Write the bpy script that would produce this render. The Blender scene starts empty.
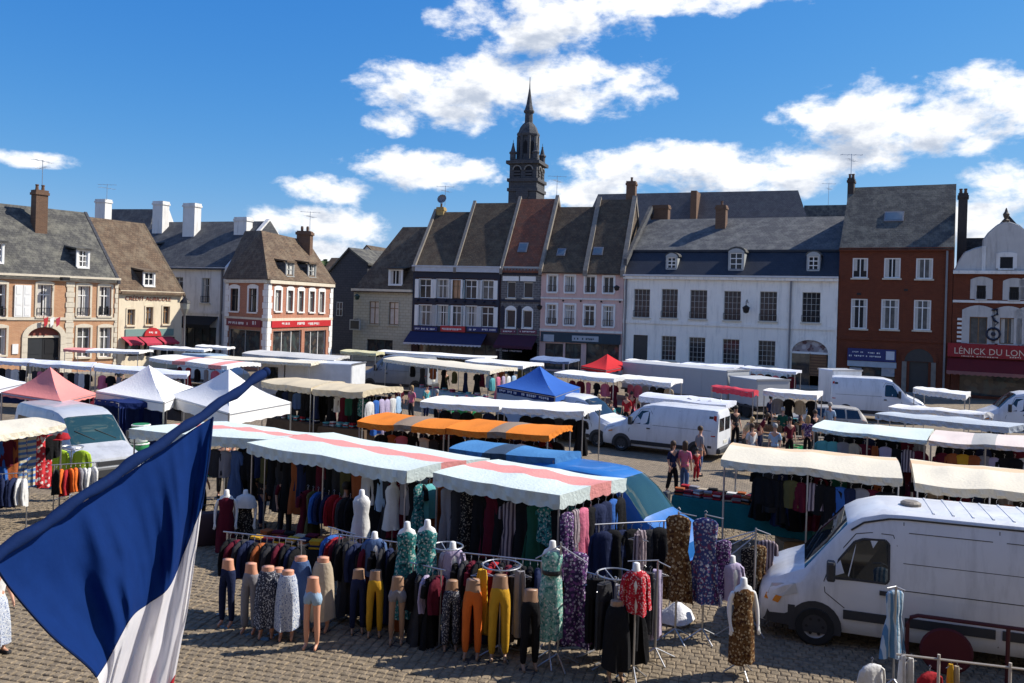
import bpy, bmesh, math, random
from mathutils import Vector, Matrix
R = math.radians
rnd = random.Random(11)
SC = bpy.context.scene
COL = SC.collection
# ------------------------------------------------------------------ camera
F, HC, V0, ROLL, CX, CY = 850.0, 5.7, -35.5, 0.030, 512.0, 341.5
SUN_AZ, SUN_EL = 14.0, 41.5            # azimuth from +X towards +Y
EXPO = 0.44
SKY_STRENGTH, SUN_STRENGTH = 0.088, 5.0
cam = bpy.data.cameras.new('camera'); cam_o = bpy.data.objects.new('camera', cam); COL.objects.link(cam_o)
cam.sensor_width = 36; cam.lens = F / 1024 * 36; cam.clip_start = 0.05; cam.clip_end = 3000
cam.shift_y = V0 / 1024
cr, sr = math.cos(ROLL), math.sin(ROLL)
mw = Matrix(((cr, -sr, 0, 0), (0, 0, -1, 0), (sr, cr, 0, HC), (0, 0, 0, 1)))
cam_o.matrix_world = mw
SC.camera = cam_o
SC.cycles.max_bounces = 5; SC.cycles.diffuse_bounces = 3; SC.cycles.glossy_bounces = 2; SC.cycles.transmission_bounces = 3
SC.view_settings.view_transform = 'Standard'; SC.view_settings.look = 'None'
SC.view_settings.exposure = EXPO; SC.view_settings.gamma = 1; SC.view_settings.use_curve_mapping = False

def uv(px, py):
    u, v = px - CX, py - CY
    return u * cr + v * sr, -u * sr + v * cr - V0
def at(px, py, d):
    a, b = uv(px, py)
    return Vector((a / F * d, d, HC - b / F * d))
def gz(px, py, z=0.0):
    a, b = uv(px, py)
    return at(px, py, F * (HC - z) / b)

# ------------------------------------------------------------------ world: sky with cumulus
W = bpy.data.worlds.new('World'); SC.world = W; W.use_nodes = True
W.cycles.sampling_method = 'MANUAL'; W.cycles.sample_map_resolution = 256
nt = W.node_tree; nt.nodes.clear(); N = nt.nodes; LK = nt.links
def nd(t, **kw):
    n = N.new(t)
    for k, v in kw.items(): setattr(n, k, v)
    return n
def mth(op, a, b=None, c=None, clamp=False):
    n = N.new('ShaderNodeMath'); n.operation = op; n.use_clamp = clamp
    for i, x in enumerate((a, b, c)):
        if x is None: continue
        if isinstance(x, (int, float)): n.inputs[i].default_value = x
        else: LK.new(x, n.inputs[i])
    return n.outputs[0]
tc = nd('ShaderNodeTexCoord'); sep = nd('ShaderNodeSeparateXYZ'); LK.new(tc.outputs['Generated'], sep.inputs[0])
az = mth('ARCTAN2', sep.outputs[0], sep.outputs[1]); el = mth('ARCSINE', sep.outputs[2])
def pixdir(px, py):
    a, b = uv(px, py); v = Vector((a / F, 1, -b / F)).normalized()
    return math.atan2(v.x, v.y), math.asin(v.z)
# cumulus banks: azimuth, elevation, half sizes (from pixel measures)
banks = [(545, 18, 105, 40), (470, 92, 105, 40), (585, 85, 82, 34), (700, 2, 110, 14), (425, 168, 82, 22), (330, 190, 46, 17), (320, 222, 72, 20),
         (300, 250, 60, 16), (670, 172, 115, 30), (585, 195, 60, 24), (830, 160, 75, 24), (905, 120, 110, 38), (985, 112, 70, 36), (770, 180, 90, 20),
         (1010, 195, 50, 32), (985, 225, 40, 26), (28, 158, 44, 9), (398, 122, 32, 16)]
cmb = nd('ShaderNodeCombineXYZ'); LK.new(az, cmb.inputs[0]); LK.new(mth('MULTIPLY', el, 1.75), cmb.inputs[1])
def cloud_density(del_az, del_el):
    a2 = mth('ADD', az, del_az); e2 = mth('ADD', el, del_el)
    best = None
    for px, py, rx, ry in banks:
        a0, e0 = pixdir(px, py); ra = rx / F * 1.05; re = ry / F * 1.05
        q1 = mth('POWER', mth('ABSOLUTE', mth('MULTIPLY', mth('SUBTRACT', a2, a0), 1 / ra)), 2.0)
        q2 = mth('POWER', mth('ABSOLUTE', mth('MULTIPLY', mth('SUBTRACT', e2, e0), 1 / re)), 2.0)
        g = mth('SUBTRACT', 1.0, mth('ADD', q1, q2))
        best = g if best is None else mth('SMOOTH_MAX', best, g, 0.35)
    # the same kind of scattered cumulus goes on all round, outside the field of view; cover raised there to whiten the skylight
    c2 = nd('ShaderNodeCombineXYZ'); LK.new(a2, c2.inputs[0]); LK.new(mth('MULTIPLY', e2, 1.75), c2.inputs[1])
    far = nd('ShaderNodeTexNoise'); far.inputs['Scale'].default_value = 3.6; far.inputs['Detail'].default_value = 1.5
    LK.new(c2.outputs[0], far.inputs['Vector'])
    f2 = mth('MULTIPLY', mth('SUBTRACT', far.outputs[0], 0.555), 6.0)
    outm = mth('MULTIPLY', mth('SUBTRACT', mth('MAXIMUM', mth('ABSOLUTE', mth('SUBTRACT', az, 0.0)), mth('MULTIPLY', mth('ABSOLUTE', el), 1.45)), 0.60), 8.0, clamp=True)
    f3 = mth('ADD', mth('MULTIPLY', f2, outm), mth('MULTIPLY', mth('SUBTRACT', 1.0, outm), -1.5))
    best = mth('MAXIMUM', best, f3)
    best = mth('MAXIMUM', best, -1.4)
    n1 = nd('ShaderNodeTexNoise'); n1.inputs['Scale'].default_value = 14.5; n1.inputs['Detail'].default_value = 8.0; n1.inputs['Roughness'].default_value = 0.61
    n1.inputs['Distortion'].default_value = 0.12
    LK.new(c2.outputs[0], n1.inputs['Vector'])
    return mth('ADD', mth('MULTIPLY', best, 0.62), mth('MULTIPLY', mth('SUBTRACT', n1.outputs[0], 0.528), 2.35))
den = cloud_density(0.0, 0.0)
den_up = cloud_density(0.016, 0.026)          # sample towards the sun: how much cloud the light crosses
alpha = nd('ShaderNodeMapRange', interpolation_type='SMOOTHSTEP'); LK.new(den, alpha.inputs[0])
alpha.inputs[1].default_value = -0.05; alpha.inputs[2].default_value = 0.50
shade = nd('ShaderNodeMapRange', interpolation_type='SMOOTHSTEP'); LK.new(den_up, shade.inputs[0])
shade.inputs[1].default_value = 0.16; shade.inputs[2].default_value = 0.86
ccol = nd('ShaderNodeMixRGB'); LK.new(shade.outputs[0], ccol.inputs[0])
ccol.inputs[1].default_value = (9.4, 9.5, 9.7, 1); ccol.inputs[2].default_value = (4.4, 5.0, 6.1, 1)
sky = nd('ShaderNodeTexSky', sky_type='NISHITA'); sky.sun_disc = False
sky.sun_elevation = R(SUN_EL); sky.sun_rotation = R(90 - SUN_AZ); sky.air_density = 1.0; sky.dust_density = 0.05; sky.ozone_density = 2.0
# colour response of the photograph: deep azure aloft, pale blue (not yellow) at the horizon
sc3 = nd('ShaderNodeSeparateColor'); LK.new(sky.outputs[0], sc3.inputs[0]); hs = nd('ShaderNodeCombineColor')
for ch, (gain, pw) in enumerate(((7.3, 1.50), (6.2, 0.80), (7.7, 0.36))): LK.new(mth('MULTIPLY', mth('POWER', mth('MULTIPLY', sc3.outputs[ch], 0.1), pw), gain), hs.inputs[ch])
mixc = nd('ShaderNodeMixRGB'); LK.new(alpha.outputs[0], mixc.inputs[0]); LK.new(hs.outputs[0], mixc.inputs[1]); LK.new(ccol.outputs[0], mixc.inputs[2])
bg = nd('ShaderNodeBackground'); bg.inputs['Strength'].default_value = SKY_STRENGTH; LK.new(mixc.outputs[0], bg.inputs[0])
wo = nd('ShaderNodeOutputWorld'); LK.new(bg.outputs[0], wo.inputs[0])
# ------------------------------------------------------------------ sun
sd = bpy.data.lights.new('sun', 'SUN'); sd.energy = SUN_STRENGTH; sd.angle = R(0.53); sd.color = (1.0, 0.94, 0.84)
so = bpy.data.objects.new('sun', sd); COL.objects.link(so)
sv = Vector((math.cos(R(SUN_EL)) * math.cos(R(SUN_AZ)), math.cos(R(SUN_EL)) * math.sin(R(SUN_AZ)), math.sin(R(SUN_EL))))
so.rotation_euler = sv.to_track_quat('Z', 'Y').to_euler(); so.location = sv * 100

# ------------------------------------------------------------------ materials
MATS = {}
def mat(name, col, rough=0.75, var=0.12, scale=3.0, bump=0.0, metal=0.0, trans=0.0, spec=0.4, coat=0.0, pattern=None, rv=0.0, bscale=None):
    """Procedural material: noise-varied colour, optional pattern, bump, translucency, per-object value change."""
    if name in MATS: return MATS[name]
    m = bpy.data.materials.new(name); m.use_nodes = True; t = m.node_tree; n = t.nodes; l = t.links
    b = n['Principled BSDF']; tcn = n.new('ShaderNodeTexCoord'); vec = tcn.outputs['Object']
    ns = n.new('ShaderNodeTexNoise'); ns.inputs['Scale'].default_value = scale; ns.inputs['Detail'].default_value = 4; l.new(vec, ns.inputs['Vector'])
    mx = n.new('ShaderNodeMixRGB'); c = Vector(col)
    mx.inputs[1].default_value = (*[max(0, x * (1 - var * 1.6)) for x in c], 1); mx.inputs[2].default_value = (*[x * (1 + var * 1.6) for x in c], 1)
    l.new(ns.outputs[0], mx.inputs[0]); out = mx.outputs[0]; hgt = None
    def xz():
        s = n.new('ShaderNodeSeparateXYZ'); l.new(vec, s.inputs[0]); k = n.new('ShaderNodeCombineXYZ')
        l.new(s.outputs[0], k.inputs[0]); l.new(s.outputs[2], k.inputs[1]); return k.outputs[0], s
    if pattern:
        kind = pattern[0]
        if kind == 'brick':                        # ('brick', mortar colour, colour2, width, height, squash roof)
            v, s = xz(); bt = n.new('ShaderNodeTexBrick'); l.new(v, bt.inputs['Vector'])
            bt.inputs['Scale'].default_value = 1.0; bt.inputs['Brick Width'].default_value = pattern[3]; bt.inputs['Row Height'].default_value = pattern[4]
            bt.inputs['Mortar Size'].default_value = pattern[4] * 0.07; bt.inputs['Bias'].default_value = 0.0
            l.new(out, bt.inputs['Color1'])
            m2 = n.new('ShaderNodeMixRGB'); m2.inputs[0].default_value = 0.65; l.new(out, m2.inputs[1]); m2.inputs[2].default_value = (*pattern[2], 1); l.new(m2.outputs[0], bt.inputs['Color2'])
            bt.inputs['Mortar'].default_value = (*pattern[1], 1); out = bt.outputs['Color']; hgt = bt.outputs['Fac']
        elif kind == 'roof':                       # ('roof', colour2, lichen colour, amount)
            s = n.new('ShaderNodeSeparateXYZ'); l.new(vec, s.inputs[0]); k = n.new('ShaderNodeCombineXYZ'); l.new(s.outputs[0], k.inputs[0])
            ad = n.new('ShaderNodeMath'); ad.operation = 'MULTIPLY'; ad.inputs[1].default_value = 1.35; l.new(s.outputs[2], ad.inputs[0]); l.new(ad.outputs[0], k.inputs[1])
            bt = n.new('ShaderNodeTexBrick'); l.new(k.outputs[0], bt.inputs['Vector']); bt.inputs['Scale'].default_value = 1
            bt.inputs['Brick Width'].default_value = 0.26; bt.inputs['Row Height'].default_value = 0.22; bt.inputs['Mortar Size'].default_value = 0.012
            l.new(out, bt.inputs['Color1']); bt.inputs['Color2'].default_value = (*pattern[1], 1); bt.inputs['Mortar'].default_value = (*[x * 0.35 for x in col], 1)
            n2 = n.new('ShaderNodeTexNoise'); n2.inputs['Scale'].default_value = 1.1; n2.inputs['Detail'].default_value = 8; n2.inputs['Roughness'].default_value = 0.75; l.new(vec, n2.inputs['Vector'])
            rp = n.new('ShaderNodeMapRange'); rp.inputs[1].default_value = 0.45; rp.inputs[2].default_value = 0.70; rp.inputs[4].default_value = pattern[3]; l.new(n2.outputs[0], rp.inputs[0])
            m2 = n.new('ShaderNodeMixRGB'); l.new(rp.outputs[0], m2.inputs[0]); l.new(bt.outputs['Color'], m2.inputs[1]); m2.inputs[2].default_value = (*pattern[2], 1)
            out = m2.outputs[0]; hgt = bt.outputs['Fac']
        elif kind == 'floral':                     # ('floral', colour2, colour3, scale)
            vo = n.new('ShaderNodeTexVoronoi'); vo.inputs['Scale'].default_value = pattern[3]; l.new(vec, vo.inputs['Vector'])
            n2 = n.new('ShaderNodeTexNoise'); n2.inputs['Scale'].default_value = pattern[3] * 0.9; n2.inputs['Detail'].default_value = 3; l.new(vec, n2.inputs['Vector'])
            r1 = n.new('ShaderNodeMapRange'); r1.inputs[1].default_value = 0.42; r1.inputs[2].default_value = 0.34; l.new(vo.outputs['Distance'], r1.inputs[0])
            r2 = n.new('ShaderNodeMapRange'); r2.inputs[1].default_value = 0.54; r2.inputs[2].default_value = 0.60; l.new(n2.outputs[0], r2.inputs[0])
            a1 = n.new('ShaderNodeMixRGB'); l.new(r1.outputs[0], a1.inputs[0]); l.new(out, a1.inputs[1]); a1.inputs[2].default_value = (*pattern[1], 1)
            a2 = n.new('ShaderNodeMixRGB'); l.new(r2.outputs[0], a2.inputs[0]); l.new(a1.outputs[0], a2.inputs[1]); a2.inputs[2].default_value = (*pattern[2], 1); out = a2.outputs[0]
        elif kind == 'stripe':                     # ('stripe', colour2, scale, axis)
            wv = n.new('ShaderNodeTexWave'); wv.bands_direction = pattern[3]; wv.inputs['Scale'].default_value = pattern[2]; wv.inputs['Distortion'].default_value = 1.0; l.new(vec, wv.inputs['Vector'])
            r1 = n.new('ShaderNodeMapRange'); r1.inputs[1].default_value = 0.45; r1.inputs[2].default_value = 0.55; l.new(wv.outputs[0], r1.inputs[0])
            a1 = n.new('ShaderNodeMixRGB'); l.new(r1.outputs[0], a1.inputs[0]); l.new(out, a1.inputs[1]); a1.inputs[2].default_value = (*pattern[1], 1); out = a1.outputs[0]
        elif kind == 'stain':                      # ('stain', colour2, scale, amount)
            n2 = n.new('ShaderNodeTexNoise'); n2.inputs['Scale'].default_value = pattern[2]; n2.inputs['Detail'].default_value = 8; n2.inputs['Roughness'].default_value = 0.7
            mp = n.new('ShaderNodeMapping'); mp.inputs['Scale'].default_value = (2.2, 2.2, 0.30); l.new(vec, mp.inputs[0]); l.new(mp.outputs[0], n2.inputs['Vector'])
            rp = n.new('ShaderNodeMapRange'); rp.inputs[1].default_value = 0.5; rp.inputs[2].default_value = 0.75; rp.inputs[4].default_value = pattern[3]; l.new(n2.outputs[0], rp.inputs[0])
            a1 = n.new('ShaderNodeMixRGB'); l.new(rp.outputs[0], a1.inputs[0]); l.new(out, a1.inputs[1]); a1.inputs[2].default_value = (*pattern[1], 1); out = a1.outputs[0]
    if rv:
        oi = n.new('ShaderNodeObjectInfo'); hv = n.new('ShaderNodeHueSaturation'); mr = n.new('ShaderNodeMapRange')
        mr.inputs[3].default_value = 1 - rv; mr.inputs[4].default_value = 1 + rv; l.new(oi.outputs['Random'], mr.inputs[0]); l.new(mr.outputs[0], hv.inputs['Value']); l.new(out, hv.inputs['Color']); out = hv.outputs[0]
    l.new(out, b.inputs['Base Color']); b.inputs['Roughness'].default_value = rough; b.inputs['Metallic'].default_value = metal
    b.inputs['Specular IOR Level'].default_value = spec
    if coat: b.inputs['Coat Weight'].default_value = coat; b.inputs['Coat Roughness'].default_value = 0.06
    if bump:
        bn = n.new('ShaderNodeTexNoise'); bn.inputs['Scale'].default_value = bscale or scale * 4; bn.inputs['Detail'].default_value = 5; l.new(vec, bn.inputs['Vector'])
        bp = n.new('ShaderNodeBump'); bp.inputs['Strength'].default_value = min(1, bump); bp.inputs['Distance'].default_value = 0.03
        if hgt:
            h2 = n.new('ShaderNodeMath'); h2.operation = 'MULTIPLY_ADD'; l.new(hgt, h2.inputs[0]); h2.inputs[1].default_value = -0.8; l.new(bn.outputs[0], h2.inputs[2]); l.new(h2.outputs[0], bp.inputs['Height'])
        else: l.new(bn.outputs[0], bp.inputs['Height'])
        l.new(bp.outputs[0], b.inputs['Normal'])
    if trans:
        tr = n.new('ShaderNodeBsdfTranslucent'); l.new(out, tr.inputs[0]); mxs = n.new('ShaderNodeMixShader'); mxs.inputs[0].default_value = trans
        l.new(b.outputs[0], mxs.inputs[1]); l.new(tr.outputs[0], mxs.inputs[2]); l.new(mxs.outputs[0], n['Material Output'].inputs[0])
    MATS[name] = m
    return m
# masonry
BRICK_O = mat('orange_brick', (0.50, 0.265, 0.135), .9, .15, 2.5, .5, pattern=('brick', (.55, .45, .34), (.40, .18, .085), .24, .075))
BRICK_R = mat('red_brick', (0.150, 0.036, 0.015), .9, .18, 1.5, .5, pattern=('brick', (.13, .062, .036), (.105, .024, .010), .24, .075))
BRICK_D = mat('salmon_brick', (0.42, 0.17, 0.10), .9, .15, 2.5, .5, pattern=('brick', (.45, .34, .27), (.33, .12, .07), .24, .075))
BRICK_G = mat('grey_glazed_brick', (0.085, 0.083, 0.085), .6, .2, 2, .4, pattern=('brick', (.26, .25, .25), (.14, .13, .13), .42, .21))
BRICK_C = mat('chimney_brick', (0.155, 0.085, 0.050), .9, .2, 3, .5, pattern=('brick', (.20, .15, .11), (.10, .055, .035), .24, .08))
CREAM = mat('cream_render', (0.66, 0.57, 0.42), .9, .06, 2, .25, pattern=('stain', (.38, .31, .22), 1.2, .7))
STONE = mat('pale_stone_trim', (0.62, 0.55, 0.43), .85, .08, 3, .25, pattern=('stain', (.40, .35, .28), 1.6, .55))
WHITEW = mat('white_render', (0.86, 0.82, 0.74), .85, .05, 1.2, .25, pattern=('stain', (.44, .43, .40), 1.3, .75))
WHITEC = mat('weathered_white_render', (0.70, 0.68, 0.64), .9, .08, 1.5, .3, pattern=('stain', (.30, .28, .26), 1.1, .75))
WOLD = mat('old_pale_stone_wall', (0.46, 0.43, 0.33), .9, .1, 2, .5, pattern=('brick', (.32, .29, .22), (.40, .37, .29), .55, .28))
PINK = mat('pink_render', (0.64, 0.43, 0.38), .85, .06, 2, .25, pattern=('stain', (.36, .26, .26), 1.3, .75))
GREYSTONE = mat('dark_tower_stone', (0.075, 0.077, 0.082), .9, .2, .9, .6, pattern=('brick', (.045, .045, .05), (.06, .06, .065), .8, .4))
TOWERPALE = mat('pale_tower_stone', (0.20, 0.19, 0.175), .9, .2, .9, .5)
DARKWALL = mat('dark_slate_hung_wall', (0.045, 0.047, 0.055), .9, .2, 2, .4, pattern=('brick', (.025, .025, .03), (.06, .06, .07), .5, .25))
NAVYW = mat('navy_painted_timber', (0.011, 0.014, 0.032), .55, .15, 3, .1)
PLUM = mat('plum_painted_timber', (0.036, 0.013, 0.016), .6, .15, 3, .1)
# roofs
SLATE = mat('weathered_slate', (0.085, 0.082, 0.076), .9, .28, 2.2, .6, pattern=('roof', (.055, .054, .052), (.20, .19, .15), .85))
SLATED = mat('dark_slate', (0.066, 0.068, 0.074), .8, .25, 2.2, .5, pattern=('roof', (.045, .047, .055), (.15, .15, .14), .6))
SLATEB = mat('blue_black_slate', (0.022, 0.027, 0.040), .6, .2, 2.2, .3, pattern=('roof', (.018, .022, .032), (.045, .05, .055), .35))
TILEB = mat('brown_clay_tile', (0.135, 0.088, 0.054), .9, .30, 2.0, .6, pattern=('roof', (.085, .055, .036), (.21, .165, .11), .75))
TILED = mat('dark_brown_tile', (0.100, 0.068, 0.042), .9, .28, 2.0, .6, pattern=('roof', (.062, .043, .030), (.155, .125, .08), .7))
TILER = mat('red_brown_tile', (0.25, 0.080, 0.042), .9, .25, 2.0, .5, pattern=('roof', (.15, .058, .034), (.14, .10, .07), .55))
COPE = mat('lichened_coping', (0.21, 0.185, 0.155), .9, .25, 3, .5)
LEAD = mat('zinc_gutter', (0.20, 0.20, 0.21), .5, .1, 3, metal=.4)
# joinery and glass
PAINTW = mat('white_painted_joinery', (0.76, 0.75, 0.72), .45, .05, 4)
PAINTG = mat('grey_painted_joinery', (0.34, 0.35, 0.34), .5, .08, 4)
PAINTD = mat('dark_painted_joinery', (0.03, 0.032, 0.035), .4, .15, 4)
PAINTGRN = mat('faded_green_joinery', (0.26, 0.29, 0.24), .5, .1, 4)
WOODB = mat('brown_joinery', (0.23, 0.13, 0.06), .6, .2, 5)
GLASS = mat('window_glass', (0.022, 0.025, 0.030), .08, .4, 1.0, spec=.28)
GLASSC = mat('curtained_window_glass', (0.105, 0.105, 0.10), .1, .5, 2.4, spec=.35)
GLASSO = mat('orange_lit_glass', (0.42, 0.22, 0.11), .1, .3, 2, spec=.5)  # orange light of the cafe window painted into the pane colour
SHOPG = mat('shop_window_glass', (0.035, 0.035, 0.038), .05, .6, 1.5, spec=.6, pattern=('floral', (.075, .06, .05), (.05, .065, .065), 1.6))
IRON = mat('black_ironwork', (0.018, 0.018, 0.02), .5, .2, 5, metal=.3)
STEEL = mat('galvanised_tube', (0.42, 0.42, 0.43), .35, .12, 6, metal=.8)
DARK = mat('dark_interior', (0.012, 0.012, 0.014), .9, .3, 1)
RED = mat('red_sign', (0.44, 0.022, 0.028), .5, .08, 2)
DRED = mat('deep_red_canvas', (.12, .006, .008), .8, .15, 2)
CRIM = mat('crimson_blind', (0.38, 0.03, 0.06), .8, .12, 2)
NAVYC = mat('navy_canvas', (0.013, 0.020, 0.075), .8, .15, 2)
NAVYS = mat('navy_sign', (0.018, 0.026, 0.13), .5, .12, 2)
TEAL = mat('teal_shopfront', (0.16, 0.26, 0.24), .5, .08, 3)
TEALD = mat('dark_teal_fascia', (0.012, 0.035, 0.055), .5, .15, 3)
LETW = mat('white_lettering', (0.72, 0.70, 0.68), .6, .05, 3)
LETC = mat('cream_lettering', (0.66, 0.50, 0.38), .6, .05, 3)
LETB = mat('brown_lettering', (0.24, 0.09, 0.055), .7, .2, 3)

# ------------------------------------------------------------------ mesh helpers
class MB:
    def __init__(s): s.v = []; s.f = []; s.m = []
    def add(s, vs, fs, m=0):
        o = len(s.v); s.v.extend(tuple(p) for p in vs); s.f.extend(tuple(i + o for i in f) for f in fs); s.m.extend([m] * len(fs)); return s
    def box(s, x0, x1, y0, y1, z0, z1, m=0):
        return s.add([(x0, y0, z0), (x1, y0, z0), (x1, y1, z0), (x0, y1, z0), (x0, y0, z1), (x1, y0, z1), (x1, y1, z1), (x0, y1, z1)],
                     [(3, 2, 1, 0), (4, 5, 6, 7), (0, 1, 5, 4), (1, 2, 6, 5), (2, 3, 7, 6), (3, 0, 4, 7)], m)
    def rbox(s, x0, x1, y0, y1, z0, z1, b, m=0):     # box with bevelled upright edges and top
        ring = lambda i, z: [(x0 + b, y0 + i, z), (x1 - b, y0 + i, z), (x1 - i, y0 + b, z), (x1 - i, y1 - b, z), (x1 - b, y1 - i, z), (x0 + b, y1 - i, z), (x0 + i, y1 - b, z), (x0 + i, y0 + b, z)]
        return s.loft([ring(b * .6, z0), ring(0, z0 + b), ring(0, z1 - b), ring(b * .6, z1)], m)
    def loft(s, rings, m=0, cap=True, close=True):
        n = len(rings[0]); vs = [p for r in rings for p in r]; fs = []
        for i in range(len(rings) - 1):
            for j in range(n if close else n - 1):
                k = (j + 1) % n; fs.append((i * n + j, i * n + k, (i + 1) * n + k, (i + 1) * n + j))
        if cap: fs.append(tuple(reversed(range(n)))); fs.append(tuple((len(rings) - 1) * n + j for j in range(n)))
        return s.add(vs, fs, m)
    def tube(s, p0, p1, r0, r1=None, n=6, m=0):
        p0, p1 = Vector(p0), Vector(p1); r1 = r0 if r1 is None else r1; d = (p1 - p0)
        if d.length < 1e-6: return s
        d.normalize(); a = d.orthogonal().normalized(); b = d.cross(a)
        return s.loft([[p + (a * math.cos(t) + b * math.sin(t)) * r for t in (2 * math.pi * k / n for k in range(n))] for p, r in ((p0, r0), (p1, r1))], m)
    def path(s, pts, r, n=6, m=0, closed=False):
        pts = [Vector(p) for p in pts]; L = len(pts); rings = []
        for i, p in enumerate(pts):
            a = pts[i - 1] if (i > 0 or closed) else p; b = pts[(i + 1) % L] if (i < L - 1 or closed) else p
            d = (b - a).normalized(); up = Vector((0, 0, 1)) if abs(d.z) < .9 else Vector((1, 0, 0)); x = d.cross(up).normalized(); y = x.cross(d)
            rr = r[i] if isinstance(r, (list, tuple)) else r
            rings.append([p + (x * math.cos(t) + y * math.sin(t)) * rr for t in (2 * math.pi * k / n for k in range(n))])
        if closed: rings.append(rings[0])
        return s.loft(rings, m, cap=not closed)
    def lathe(s, prof, n=12, m=0, c=(0, 0, 0), axis='z', cap=True):
        rings = []
        for r, z in prof:
            ring = []
            for k in range(n):
                t = 2 * math.pi * k / n; x, y = r * math.cos(t), r * math.sin(t)
                ring.append((c[0] + x, c[1] + y, c[2] + z) if axis == 'z' else (c[0] + x, c[1] - z, c[2] + y))
            rings.append(ring)
        return s.loft(rings, m, cap=cap)
    def prism(s, poly, a, b, m=0, axis='y'):          # polygon (x,z) extruded along y from a to b
        n = len(poly)
        f = (lambda p, t: (p[0], t, p[1])) if axis == 'y' else ((lambda p, t: (t, p[0], p[1])) if axis == 'x' else (lambda p, t: (p[0], p[1], t)))
        vs = [f(p, a) for p in poly] + [f(p, b) for p in poly]
        fs = [tuple(range(n)), tuple(reversed(range(n, 2 * n)))] + [(i, i + n, (i + 1) % n + n, (i + 1) % n) for i in range(n)]
        return s.add(vs, fs, m)
    def grid(s, P, mfun=None, m=0):
        nu, nv = len(P), len(P[0]); o = len(s.v)
        s.v.extend(tuple(p) for row in P for p in row)
        for i in range(nu - 1):
            for j in range(nv - 1):
                s.f.append((o + i * nv + j, o + (i + 1) * nv + j, o + (i + 1) * nv + j + 1, o + i * nv + j + 1)); s.m.append(mfun(i, j) if mfun else m)
        return s
    def ico(s, c, r, m=0, n=8, k=5):
        return s.lathe([(max(.001, math.sin(math.pi * i / k)) * r, -math.cos(math.pi * i / k) * r) for i in range(k + 1)], n, m, c)
    def xf(s, M):
        s.v = [tuple(M @ Vector(p)) for p in s.v]; return s
    def mesh(s, name, mats, smooth=None):
        me = bpy.data.meshes.new(name); me.from_pydata(s.v, [], s.f); mats = mats if isinstance(mats, (list, tuple)) else [mats]
        for k in mats: me.materials.append(k)
        if any(s.m): me.polygons.foreach_set('material_index', s.m)
        bm = bmesh.new(); bm.from_mesh(me); bmesh.ops.recalc_face_normals(bm, faces=bm.faces); bm.to_mesh(me); bm.free()
        if smooth:
            me.polygons.foreach_set('use_smooth', [True] * len(me.polygons)); me.set_sharp_from_angle(angle=R(smooth))
        me.update(); return me
    def build(s, name, mats, parent=None, smooth=None, kind=None, loc=None, rz=0):
        return link(name, s.mesh(name, mats, smooth), parent, kind, loc, rz)
def link(name, me, parent=None, kind=None, loc=None, rz=0, label=None):
    o = bpy.data.objects.new(name, me); COL.objects.link(o)
    if parent: o.parent = parent
    if kind: o['kind'] = kind
    if label: o['label'] = label
    if loc is not None: o.location = loc
    if rz: o.rotation_euler = (0, 0, rz)
    return o
def tag(o, label, cat, group=None, kind=None):
    o['label'] = label; o['category'] = cat
    if group: o['group'] = group
    if kind: o['kind'] = kind
    return o
def thing(name, label, cat, loc=(0, 0, 0), rz=0, group=None):
    return tag(link(name, None, loc=loc, rz=rz), label, cat, group)
def dup(root, loc, rz, label=None, group=None, scale=None):
    def cp(o, par):
        c = o.copy(); COL.objects.link(c)
        if par: c.parent = par
        for ch in list(KIDS.get(o.name, [])): cp(ch, c)
        return c
    KIDS.clear()
    for o in [root] + list(root.children_recursive): KIDS[o.name] = list(o.children)
    r = cp(root, None); r.location = loc; r.rotation_euler = (0, 0, rz)
    if label: r['label'] = label
    if group: r['group'] = group
    if scale: r.scale = scale
    return r
KIDS = {}
def lettering(name, txt, w, h, mats, parent, M, depth=.012):
    """Text as real raised letters: fits in w x h, placed by matrix M (x right, y up, z out)."""
    cu = bpy.data.curves.new(name, 'FONT'); cu.body = txt; cu.extrude = depth; cu.resolution_u = 2; cu.align_x = 'LEFT'
    o = bpy.data.objects.new(name + '_tmp', cu); COL.objects.link(o); bpy.context.view_layer.update()
    me = bpy.data.meshes.new_from_object(o.evaluated_get(bpy.context.evaluated_depsgraph_get()))
    bpy.data.objects.remove(o); bpy.data.curves.remove(cu)
    xs = [v.co.x for v in me.vertices]; ys = [v.co.y for v in me.vertices]
    for v in me.vertices: v.co.x = (v.co.x - min(xs)) / (max(xs) - min(xs)) * w; v.co.y = (v.co.y - min(ys)) / (max(ys) - min(ys)) * h
    me.transform(M); me.materials.clear(); me.materials.append(mats)
    return link(name, me, parent)
def flat_cut(me, z):
    bm = bmesh.new(); bm.from_mesh(me); g = bm.verts[:] + bm.edges[:] + bm.faces[:]; r_ = bmesh.ops.bisect_plane(bm, geom=g, plane_co=(0, 0, z), plane_no=(0, 0, 1), clear_outer=True)
    bmesh.ops.contextual_create(bm, geom=[e for e in r_['geom_cut'] if isinstance(e, bmesh.types.BMEdge)]); bm.to_mesh(me); bm.free(); return me
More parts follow.
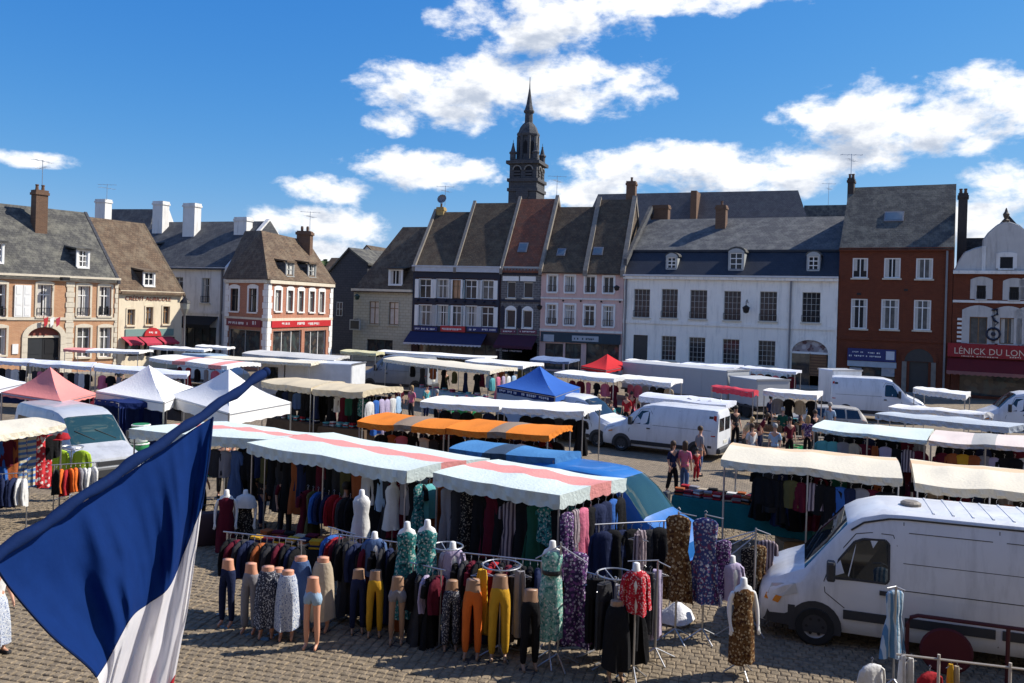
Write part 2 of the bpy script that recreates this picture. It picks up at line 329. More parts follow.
def skin_mesh(verts, edges, radii, mats, root=0, sub=1, name='body'):
    """Connected skeleton grown into one continuous tapering surface."""
    me = bpy.data.meshes.new(name + '_t'); me.from_pydata([tuple(v) for v in verts], edges, [])
    o = bpy.data.objects.new(name + '_t', me); COL.objects.link(o)
    sk = o.modifiers.new('s', 'SKIN'); sk.use_smooth_shade = True; sk.branch_smoothing = .4
    for i, r in enumerate(radii):
        d = me.skin_vertices[0].data[i]; d.radius = r if isinstance(r, (tuple, list)) else (r, r); d.use_root = (i == root)
    if sub: o.modifiers.new('u', 'SUBSURF').levels = sub
    bpy.context.view_layer.update()
    out = bpy.data.meshes.new_from_object(o.evaluated_get(bpy.context.evaluated_depsgraph_get())); out.name = name
    bpy.data.objects.remove(o); bpy.data.meshes.remove(me)
    out.materials.clear(); out.materials.append(mats)
    out.polygons.foreach_set('use_smooth', [True] * len(out.polygons))
    return out
# ================================================================== BUILDINGS
class Fr:
    """A facade line: local x along the wall, y into the building, z up."""
    def __init__(s, x0, d0, x1, d1):
        a, b = at(x0, 320, d0), at(x1, 320, d1)
        s.o = Vector((a.x, a.y, 0)); s.ang = math.atan2(b.y - a.y, b.x - a.x); s.L = (Vector((b.x, b.y)) - Vector((a.x, a.y))).length
        s.M = Matrix.Translation(s.o) @ Matrix.Rotation(s.ang, 4, 'Z'); s.I = s.M.inverted()
    def ray(s, x, y):
        c = s.I @ Vector((0, 0, HC)); q = s.I @ at(x, y, 1.0); return c, q - c
    def px(s, x, y, off=0.0):
        c, d = s.ray(x, y); p = c + d * ((off - c.y) / d.y); return p.x, p.z
    def rect(s, r, off=0.0):
        x0, y0, x1, y1 = r; ym, xm = (y0 + y1) / 2, (x0 + x1) / 2
        return s.px(x0, ym, off)[0], s.px(x1, ym, off)[0], s.px(xm, y1, off)[1], s.px(xm, y0, off)[1]
    def roofpt(s, x, y, ze, k, y0=0.0):
        c, d = s.ray(x, y); t = (ze + k * (c.y - y0) - c.z) / (d.z - k * d.y); return c + d * t
    def root(s, name, label, cat, group=None): return thing(name, label, cat, s.o, s.ang, group)
    def w(s, x, y, z): return s.M @ Vector((x, y, z))

def wall_mesh(L, ze, D, holes, zr=None, hd=None, x0=0.0, rev=.22, gabfront=False, sides=True):
    mb = MB(); xs = sorted({x0 + .02, L - .02, *[min(max(h[i], x0 + .03), L - .03) for h in holes for i in (0, 1)]})
    zs = sorted({0.0, ze, *[min(max(h[i], 0), ze - .02) for h in holes for i in (2, 3)]})
    for i in range(len(xs) - 1):
        for j in range(len(zs) - 1):
            cx, cz = (xs[i] + xs[i + 1]) / 2, (zs[j] + zs[j + 1]) / 2
            if any(h[0] < cx < h[1] and h[2] < cz < h[3] for h in holes): continue
            mb.add([(xs[i], 0, zs[j]), (xs[i + 1], 0, zs[j]), (xs[i + 1], 0, zs[j + 1]), (xs[i], 0, zs[j + 1])], [(0, 1, 2, 3)])
    for h in holes:
        a, b, c, d = max(h[0], x0 + .03), min(h[1], L - .03), max(h[2], 0), min(h[3], ze - .02)
        v = [(a, 0, c), (b, 0, c), (b, 0, d), (a, 0, d)]; mb.add(v + [(p[0], rev, p[2]) for p in v], [(0, 1, 5, 4), (1, 2, 6, 5), (2, 3, 7, 6), (3, 0, 4, 7)])
    if sides:
        top = [(hd, zr)] if zr else []
        for x in (x0 + .02, L - .02):
            mb.add([(x, 0, 0), (x, D, 0), (x, D, ze)] + [(x, hh, z - .06) for hh, z in top] + [(x, 0, ze)], [tuple(range(4 + len(top)))])
        mb.add([(x0 + .02, D, 0), (L - .02, D, 0), (L - .02, D, ze), (x0 + .02, D, ze)], [(0, 1, 2, 3)])
    return mb
def merge_mesh(me):
    bm = bmesh.new(); bm.from_mesh(me); bmesh.ops.remove_doubles(bm, verts=bm.verts, dist=.0005); bmesh.ops.recalc_face_normals(bm, faces=bm.faces); bm.to_mesh(me); bm.free(); return me

WR = random.Random(31); CURT = mat('net_curtain', (.50, .48, .44), .9, .12, 8)
def window(root, h, nx=2, ny=2, fm=None, gm=None, sur=None, sw=.16, sill=True, rail=False, yoff=0.0, rev=.18, arch=0.0, fw=.06, lint=None, bars=.035, tops=None):
    fm = fm or PAINTW; gm = gm or GLASS; s0, s1, z0, z1 = h; y = yoff + rev
    mb = MB()
    for a, b, c, d in ((s0, s0 + fw, z0, z1), (s1 - fw, s1, z0, z1), (s0 + fw, s1 - fw, z0, z0 + fw), (s0 + fw, s1 - fw, z1 - fw, z1)): mb.box(a, b, y - .05, y + .03, c, d)
    for i in range(1, nx): x = s0 + (s1 - s0) * i / nx; mb.box(x - bars, x + bars, y - .045, y + .025, z0 + fw, z1 - fw)
    rows = tops if tops is not None else [j / ny for j in range(1, ny)]
    for r in rows: z = z0 + (z1 - z0) * r; mb.box(s0 + fw, s1 - fw, y - .038, y + .02, z - bars, z + bars)
    f = mb.build('window', fm, root)
    MB().box(s0 + .02, s1 - .02, y + .005, y + .015, z0 + .02, z1 - .02).build('pane', gm, f)
    if gm in (GLASS, GLASSC) and 1 < nx < 4 and WR.random() < .6:
        w_ = (s1 - s0 - 2 * fw) * WR.uniform(.16, .34); zc = z0 + fw + (z1 - z0) * WR.choice((0, 0, 0, .3))
        for a, b in ((s0 + fw, s0 + fw + w_), (s1 - fw - w_ * WR.uniform(.8, 1.2), s1 - fw)): MB().box(a, b, y + .001, y + .004, zc, z1 - fw).build('curtain', CURT, f)
    if sill: MB().box(s0 - .1, s1 + .1, yoff - .13, yoff + rev - .06, z0 - .12, z0 - .003).build('sill', sur or STONE, f)
    if sur:
        q = MB(); q.box(s0 - sw, s0 - .002, yoff - .05, yoff + .06, z0 - .003, z1); q.box(s1 + .002, s1 + sw, yoff - .05, yoff + .06, z0 - .003, z1)
        if arch:
            n = 8; xm, hw = (s0 + s1) / 2, (s1 - s0) / 2 + sw
            low = [(s0 - sw, z1)]; 
            arc = [(xm + hw * t, z1 + sw + arch * (1 - t * t)) for t in [1 - 2 * k / n for k in range(n + 1)]]
            q.prism([(s0 - sw, z1 + .002), (s1 + sw, z1 + .002)] + arc, yoff - .055, yoff + .05)
        else: q.box(s0 - sw, s1 + sw, yoff - .055, yoff + .05, z1 + .002, z1 + sw)
        q.build('surround', sur, f)
    if rail:
        q = MB(); q.box(s0, s1, yoff - .09, yoff - .06, z0 + .55, z0 + .59)
        q.box(s0, s1, yoff - .09, yoff - .06, z0 + .08, z0 + .11)
        k = max(3, int((s1 - s0) / .16))
        for i in range(k + 1): x = s0 + (s1 - s0) * i / k; q.box(x - .012, x + .012, yoff - .085, yoff - .065, z0 + .11, z0 + .55)
        q.build('railing', IRON, f)
    return f
def roof_gable(x0, x1, ze, zr, hd, D, hipL=0, hipR=0, ov=.3, th=.1):
    k = (zr - ze) / hd; x0 += .012; x1 -= .012; z = ze - k * ov + th; zb = ze - (zr - ze) / (D - hd) * ov + th; zr += th
    v = [(x0, -ov, z), (x1, -ov, z), (x1, D + ov, zb), (x0, D + ov, zb), (x0 + hipL, hd, zr), (x1 - hipR, hd, zr),
         (x0, -ov, z - th), (x1, -ov, z - th), (x1, D + ov, zb - th), (x0, D + ov, zb - th)]
    return MB().add(v, [(0, 1, 5, 4), (2, 3, 4, 5), (3, 0, 4), (1, 2, 5), (6, 7, 1, 0), (7, 8, 2, 1), (8, 9, 3, 2), (9, 6, 0, 3), (9, 8, 7, 6)])
def coping(root, x, w, ze, zr, hd, D, h=.3, m=None, ov=.35):
    k = (zr - ze) / hd; kb = (zr - ze) / (D - hd)
    pr = [(-ov, ze - k * ov - .1), (hd, zr - .1), (D + .3, ze - kb * .3 - .1), (D + .3, ze - kb * .3 + h), (hd, zr + h), (-ov, ze - k * ov + h)]
    return MB().prism(pr, x - w / 2, x + w / 2, axis='x').build('coping', m or COPE, root)
def chimney(root, fr, r, off, w, zb, m=None, pots=2, capm=None):
    """Chimney stack whose face shows in pixel rectangle r at depth off."""
    s0, s1, _, z1 = fr.rect(r, off); ch = MB()
    ch.box(s0, s1, off, off + w, zb, z1 - .35); ch.box(s0 - .07, s1 + .07, off - .07, off + w + .07, z1 - .35, z1 - .17); ch.box(s0 - .02, s1 + .02, off - .02, off + w + .02, z1 - .17, z1)
    c = ch.build('chimney', m or BRICK_C, root)
    for i in range(pots):
        x = s0 + (s1 - s0) * (i + .5) / pots
        MB().lathe([(.11, -.05), (.12, .05), (.10, .30), (.13, .33), (.12, .40), (.07, .40), (.07, .1)], 8, 0, (x, off + w / 2, z1)).build('chimney_pot', capm or BRICK_C, c)
    return c
def dormer(root, fr, r, ze, k, y0=0.0, roofm=None, wallm=None, style=None, arch=False, sidew=.14, roofh=.25, trim=None):
    x0, y0p, x1, y1p = r; p = fr.roofpt((x0 + x1) / 2, y1p, ze, k, y0); yf = p.y - .15
    s0, s1, z0, z1 = fr.rect(r, yf); yb = y0 + (z1 - ze) / k
    dm = MB(); dm.box(s0 - sidew, s1 + sidew, yf + .12, yb, z0 - .15, z1 + .02)
    d = dm.build('dormer', wallm or roofm, root)
    window(d, (s0, s1, z0, z1), yoff=yf, rev=.06, sill=True, sur=trim or PAINTW, sw=sidew, arch=.25 if arch else 0, **(style or {}))
    rf = MB()
    if arch:
        n = 8; xm, hw = (s0 + s1) / 2, (s1 - s0) / 2 + sidew + .12
        o = [(xm + hw * math.cos(math.pi * i / n), z1 + .08 + .62 * hw * math.sin(math.pi * i / n)) for i in range(n + 1)]
        rf.prism(o, yf + .02, yb + .8)
    else: rf.prism([(yf - .2, z1 + .03), (yb + roofh / k * 1.2, z1 + .03 + roofh * .9), (yb + roofh / k * 1.2, z1 + .15 + roofh * .9), (yf - .2, z1 + .16)], s0 - sidew - .12, s1 + sidew + .12, axis='x')
    rf.build('roof', roofm, d); return d
def skylight(root, fr, r, ze, k, y0=0.0):
    x0, ya, x1, yb = r; m = (ya + yb) / 2; a = fr.roofpt(x0, yb, ze, k, y0); b = fr.roofpt(x1, yb, ze, k, y0); c = fr.roofpt((x0 + x1) / 2, ya, ze, k, y0)
    s0, s1, ylo, yhi = a.x, b.x, (a.y + b.y) / 2, c.y; n = Vector((0, -k, 1)).normalized()
    def slab(e, h0, h1):
        P = [Vector((s, y, ze + k * (y - y0))) for s, y in ((s0 + e, ylo + e), (s1 - e, ylo + e), (s1 - e, yhi - e), (s0 + e, yhi - e))]
        return MB().loft([[p + n * h0 for p in P], [p + n * h1 for p in P]])
    f = slab(0, .02, .16).build('skylight', LEAD, root); slab(.09, .10, .172).build('pane', MATS['skylight_glass'], f)
mat('skylight_glass', (0.10, 0.14, 0.17), .05, .2, 2, spec=.8)
def aerial(root, p, h, arms=4, yaw=.4):
    q = MB(); x, y, z = p; q.tube((x, y, z), (x, y, z + h), .025, n=5)
    for i in range(2):
        zz = z + h * (.96 - .22 * i); c, s_ = math.cos(yaw + i), math.sin(yaw + i); q.tube((x - c * .9, y - s_ * .9, zz), (x + c * .9, y + s_ * .9, zz), .018, n=4)
        for j in range(arms): t = -0.8 + 1.6 * j / (arms - 1); q.tube((x + c * t - s_ * .3, y + s_ * t + c * .3, zz), (x + c * t + s_ * .3, y + s_ * t - c * .3, zz), .012, n=4)
    q.build('aerial', STEEL, root)
def marks(rows, x0, x1, z0, z1, y, seed=1, t=.012):
    """Small raised strokes for lettering too small to read."""
    r = random.Random(seed); q = MB()
    for i in range(rows):
        h = (z1 - z0) / rows; za = z0 + h * i + h * .18; zb = za + h * .62; x = x0
        while x < x1 - .05:
            w = r.uniform(.05, .12)
            if r.random() < .82: q.box(x, min(x1, x + w), y - t, y, za + (zb - za) * r.choice((0, 0, .3)), zb)
            x += w + .05
    return q
def flat_sign(fr, rect, m, label, name='shop_sign', off=-.10, th=.10, group=None, text=None, tm=None, trect=None, mk=None, mkm=None):
    s0, s1, z0, z1 = fr.rect(rect, off)
    o = MB().box(0, s1 - s0, 0, th, 0, z1 - z0).build(name, m); o.location = fr.w(s0, off, z0); o.rotation_euler = (0, 0, fr.ang); tag(o, label, 'sign', group)
    if text:
        a, b, c, d = fr.rect(trect, off); M = Matrix(((1, 0, 0, a - s0), (0, 0, -1, -.004), (0, 1, 0, c - z0), (0, 0, 0, 1)))
        lettering('lettering', text, b - a, d - c, tm or LETW, o, M)
    for i, (r, rows) in enumerate(mk or []):
        a, b, c, d = fr.rect(r, off); marks(rows, a - s0, b - s0, c - z0, d - z0, -.002, seed=i + int(s0 * 10)).build('lettering', mkm or LETW, o)
    return o
def blind(root, s0, s1, z1, z0, out, m, name='awning', val=.25, y=0.0, hem=None):
    q = MB(); q.prism([(y, z1), (y - out, z0), (y - out, z0 - .04), (y, z1 - .05)], s0, s1, axis='x')
    o = q.build(name, m, root); n = max(4, int((s1 - s0) / .35)); v = MB()
    for i in range(n):
        a, b = s0 + (s1 - s0) * i / n, s0 + (s1 - s0) * (i + 1) / n; v.prism([(a, z0 - .005), (a, z0 - val), ((a + b) / 2, z0 - val - .07), (b, z0 - val), (b, z0 - .005)], y - out - .015, y - out - .003)
    v.build('valance', hem or m, o)
    return o

# ------------------------------------------------------------------ A: orange brick town house
fA = Fr(-30, 54.4, 118, 62.5); ZE = fA.px(60, 275)[1]; HD = 4.6; ZR = fA.px(60, 211, HD)[1]; D = 9.4
hA = fA.root('town_house', 'long orange brick town house with cream stone trim, slate roof and arched carriage doorway', 'house')
up = [(-8, 284, 7, 317), (38, 284.5, 52.7, 316.5), (78.5, 286, 90.8, 316), (100, 286.5, 112, 316)]; lo = [(-8, 328, 7, 355), (78, 327.5, 91, 357), (100, 327.5, 112, 357)]
arch = fA.rect((28, 327, 61, 372)); arch = (arch[0], arch[1], 0, arch[3])
H = [fA.rect(r) for r in up + lo]
me = merge_mesh(wall_mesh(fA.L, ZE, D, H + [arch], ZR, HD).mesh('wall', BRICK_O)); link('wall', me, hA)
for h in H[:4]: window(hA, h, 2, 2, sur=STONE, sw=.14, arch=.12, rail=True, tops=[.68], gm=GLASS)
for h in H[4:]: window(hA, h, 2, 2, sur=STONE, sw=.14, arch=.12, tops=[.68], gm=GLASSC)
roof_gable(0, fA.L, ZE, ZR, HD, D).build('roof', SLATE, hA)
q = MB(); q.box(-.05, fA.L + .05, -.18, -.02, ZE - .42, ZE - .18); q.box(-.05, fA.L + .05, -.32, -.02, ZE - .18, ZE - .03); q.build('cornice', STONE, hA)
zb = fA.px(60, 318.8)[1]; MB().box(.0, fA.L, -.07, -.004, zb - .1, zb + .1).build('string_course', STONE, hA)
for a, b in ((66.8, 74), (115.5, 119)):
    s0, s1 = fA.px(a, 320)[0], fA.px(b, 320)[0]; g = MB(); nq = 18; hh = (ZE - .45) / nq
    for i in range(nq): e = .06 if i % 2 else 0; g.rbox(s0 - e, min(s1 + e, fA.L + .02), -.06, .0, i * hh + .01, (i + 1) * hh - .012, .012)
    g.build('quoins', STONE, hA)
s0, s1, z0, z1 = fA.rect((15, 285, 31.6, 317))          # closed white shutters
for a, b in ((s0, (s0 + s1) / 2 - .015), ((s0 + s1) / 2 + .015, s1)):
    g = MB(); g.box(a, b, -.09, -.03, z0, z1)
    for i in range(3):
        za = z0 + (z1 - z0) * (i + .12) / 3; zb2 = z0 + (z1 - z0) * (i + .88) / 3; g.box(a + .1, b - .1, -.105, -.09, za, zb2)
    g.build('shutter', PAINTW, hA)
# carriage arch: stone ring, doors, fanlight
xm, hw = (arch[0] + arch[1]) / 2, (arch[1] - arch[0]) / 2; zs = arch[3] - hw * .62
ell = lambda rr, n=14: [(xm + (hw + rr) * math.cos(math.pi * i / n), zs + (hw * .62 + rr) * math.sin(math.pi * i / n)) for i in range(n + 1)]
g = MB(); o_, i_ = ell(.36), ell(0.0)
for i in range(14): g.prism([i_[i], o_[i], o_[i + 1], i_[i + 1]], -.08, .2)
for sx in (-1, 1):
    for i in range(5): g.box(xm + sx * hw - (0 if sx > 0 else .36), xm + sx * hw + (.36 if sx > 0 else 0), -.07 - .012 * (i % 2), .2, zs * i / 5 + .006, zs * (i + 1) / 5 - .006)
g.build('arch_stones', STONE, hA)
g = MB(); top = arch[3] + .001
for i in range(14):                                       # brick spandrels filling the square opening around the arch
    a, b = i_[i], i_[i + 1]; g.prism([a, b, (b[0], top), (a[0], top)], .0, .2)
g.build('spandrel', BRICK_O, hA)
for s_, t_, m_ in ((arch[0], xm - .01, PAINTD), (xm + .01, arch[1], DARK)):
    g = MB(); g.box(s_, t_, .22, .28, 0, zs)
    for i in range(2): g.box(s_ + .15, t_ - .15, .2, .22, zs * (.1 + .45 * i), zs * (.45 + .47 * i))
    g.build('carriage_door', m_, hA)
MB().prism([(xm - hw, zs + .08)] + list(reversed([p for p in i_ if p[1] > zs + .08])) + [(xm + hw, zs + .08)], .22, .26).build('fanlight', mat('brick_red_panel', (.20, .05, .035), .6), hA)
MB().box(arch[0], arch[1], .15, .27, zs - .06, zs + .08).build('transom', STONE, hA)
kA = (ZR - ZE) / HD
dormer(hA, fA, (79.2, 250.5, 88.7, 267), ZE, kA, roofm=SLATE, wallm=SLATED, style=dict(nx=2, ny=3)); dormer(hA, fA, (-9, 243, 3, 262), ZE, kA, roofm=SLATE, wallm=SLATED, style=dict(nx=2, ny=3))
chimney(hA, fA, (37, 190, 49, 231), HD - 1.9, .75, ZE + 1.5, BRICK_C, 2)
c = fA.px(43, 190, HD); aerial(hA, (c[0], HD, c[1]), 2.2)
w_ = fA.px(118, 280)[0]; coping(hA, fA.L - .12, .22, ZE, ZR, HD, D, .16, DARKWALL)
p0 = fA.px(8, 352); g = MB(); s0, s1, z0, z1 = fA.rect((13, 344, 19, 354)); g.box(s0, s1, -.06, -.005, z0, z1); g.build('notice_board', PAINTW, hA)
s0, s1, z0, z1 = fA.rect((41.5, 318, 50, 327)); g = MB()      # small flags over the arch
for i, m_ in ((0, 0), (1, 1), (2, 2)): g.prism([(s0 + .05 + .4 * i, z1 - .05), (s0 + .35 + .4 * i, z1 + .1), (s0 + .3 + .4 * i, z0 + .2), (s0 + .1 + .4 * i, z0)], -.36 - .01 * i, -.345 - .01 * i, m_)
g.tube((xm, -.05, z0), (s0, -.4, z1 + .15), .02); g.build('flag_cluster', [RED, PAINTW, CRIM], hA)
s0, z0 = fA.px(60, 280); g = MB(); g.tube((s0, 0, z0), (s0, -.8, z0 + .1), .03); g.box(s0 - .25, s0 + .25, -1.0, -.6, z0 - .02, z0 + .2); g.build('wall_lamp', IRON, hA)

# ------------------------------------------------------------------ B: cream bank
fB = Fr(119.2, 62.7, 183, 68); ZE = fB.px(150, 290)[1]; HD = 4.6; ZR = fB.px(97, 219, HD)[1]; D = 9
hB = fB.root('bank_building', 'small cream bank with brown tiled roof, teal shopfront and crimson blinds', 'bank')
r3 = [(128, 309.3, 135.7, 325), (146.6, 307, 153.8, 324.5), (163.7, 306.4, 170.4, 324)]; H = [fB.rect(r) for r in r3]
shop = [fB.rect(r) for r in ((126, 337, 142.5, 356), (145, 337, 159, 356), (162, 337, 176, 356))]; shop = [(a, b, max(.3, c), d) for a, b, c, d in shop]
link('wall', merge_mesh(wall_mesh(fB.L, ZE, D, H + shop, ZR, HD).mesh('wall', CREAM)), hB)
for h in H: window(hB, h, 2, 2, fm=WOODB, gm=GLASSC, sur=CREAM, sw=.1, arch=.12, tops=[.7])
for h in shop: window(hB, h, 1, 1, fm=PAINTD, gm=SHOPG, sill=False)
roof_gable(0, fB.L, ZE, ZR, HD, D).build('roof', TILEB, hB); MB().box(0, fB.L, -.2, -.01, ZE - .3, ZE - .08).build('cornice', CREAM, hB)
dormer(hB, fB, (145.5, 272.5, 154.5, 285.5), ZE, (ZR - ZE) / HD, roofm=TILEB, wallm=TILED, style=dict(nx=2, ny=2))
s0, s1, z0, z1 = fB.rect((126, 329, 174, 336)); MB().box(s0, s1, -.08, -.004, z0, z1).build('fascia', TEAL, hB)
for r in ((126.5, 337, 142, 345), (144.5, 337, 160, 345), (162, 337, 177, 344)):
    s0, s1, z0, z1 = fB.rect(r, -.6); blind(hB, s0, s1, z1, z0 + .15, .9, CRIM, 'blind', .12, -.09)
s0, s1, z0, z1 = fB.rect((143.5, 327.5, 160.5, 336)); xm, hw = (s0 + s1) / 2, (s1 - s0) / 2
o = MB().prism([(xm + hw * math.cos(math.pi * i / 10) - s0, (z1 - z0) * math.sin(math.pi * i / 10)) for i in range(11)], 0, .12).build('shop_sign', RED)
o.location = fB.w(s0, -.24, z0); o.rotation_euler = (0, 0, fB.ang); tag(o, 'half round red sign in the middle of the teal bank shopfront', 'sign')
marks(1, hw * .5, hw * 1.5, .15, .4, -.002, 5).build('lettering', LETW, o)
a, b, c_, d_ = fB.rect((126.4, 295.6, 172, 300.6), -.02)
M = Matrix.Translation(fB.o) @ Matrix.Rotation(fB.ang, 4, 'Z') @ Matrix(((1, 0, 0, a), (0, 0, -1, -.02), (0, 1, 0, c_), (0, 0, 0, 1)))
o = lettering('lettering_sign', 'CRÉDIT AGRICOLE', b - a, d_ - c_, LETB, None, M, .03); tag(o, 'brown raised capital letters across the cream bank wall under its eaves', 'sign')
coping(hB, fB.L - .1, .2, ZE, ZR, HD, D, .12, TILED)

# ------------------------------------------------------------------ C: white house in shade
fC = Fr(110, 77, 232, 72.2); ZE = fC.px(195, 266.5)[1]; HD = 5; ZR = fC.px(180, 223, HD)[1]; D = 10
hC = fC.root('white_house', 'shaded white house behind the bank with four tall white chimneys and dark slate roof', 'house')
H = [fC.rect(r) for r in ((175, 277, 184, 291), (202.5, 278, 211, 303))]; a, b, c_, d_ = fC.rect((186, 327, 217, 352)); shop = [(a, b, .1, d_)]
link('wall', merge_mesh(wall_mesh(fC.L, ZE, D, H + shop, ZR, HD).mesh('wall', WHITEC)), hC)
for h in H: window(hC, h, 2, 2, fm=PAINTG, gm=GLASS, rail=True, tops=[.7])
window(hC, shop[0], 4, 1, fm=PAINTD, gm=SHOPG, sill=False)
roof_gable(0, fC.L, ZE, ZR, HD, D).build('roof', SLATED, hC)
s0, s1, z0, z1 = fC.rect((184, 316, 219, 330)); blind(hC, s0, s1, z1, z0 + .5, 1.0, mat('black_canvas', (.012, .012, .012), .85), 'awning', .3)
zc = fC.px(200, 312)[1]; MB().box(0, fC.L, -.08, -.004, zc - .12, zc + .12).build('string_course', WHITEC, hC); MB().box(0, fC.L, -.25, -.01, ZE - .25, ZE - .06).build('cornice', WHITEC, hC)
for r, o_ in (((96, 199, 106, 221), 5.5), ((153.5, 201, 163.5, 233), 3.6), ((183.8, 203, 195.5, 238), 3.2), ((235, 217, 247.5, 238), 3.4)): chimney(hC, fC, r, o_, .85, ZE + .8, WHITEC, 0)
coping(hC, fC.L - .3, .4, ZE, ZR, HD, D, .3, WHITEC)
dormer(hC, fC, (146, 245, 154, 252), ZE, (ZR - ZE) / HD, roofm=SLATED, wallm=LEAD, style=dict(nx=1, ny=1)); c = fC.px(107, 200, 5.5); aerial(hC, (c[0], 5.6, c[1]), 1.6)
MB().box(fC.px(223, 300)[0] - .08, fC.px(223, 300)[0] + .08, -.14, -.02, 0, ZE).build('downpipe', LEAD, hC)
# rooftops further back
fC2 = Fr(80, 92, 143, 90); h2 = fC2.root('roof_block', 'grey slate roofed house peeping up behind the white chimneys at left', 'house'); ZE = 9.0; ZR = fC2.px(110, 210, 4)[1]
wall_mesh(fC2.L, ZE, 8, [], ZR, 4).build('wall', WHITEC, h2); roof_gable(0, fC2.L, ZE, ZR, 4, 8, 0, 2.0).build('roof', SLATED, h2)

# ------------------------------------------------------------------ D: corner shop, salmon brick with white quoins
fD = Fr(226, 70.4, 268, 66.3); gD = Fr(268, 66.3, 333, 77)
ZE = gD.px(268, 279)[1]
hD = thing('corner_shop', 'brick corner building with white quoins, steep brown roof and red shop fascias', 'shop', fD.w(fD.L, 0, 0), 0)
base = fD.w(fD.L, 0, 0)
def fsub(fr):      # parts built in a facade frame but parented to the corner root
    o = link('facade', None, hD); o.location = fr.o - base; o.rotation_euler = (0, 0, fr.ang); return o
HL = [fD.rect(r) for r in ((231.7, 288.5, 239.6, 311), (250, 288.5, 258, 312))]; sl = fD.rect((229, 329.5, 261, 352)); sl = (sl[0], sl[1], .2, sl[3])
HR = [gD.rect(r) for r in ((276, 290, 281.8, 311), (288.4, 290.5, 293.7, 311.3), (299.3, 291, 304.3, 311.7), (310.3, 291.4, 315.2, 312), (320.2, 291.8, 325, 312.4))]
sr_ = [gD.rect(r) for r in ((274, 330.5, 302.5, 354), (305.5, 330.5, 327, 354))]; sr_ = [(a, b, .2, d) for a, b, c, d in sr_]
def side(fr, holes, m):
    mb = wall_mesh(fr.L, ZE, 1, holes, sides=False); mb.xf(Matrix.Translation(-base) @ fr.M); me = merge_mesh(mb.mesh('wall', m))
    return link('wall', me, hD)
wl = side(fD, HL + [sl], BRICK_D); wr = side(gD, HR + sr_, BRICK_D)
def inframe(fr, fn):   # build with fn(root-like collector) then move into the corner root's space
    n0 = set(COL.objects); fn(hD)
    for o in set(COL.objects) - n0:
        if o.parent == hD: o.matrix_local = Matrix.Translation(-base) @ fr.M
inframe(fD, lambda r: [window(r, h, 2, 2, fm=PAINTD, gm=GLASS, sur=PAINTW, sw=.2, arch=.15, tops=[.7]) for h in HL] + [window(r, sl, 2, 1, fm=PAINTG, gm=SHOPG, sill=False)])
inframe(gD, lambda r: [window(r, h, 2, 2, fm=PAINTG, gm=GLASSC, sur=PAINTW, sw=.2, arch=.18, tops=[.7]) for h in HR] + [window(r, h, 3, 1, fm=PAINTW, gm=SHOPG, sill=False) for h in sr_])
def trim(fr):
    def f(r):
        MB().box(0, fr.L, -.22, -.01, ZE - .32, ZE - .05).build('cornice', STONE, r)
        z = fr.rect((232, 313, 250, 315))[2] - .5; z = 3.95; MB().box(0, fr.L, -.08, -.004, z, z + .22).build('string_course', STONE, r)
        for a, b in ((0, .5), (fr.L - .5, fr.L)):
            g = MB()
            for i in range(14): e = .0 if i % 2 else .14; g.rbox(a + (0 if a == 0 else -e), b + (e if a == 0 else 0), -.06, -.003, (ZE - .35) * i / 14 + .008, (ZE - .35) * (i + 1) / 14 - .008, .012)
            g.build('quoins', PAINTW, r)
    return f
inframe(fD, trim(fD)); inframe(gD, trim(gD))
P0, P1, P2 = fD.w(-.2, -.25, ZE), fD.w(fD.L, 0, ZE) + Vector((.1, -.4, 0)), gD.w(gD.L + .1, -.25, ZE); P3 = P0 + (P2 - P1) * .9
T0, T1, T2 = at(246, 231, 73.5), at(262.5, 230.5, 70.5), at(309, 241, 79)
g = MB(); g.add([p - base for p in (P0, P1, P2, P3, T0, T1, T2)], [(0, 1, 5, 4), (1, 2, 6, 5), (2, 3, 6), (3, 0, 4), (3, 4, 5, 6), (0, 3, 2, 1)]); g.build('roof', TILEB, hD)
cc = MB(); cp = at(305.5, 254, 77); a_ = at(299, 231, 77); b_ = at(312.5, 231, 77); cc.box(a_.x, b_.x, 76.6, 77.7, cp.z - 2.5, a_.z); cc.box(a_.x - .1, b_.x + .1, 76.5, 77.8, a_.z - .35, a_.z - .1); cc.xf(Matrix.Translation(-base)); ch = cc.build('chimney', BRICK_C, hD)
for i in range(2): MB().lathe([(.12, 0), (.13, .3), (.1, .45)], 8, 0, tuple(Vector((a_.x + .35 + .5 * i, 77.1, a_.z)) - base)).build('chimney_pot', BRICK_C, ch)
aerial(hD, tuple(Vector((b_.x - .15, 77, a_.z)) - base), 1.8)
kD = 1.15
inframe(gD, lambda r: [dormer(r, gD, q_, ZE, kD, roofm=TILEB, wallm=SLATED, style=dict(nx=2, ny=2, fm=PAINTG), trim=PAINTG) for q_ in ((287.5, 263, 294, 276), (309.5, 264.6, 316, 277))])
inframe(fD, lambda r: skylight(r, fD, (237.5, 263, 247, 271.5), ZE, 1.3))
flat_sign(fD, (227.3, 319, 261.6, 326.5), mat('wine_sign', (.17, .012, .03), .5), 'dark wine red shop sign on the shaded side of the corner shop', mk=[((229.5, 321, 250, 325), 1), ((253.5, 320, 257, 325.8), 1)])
flat_sign(gD, (273, 320.5, 332, 326.8), RED, 'bright red fascia along the sunlit side of the corner shop', mk=[((283, 321.8, 291, 325.5), 1), ((297.5, 321.3, 306, 325.5), 1), ((309, 321.6, 320, 325.6), 1)])

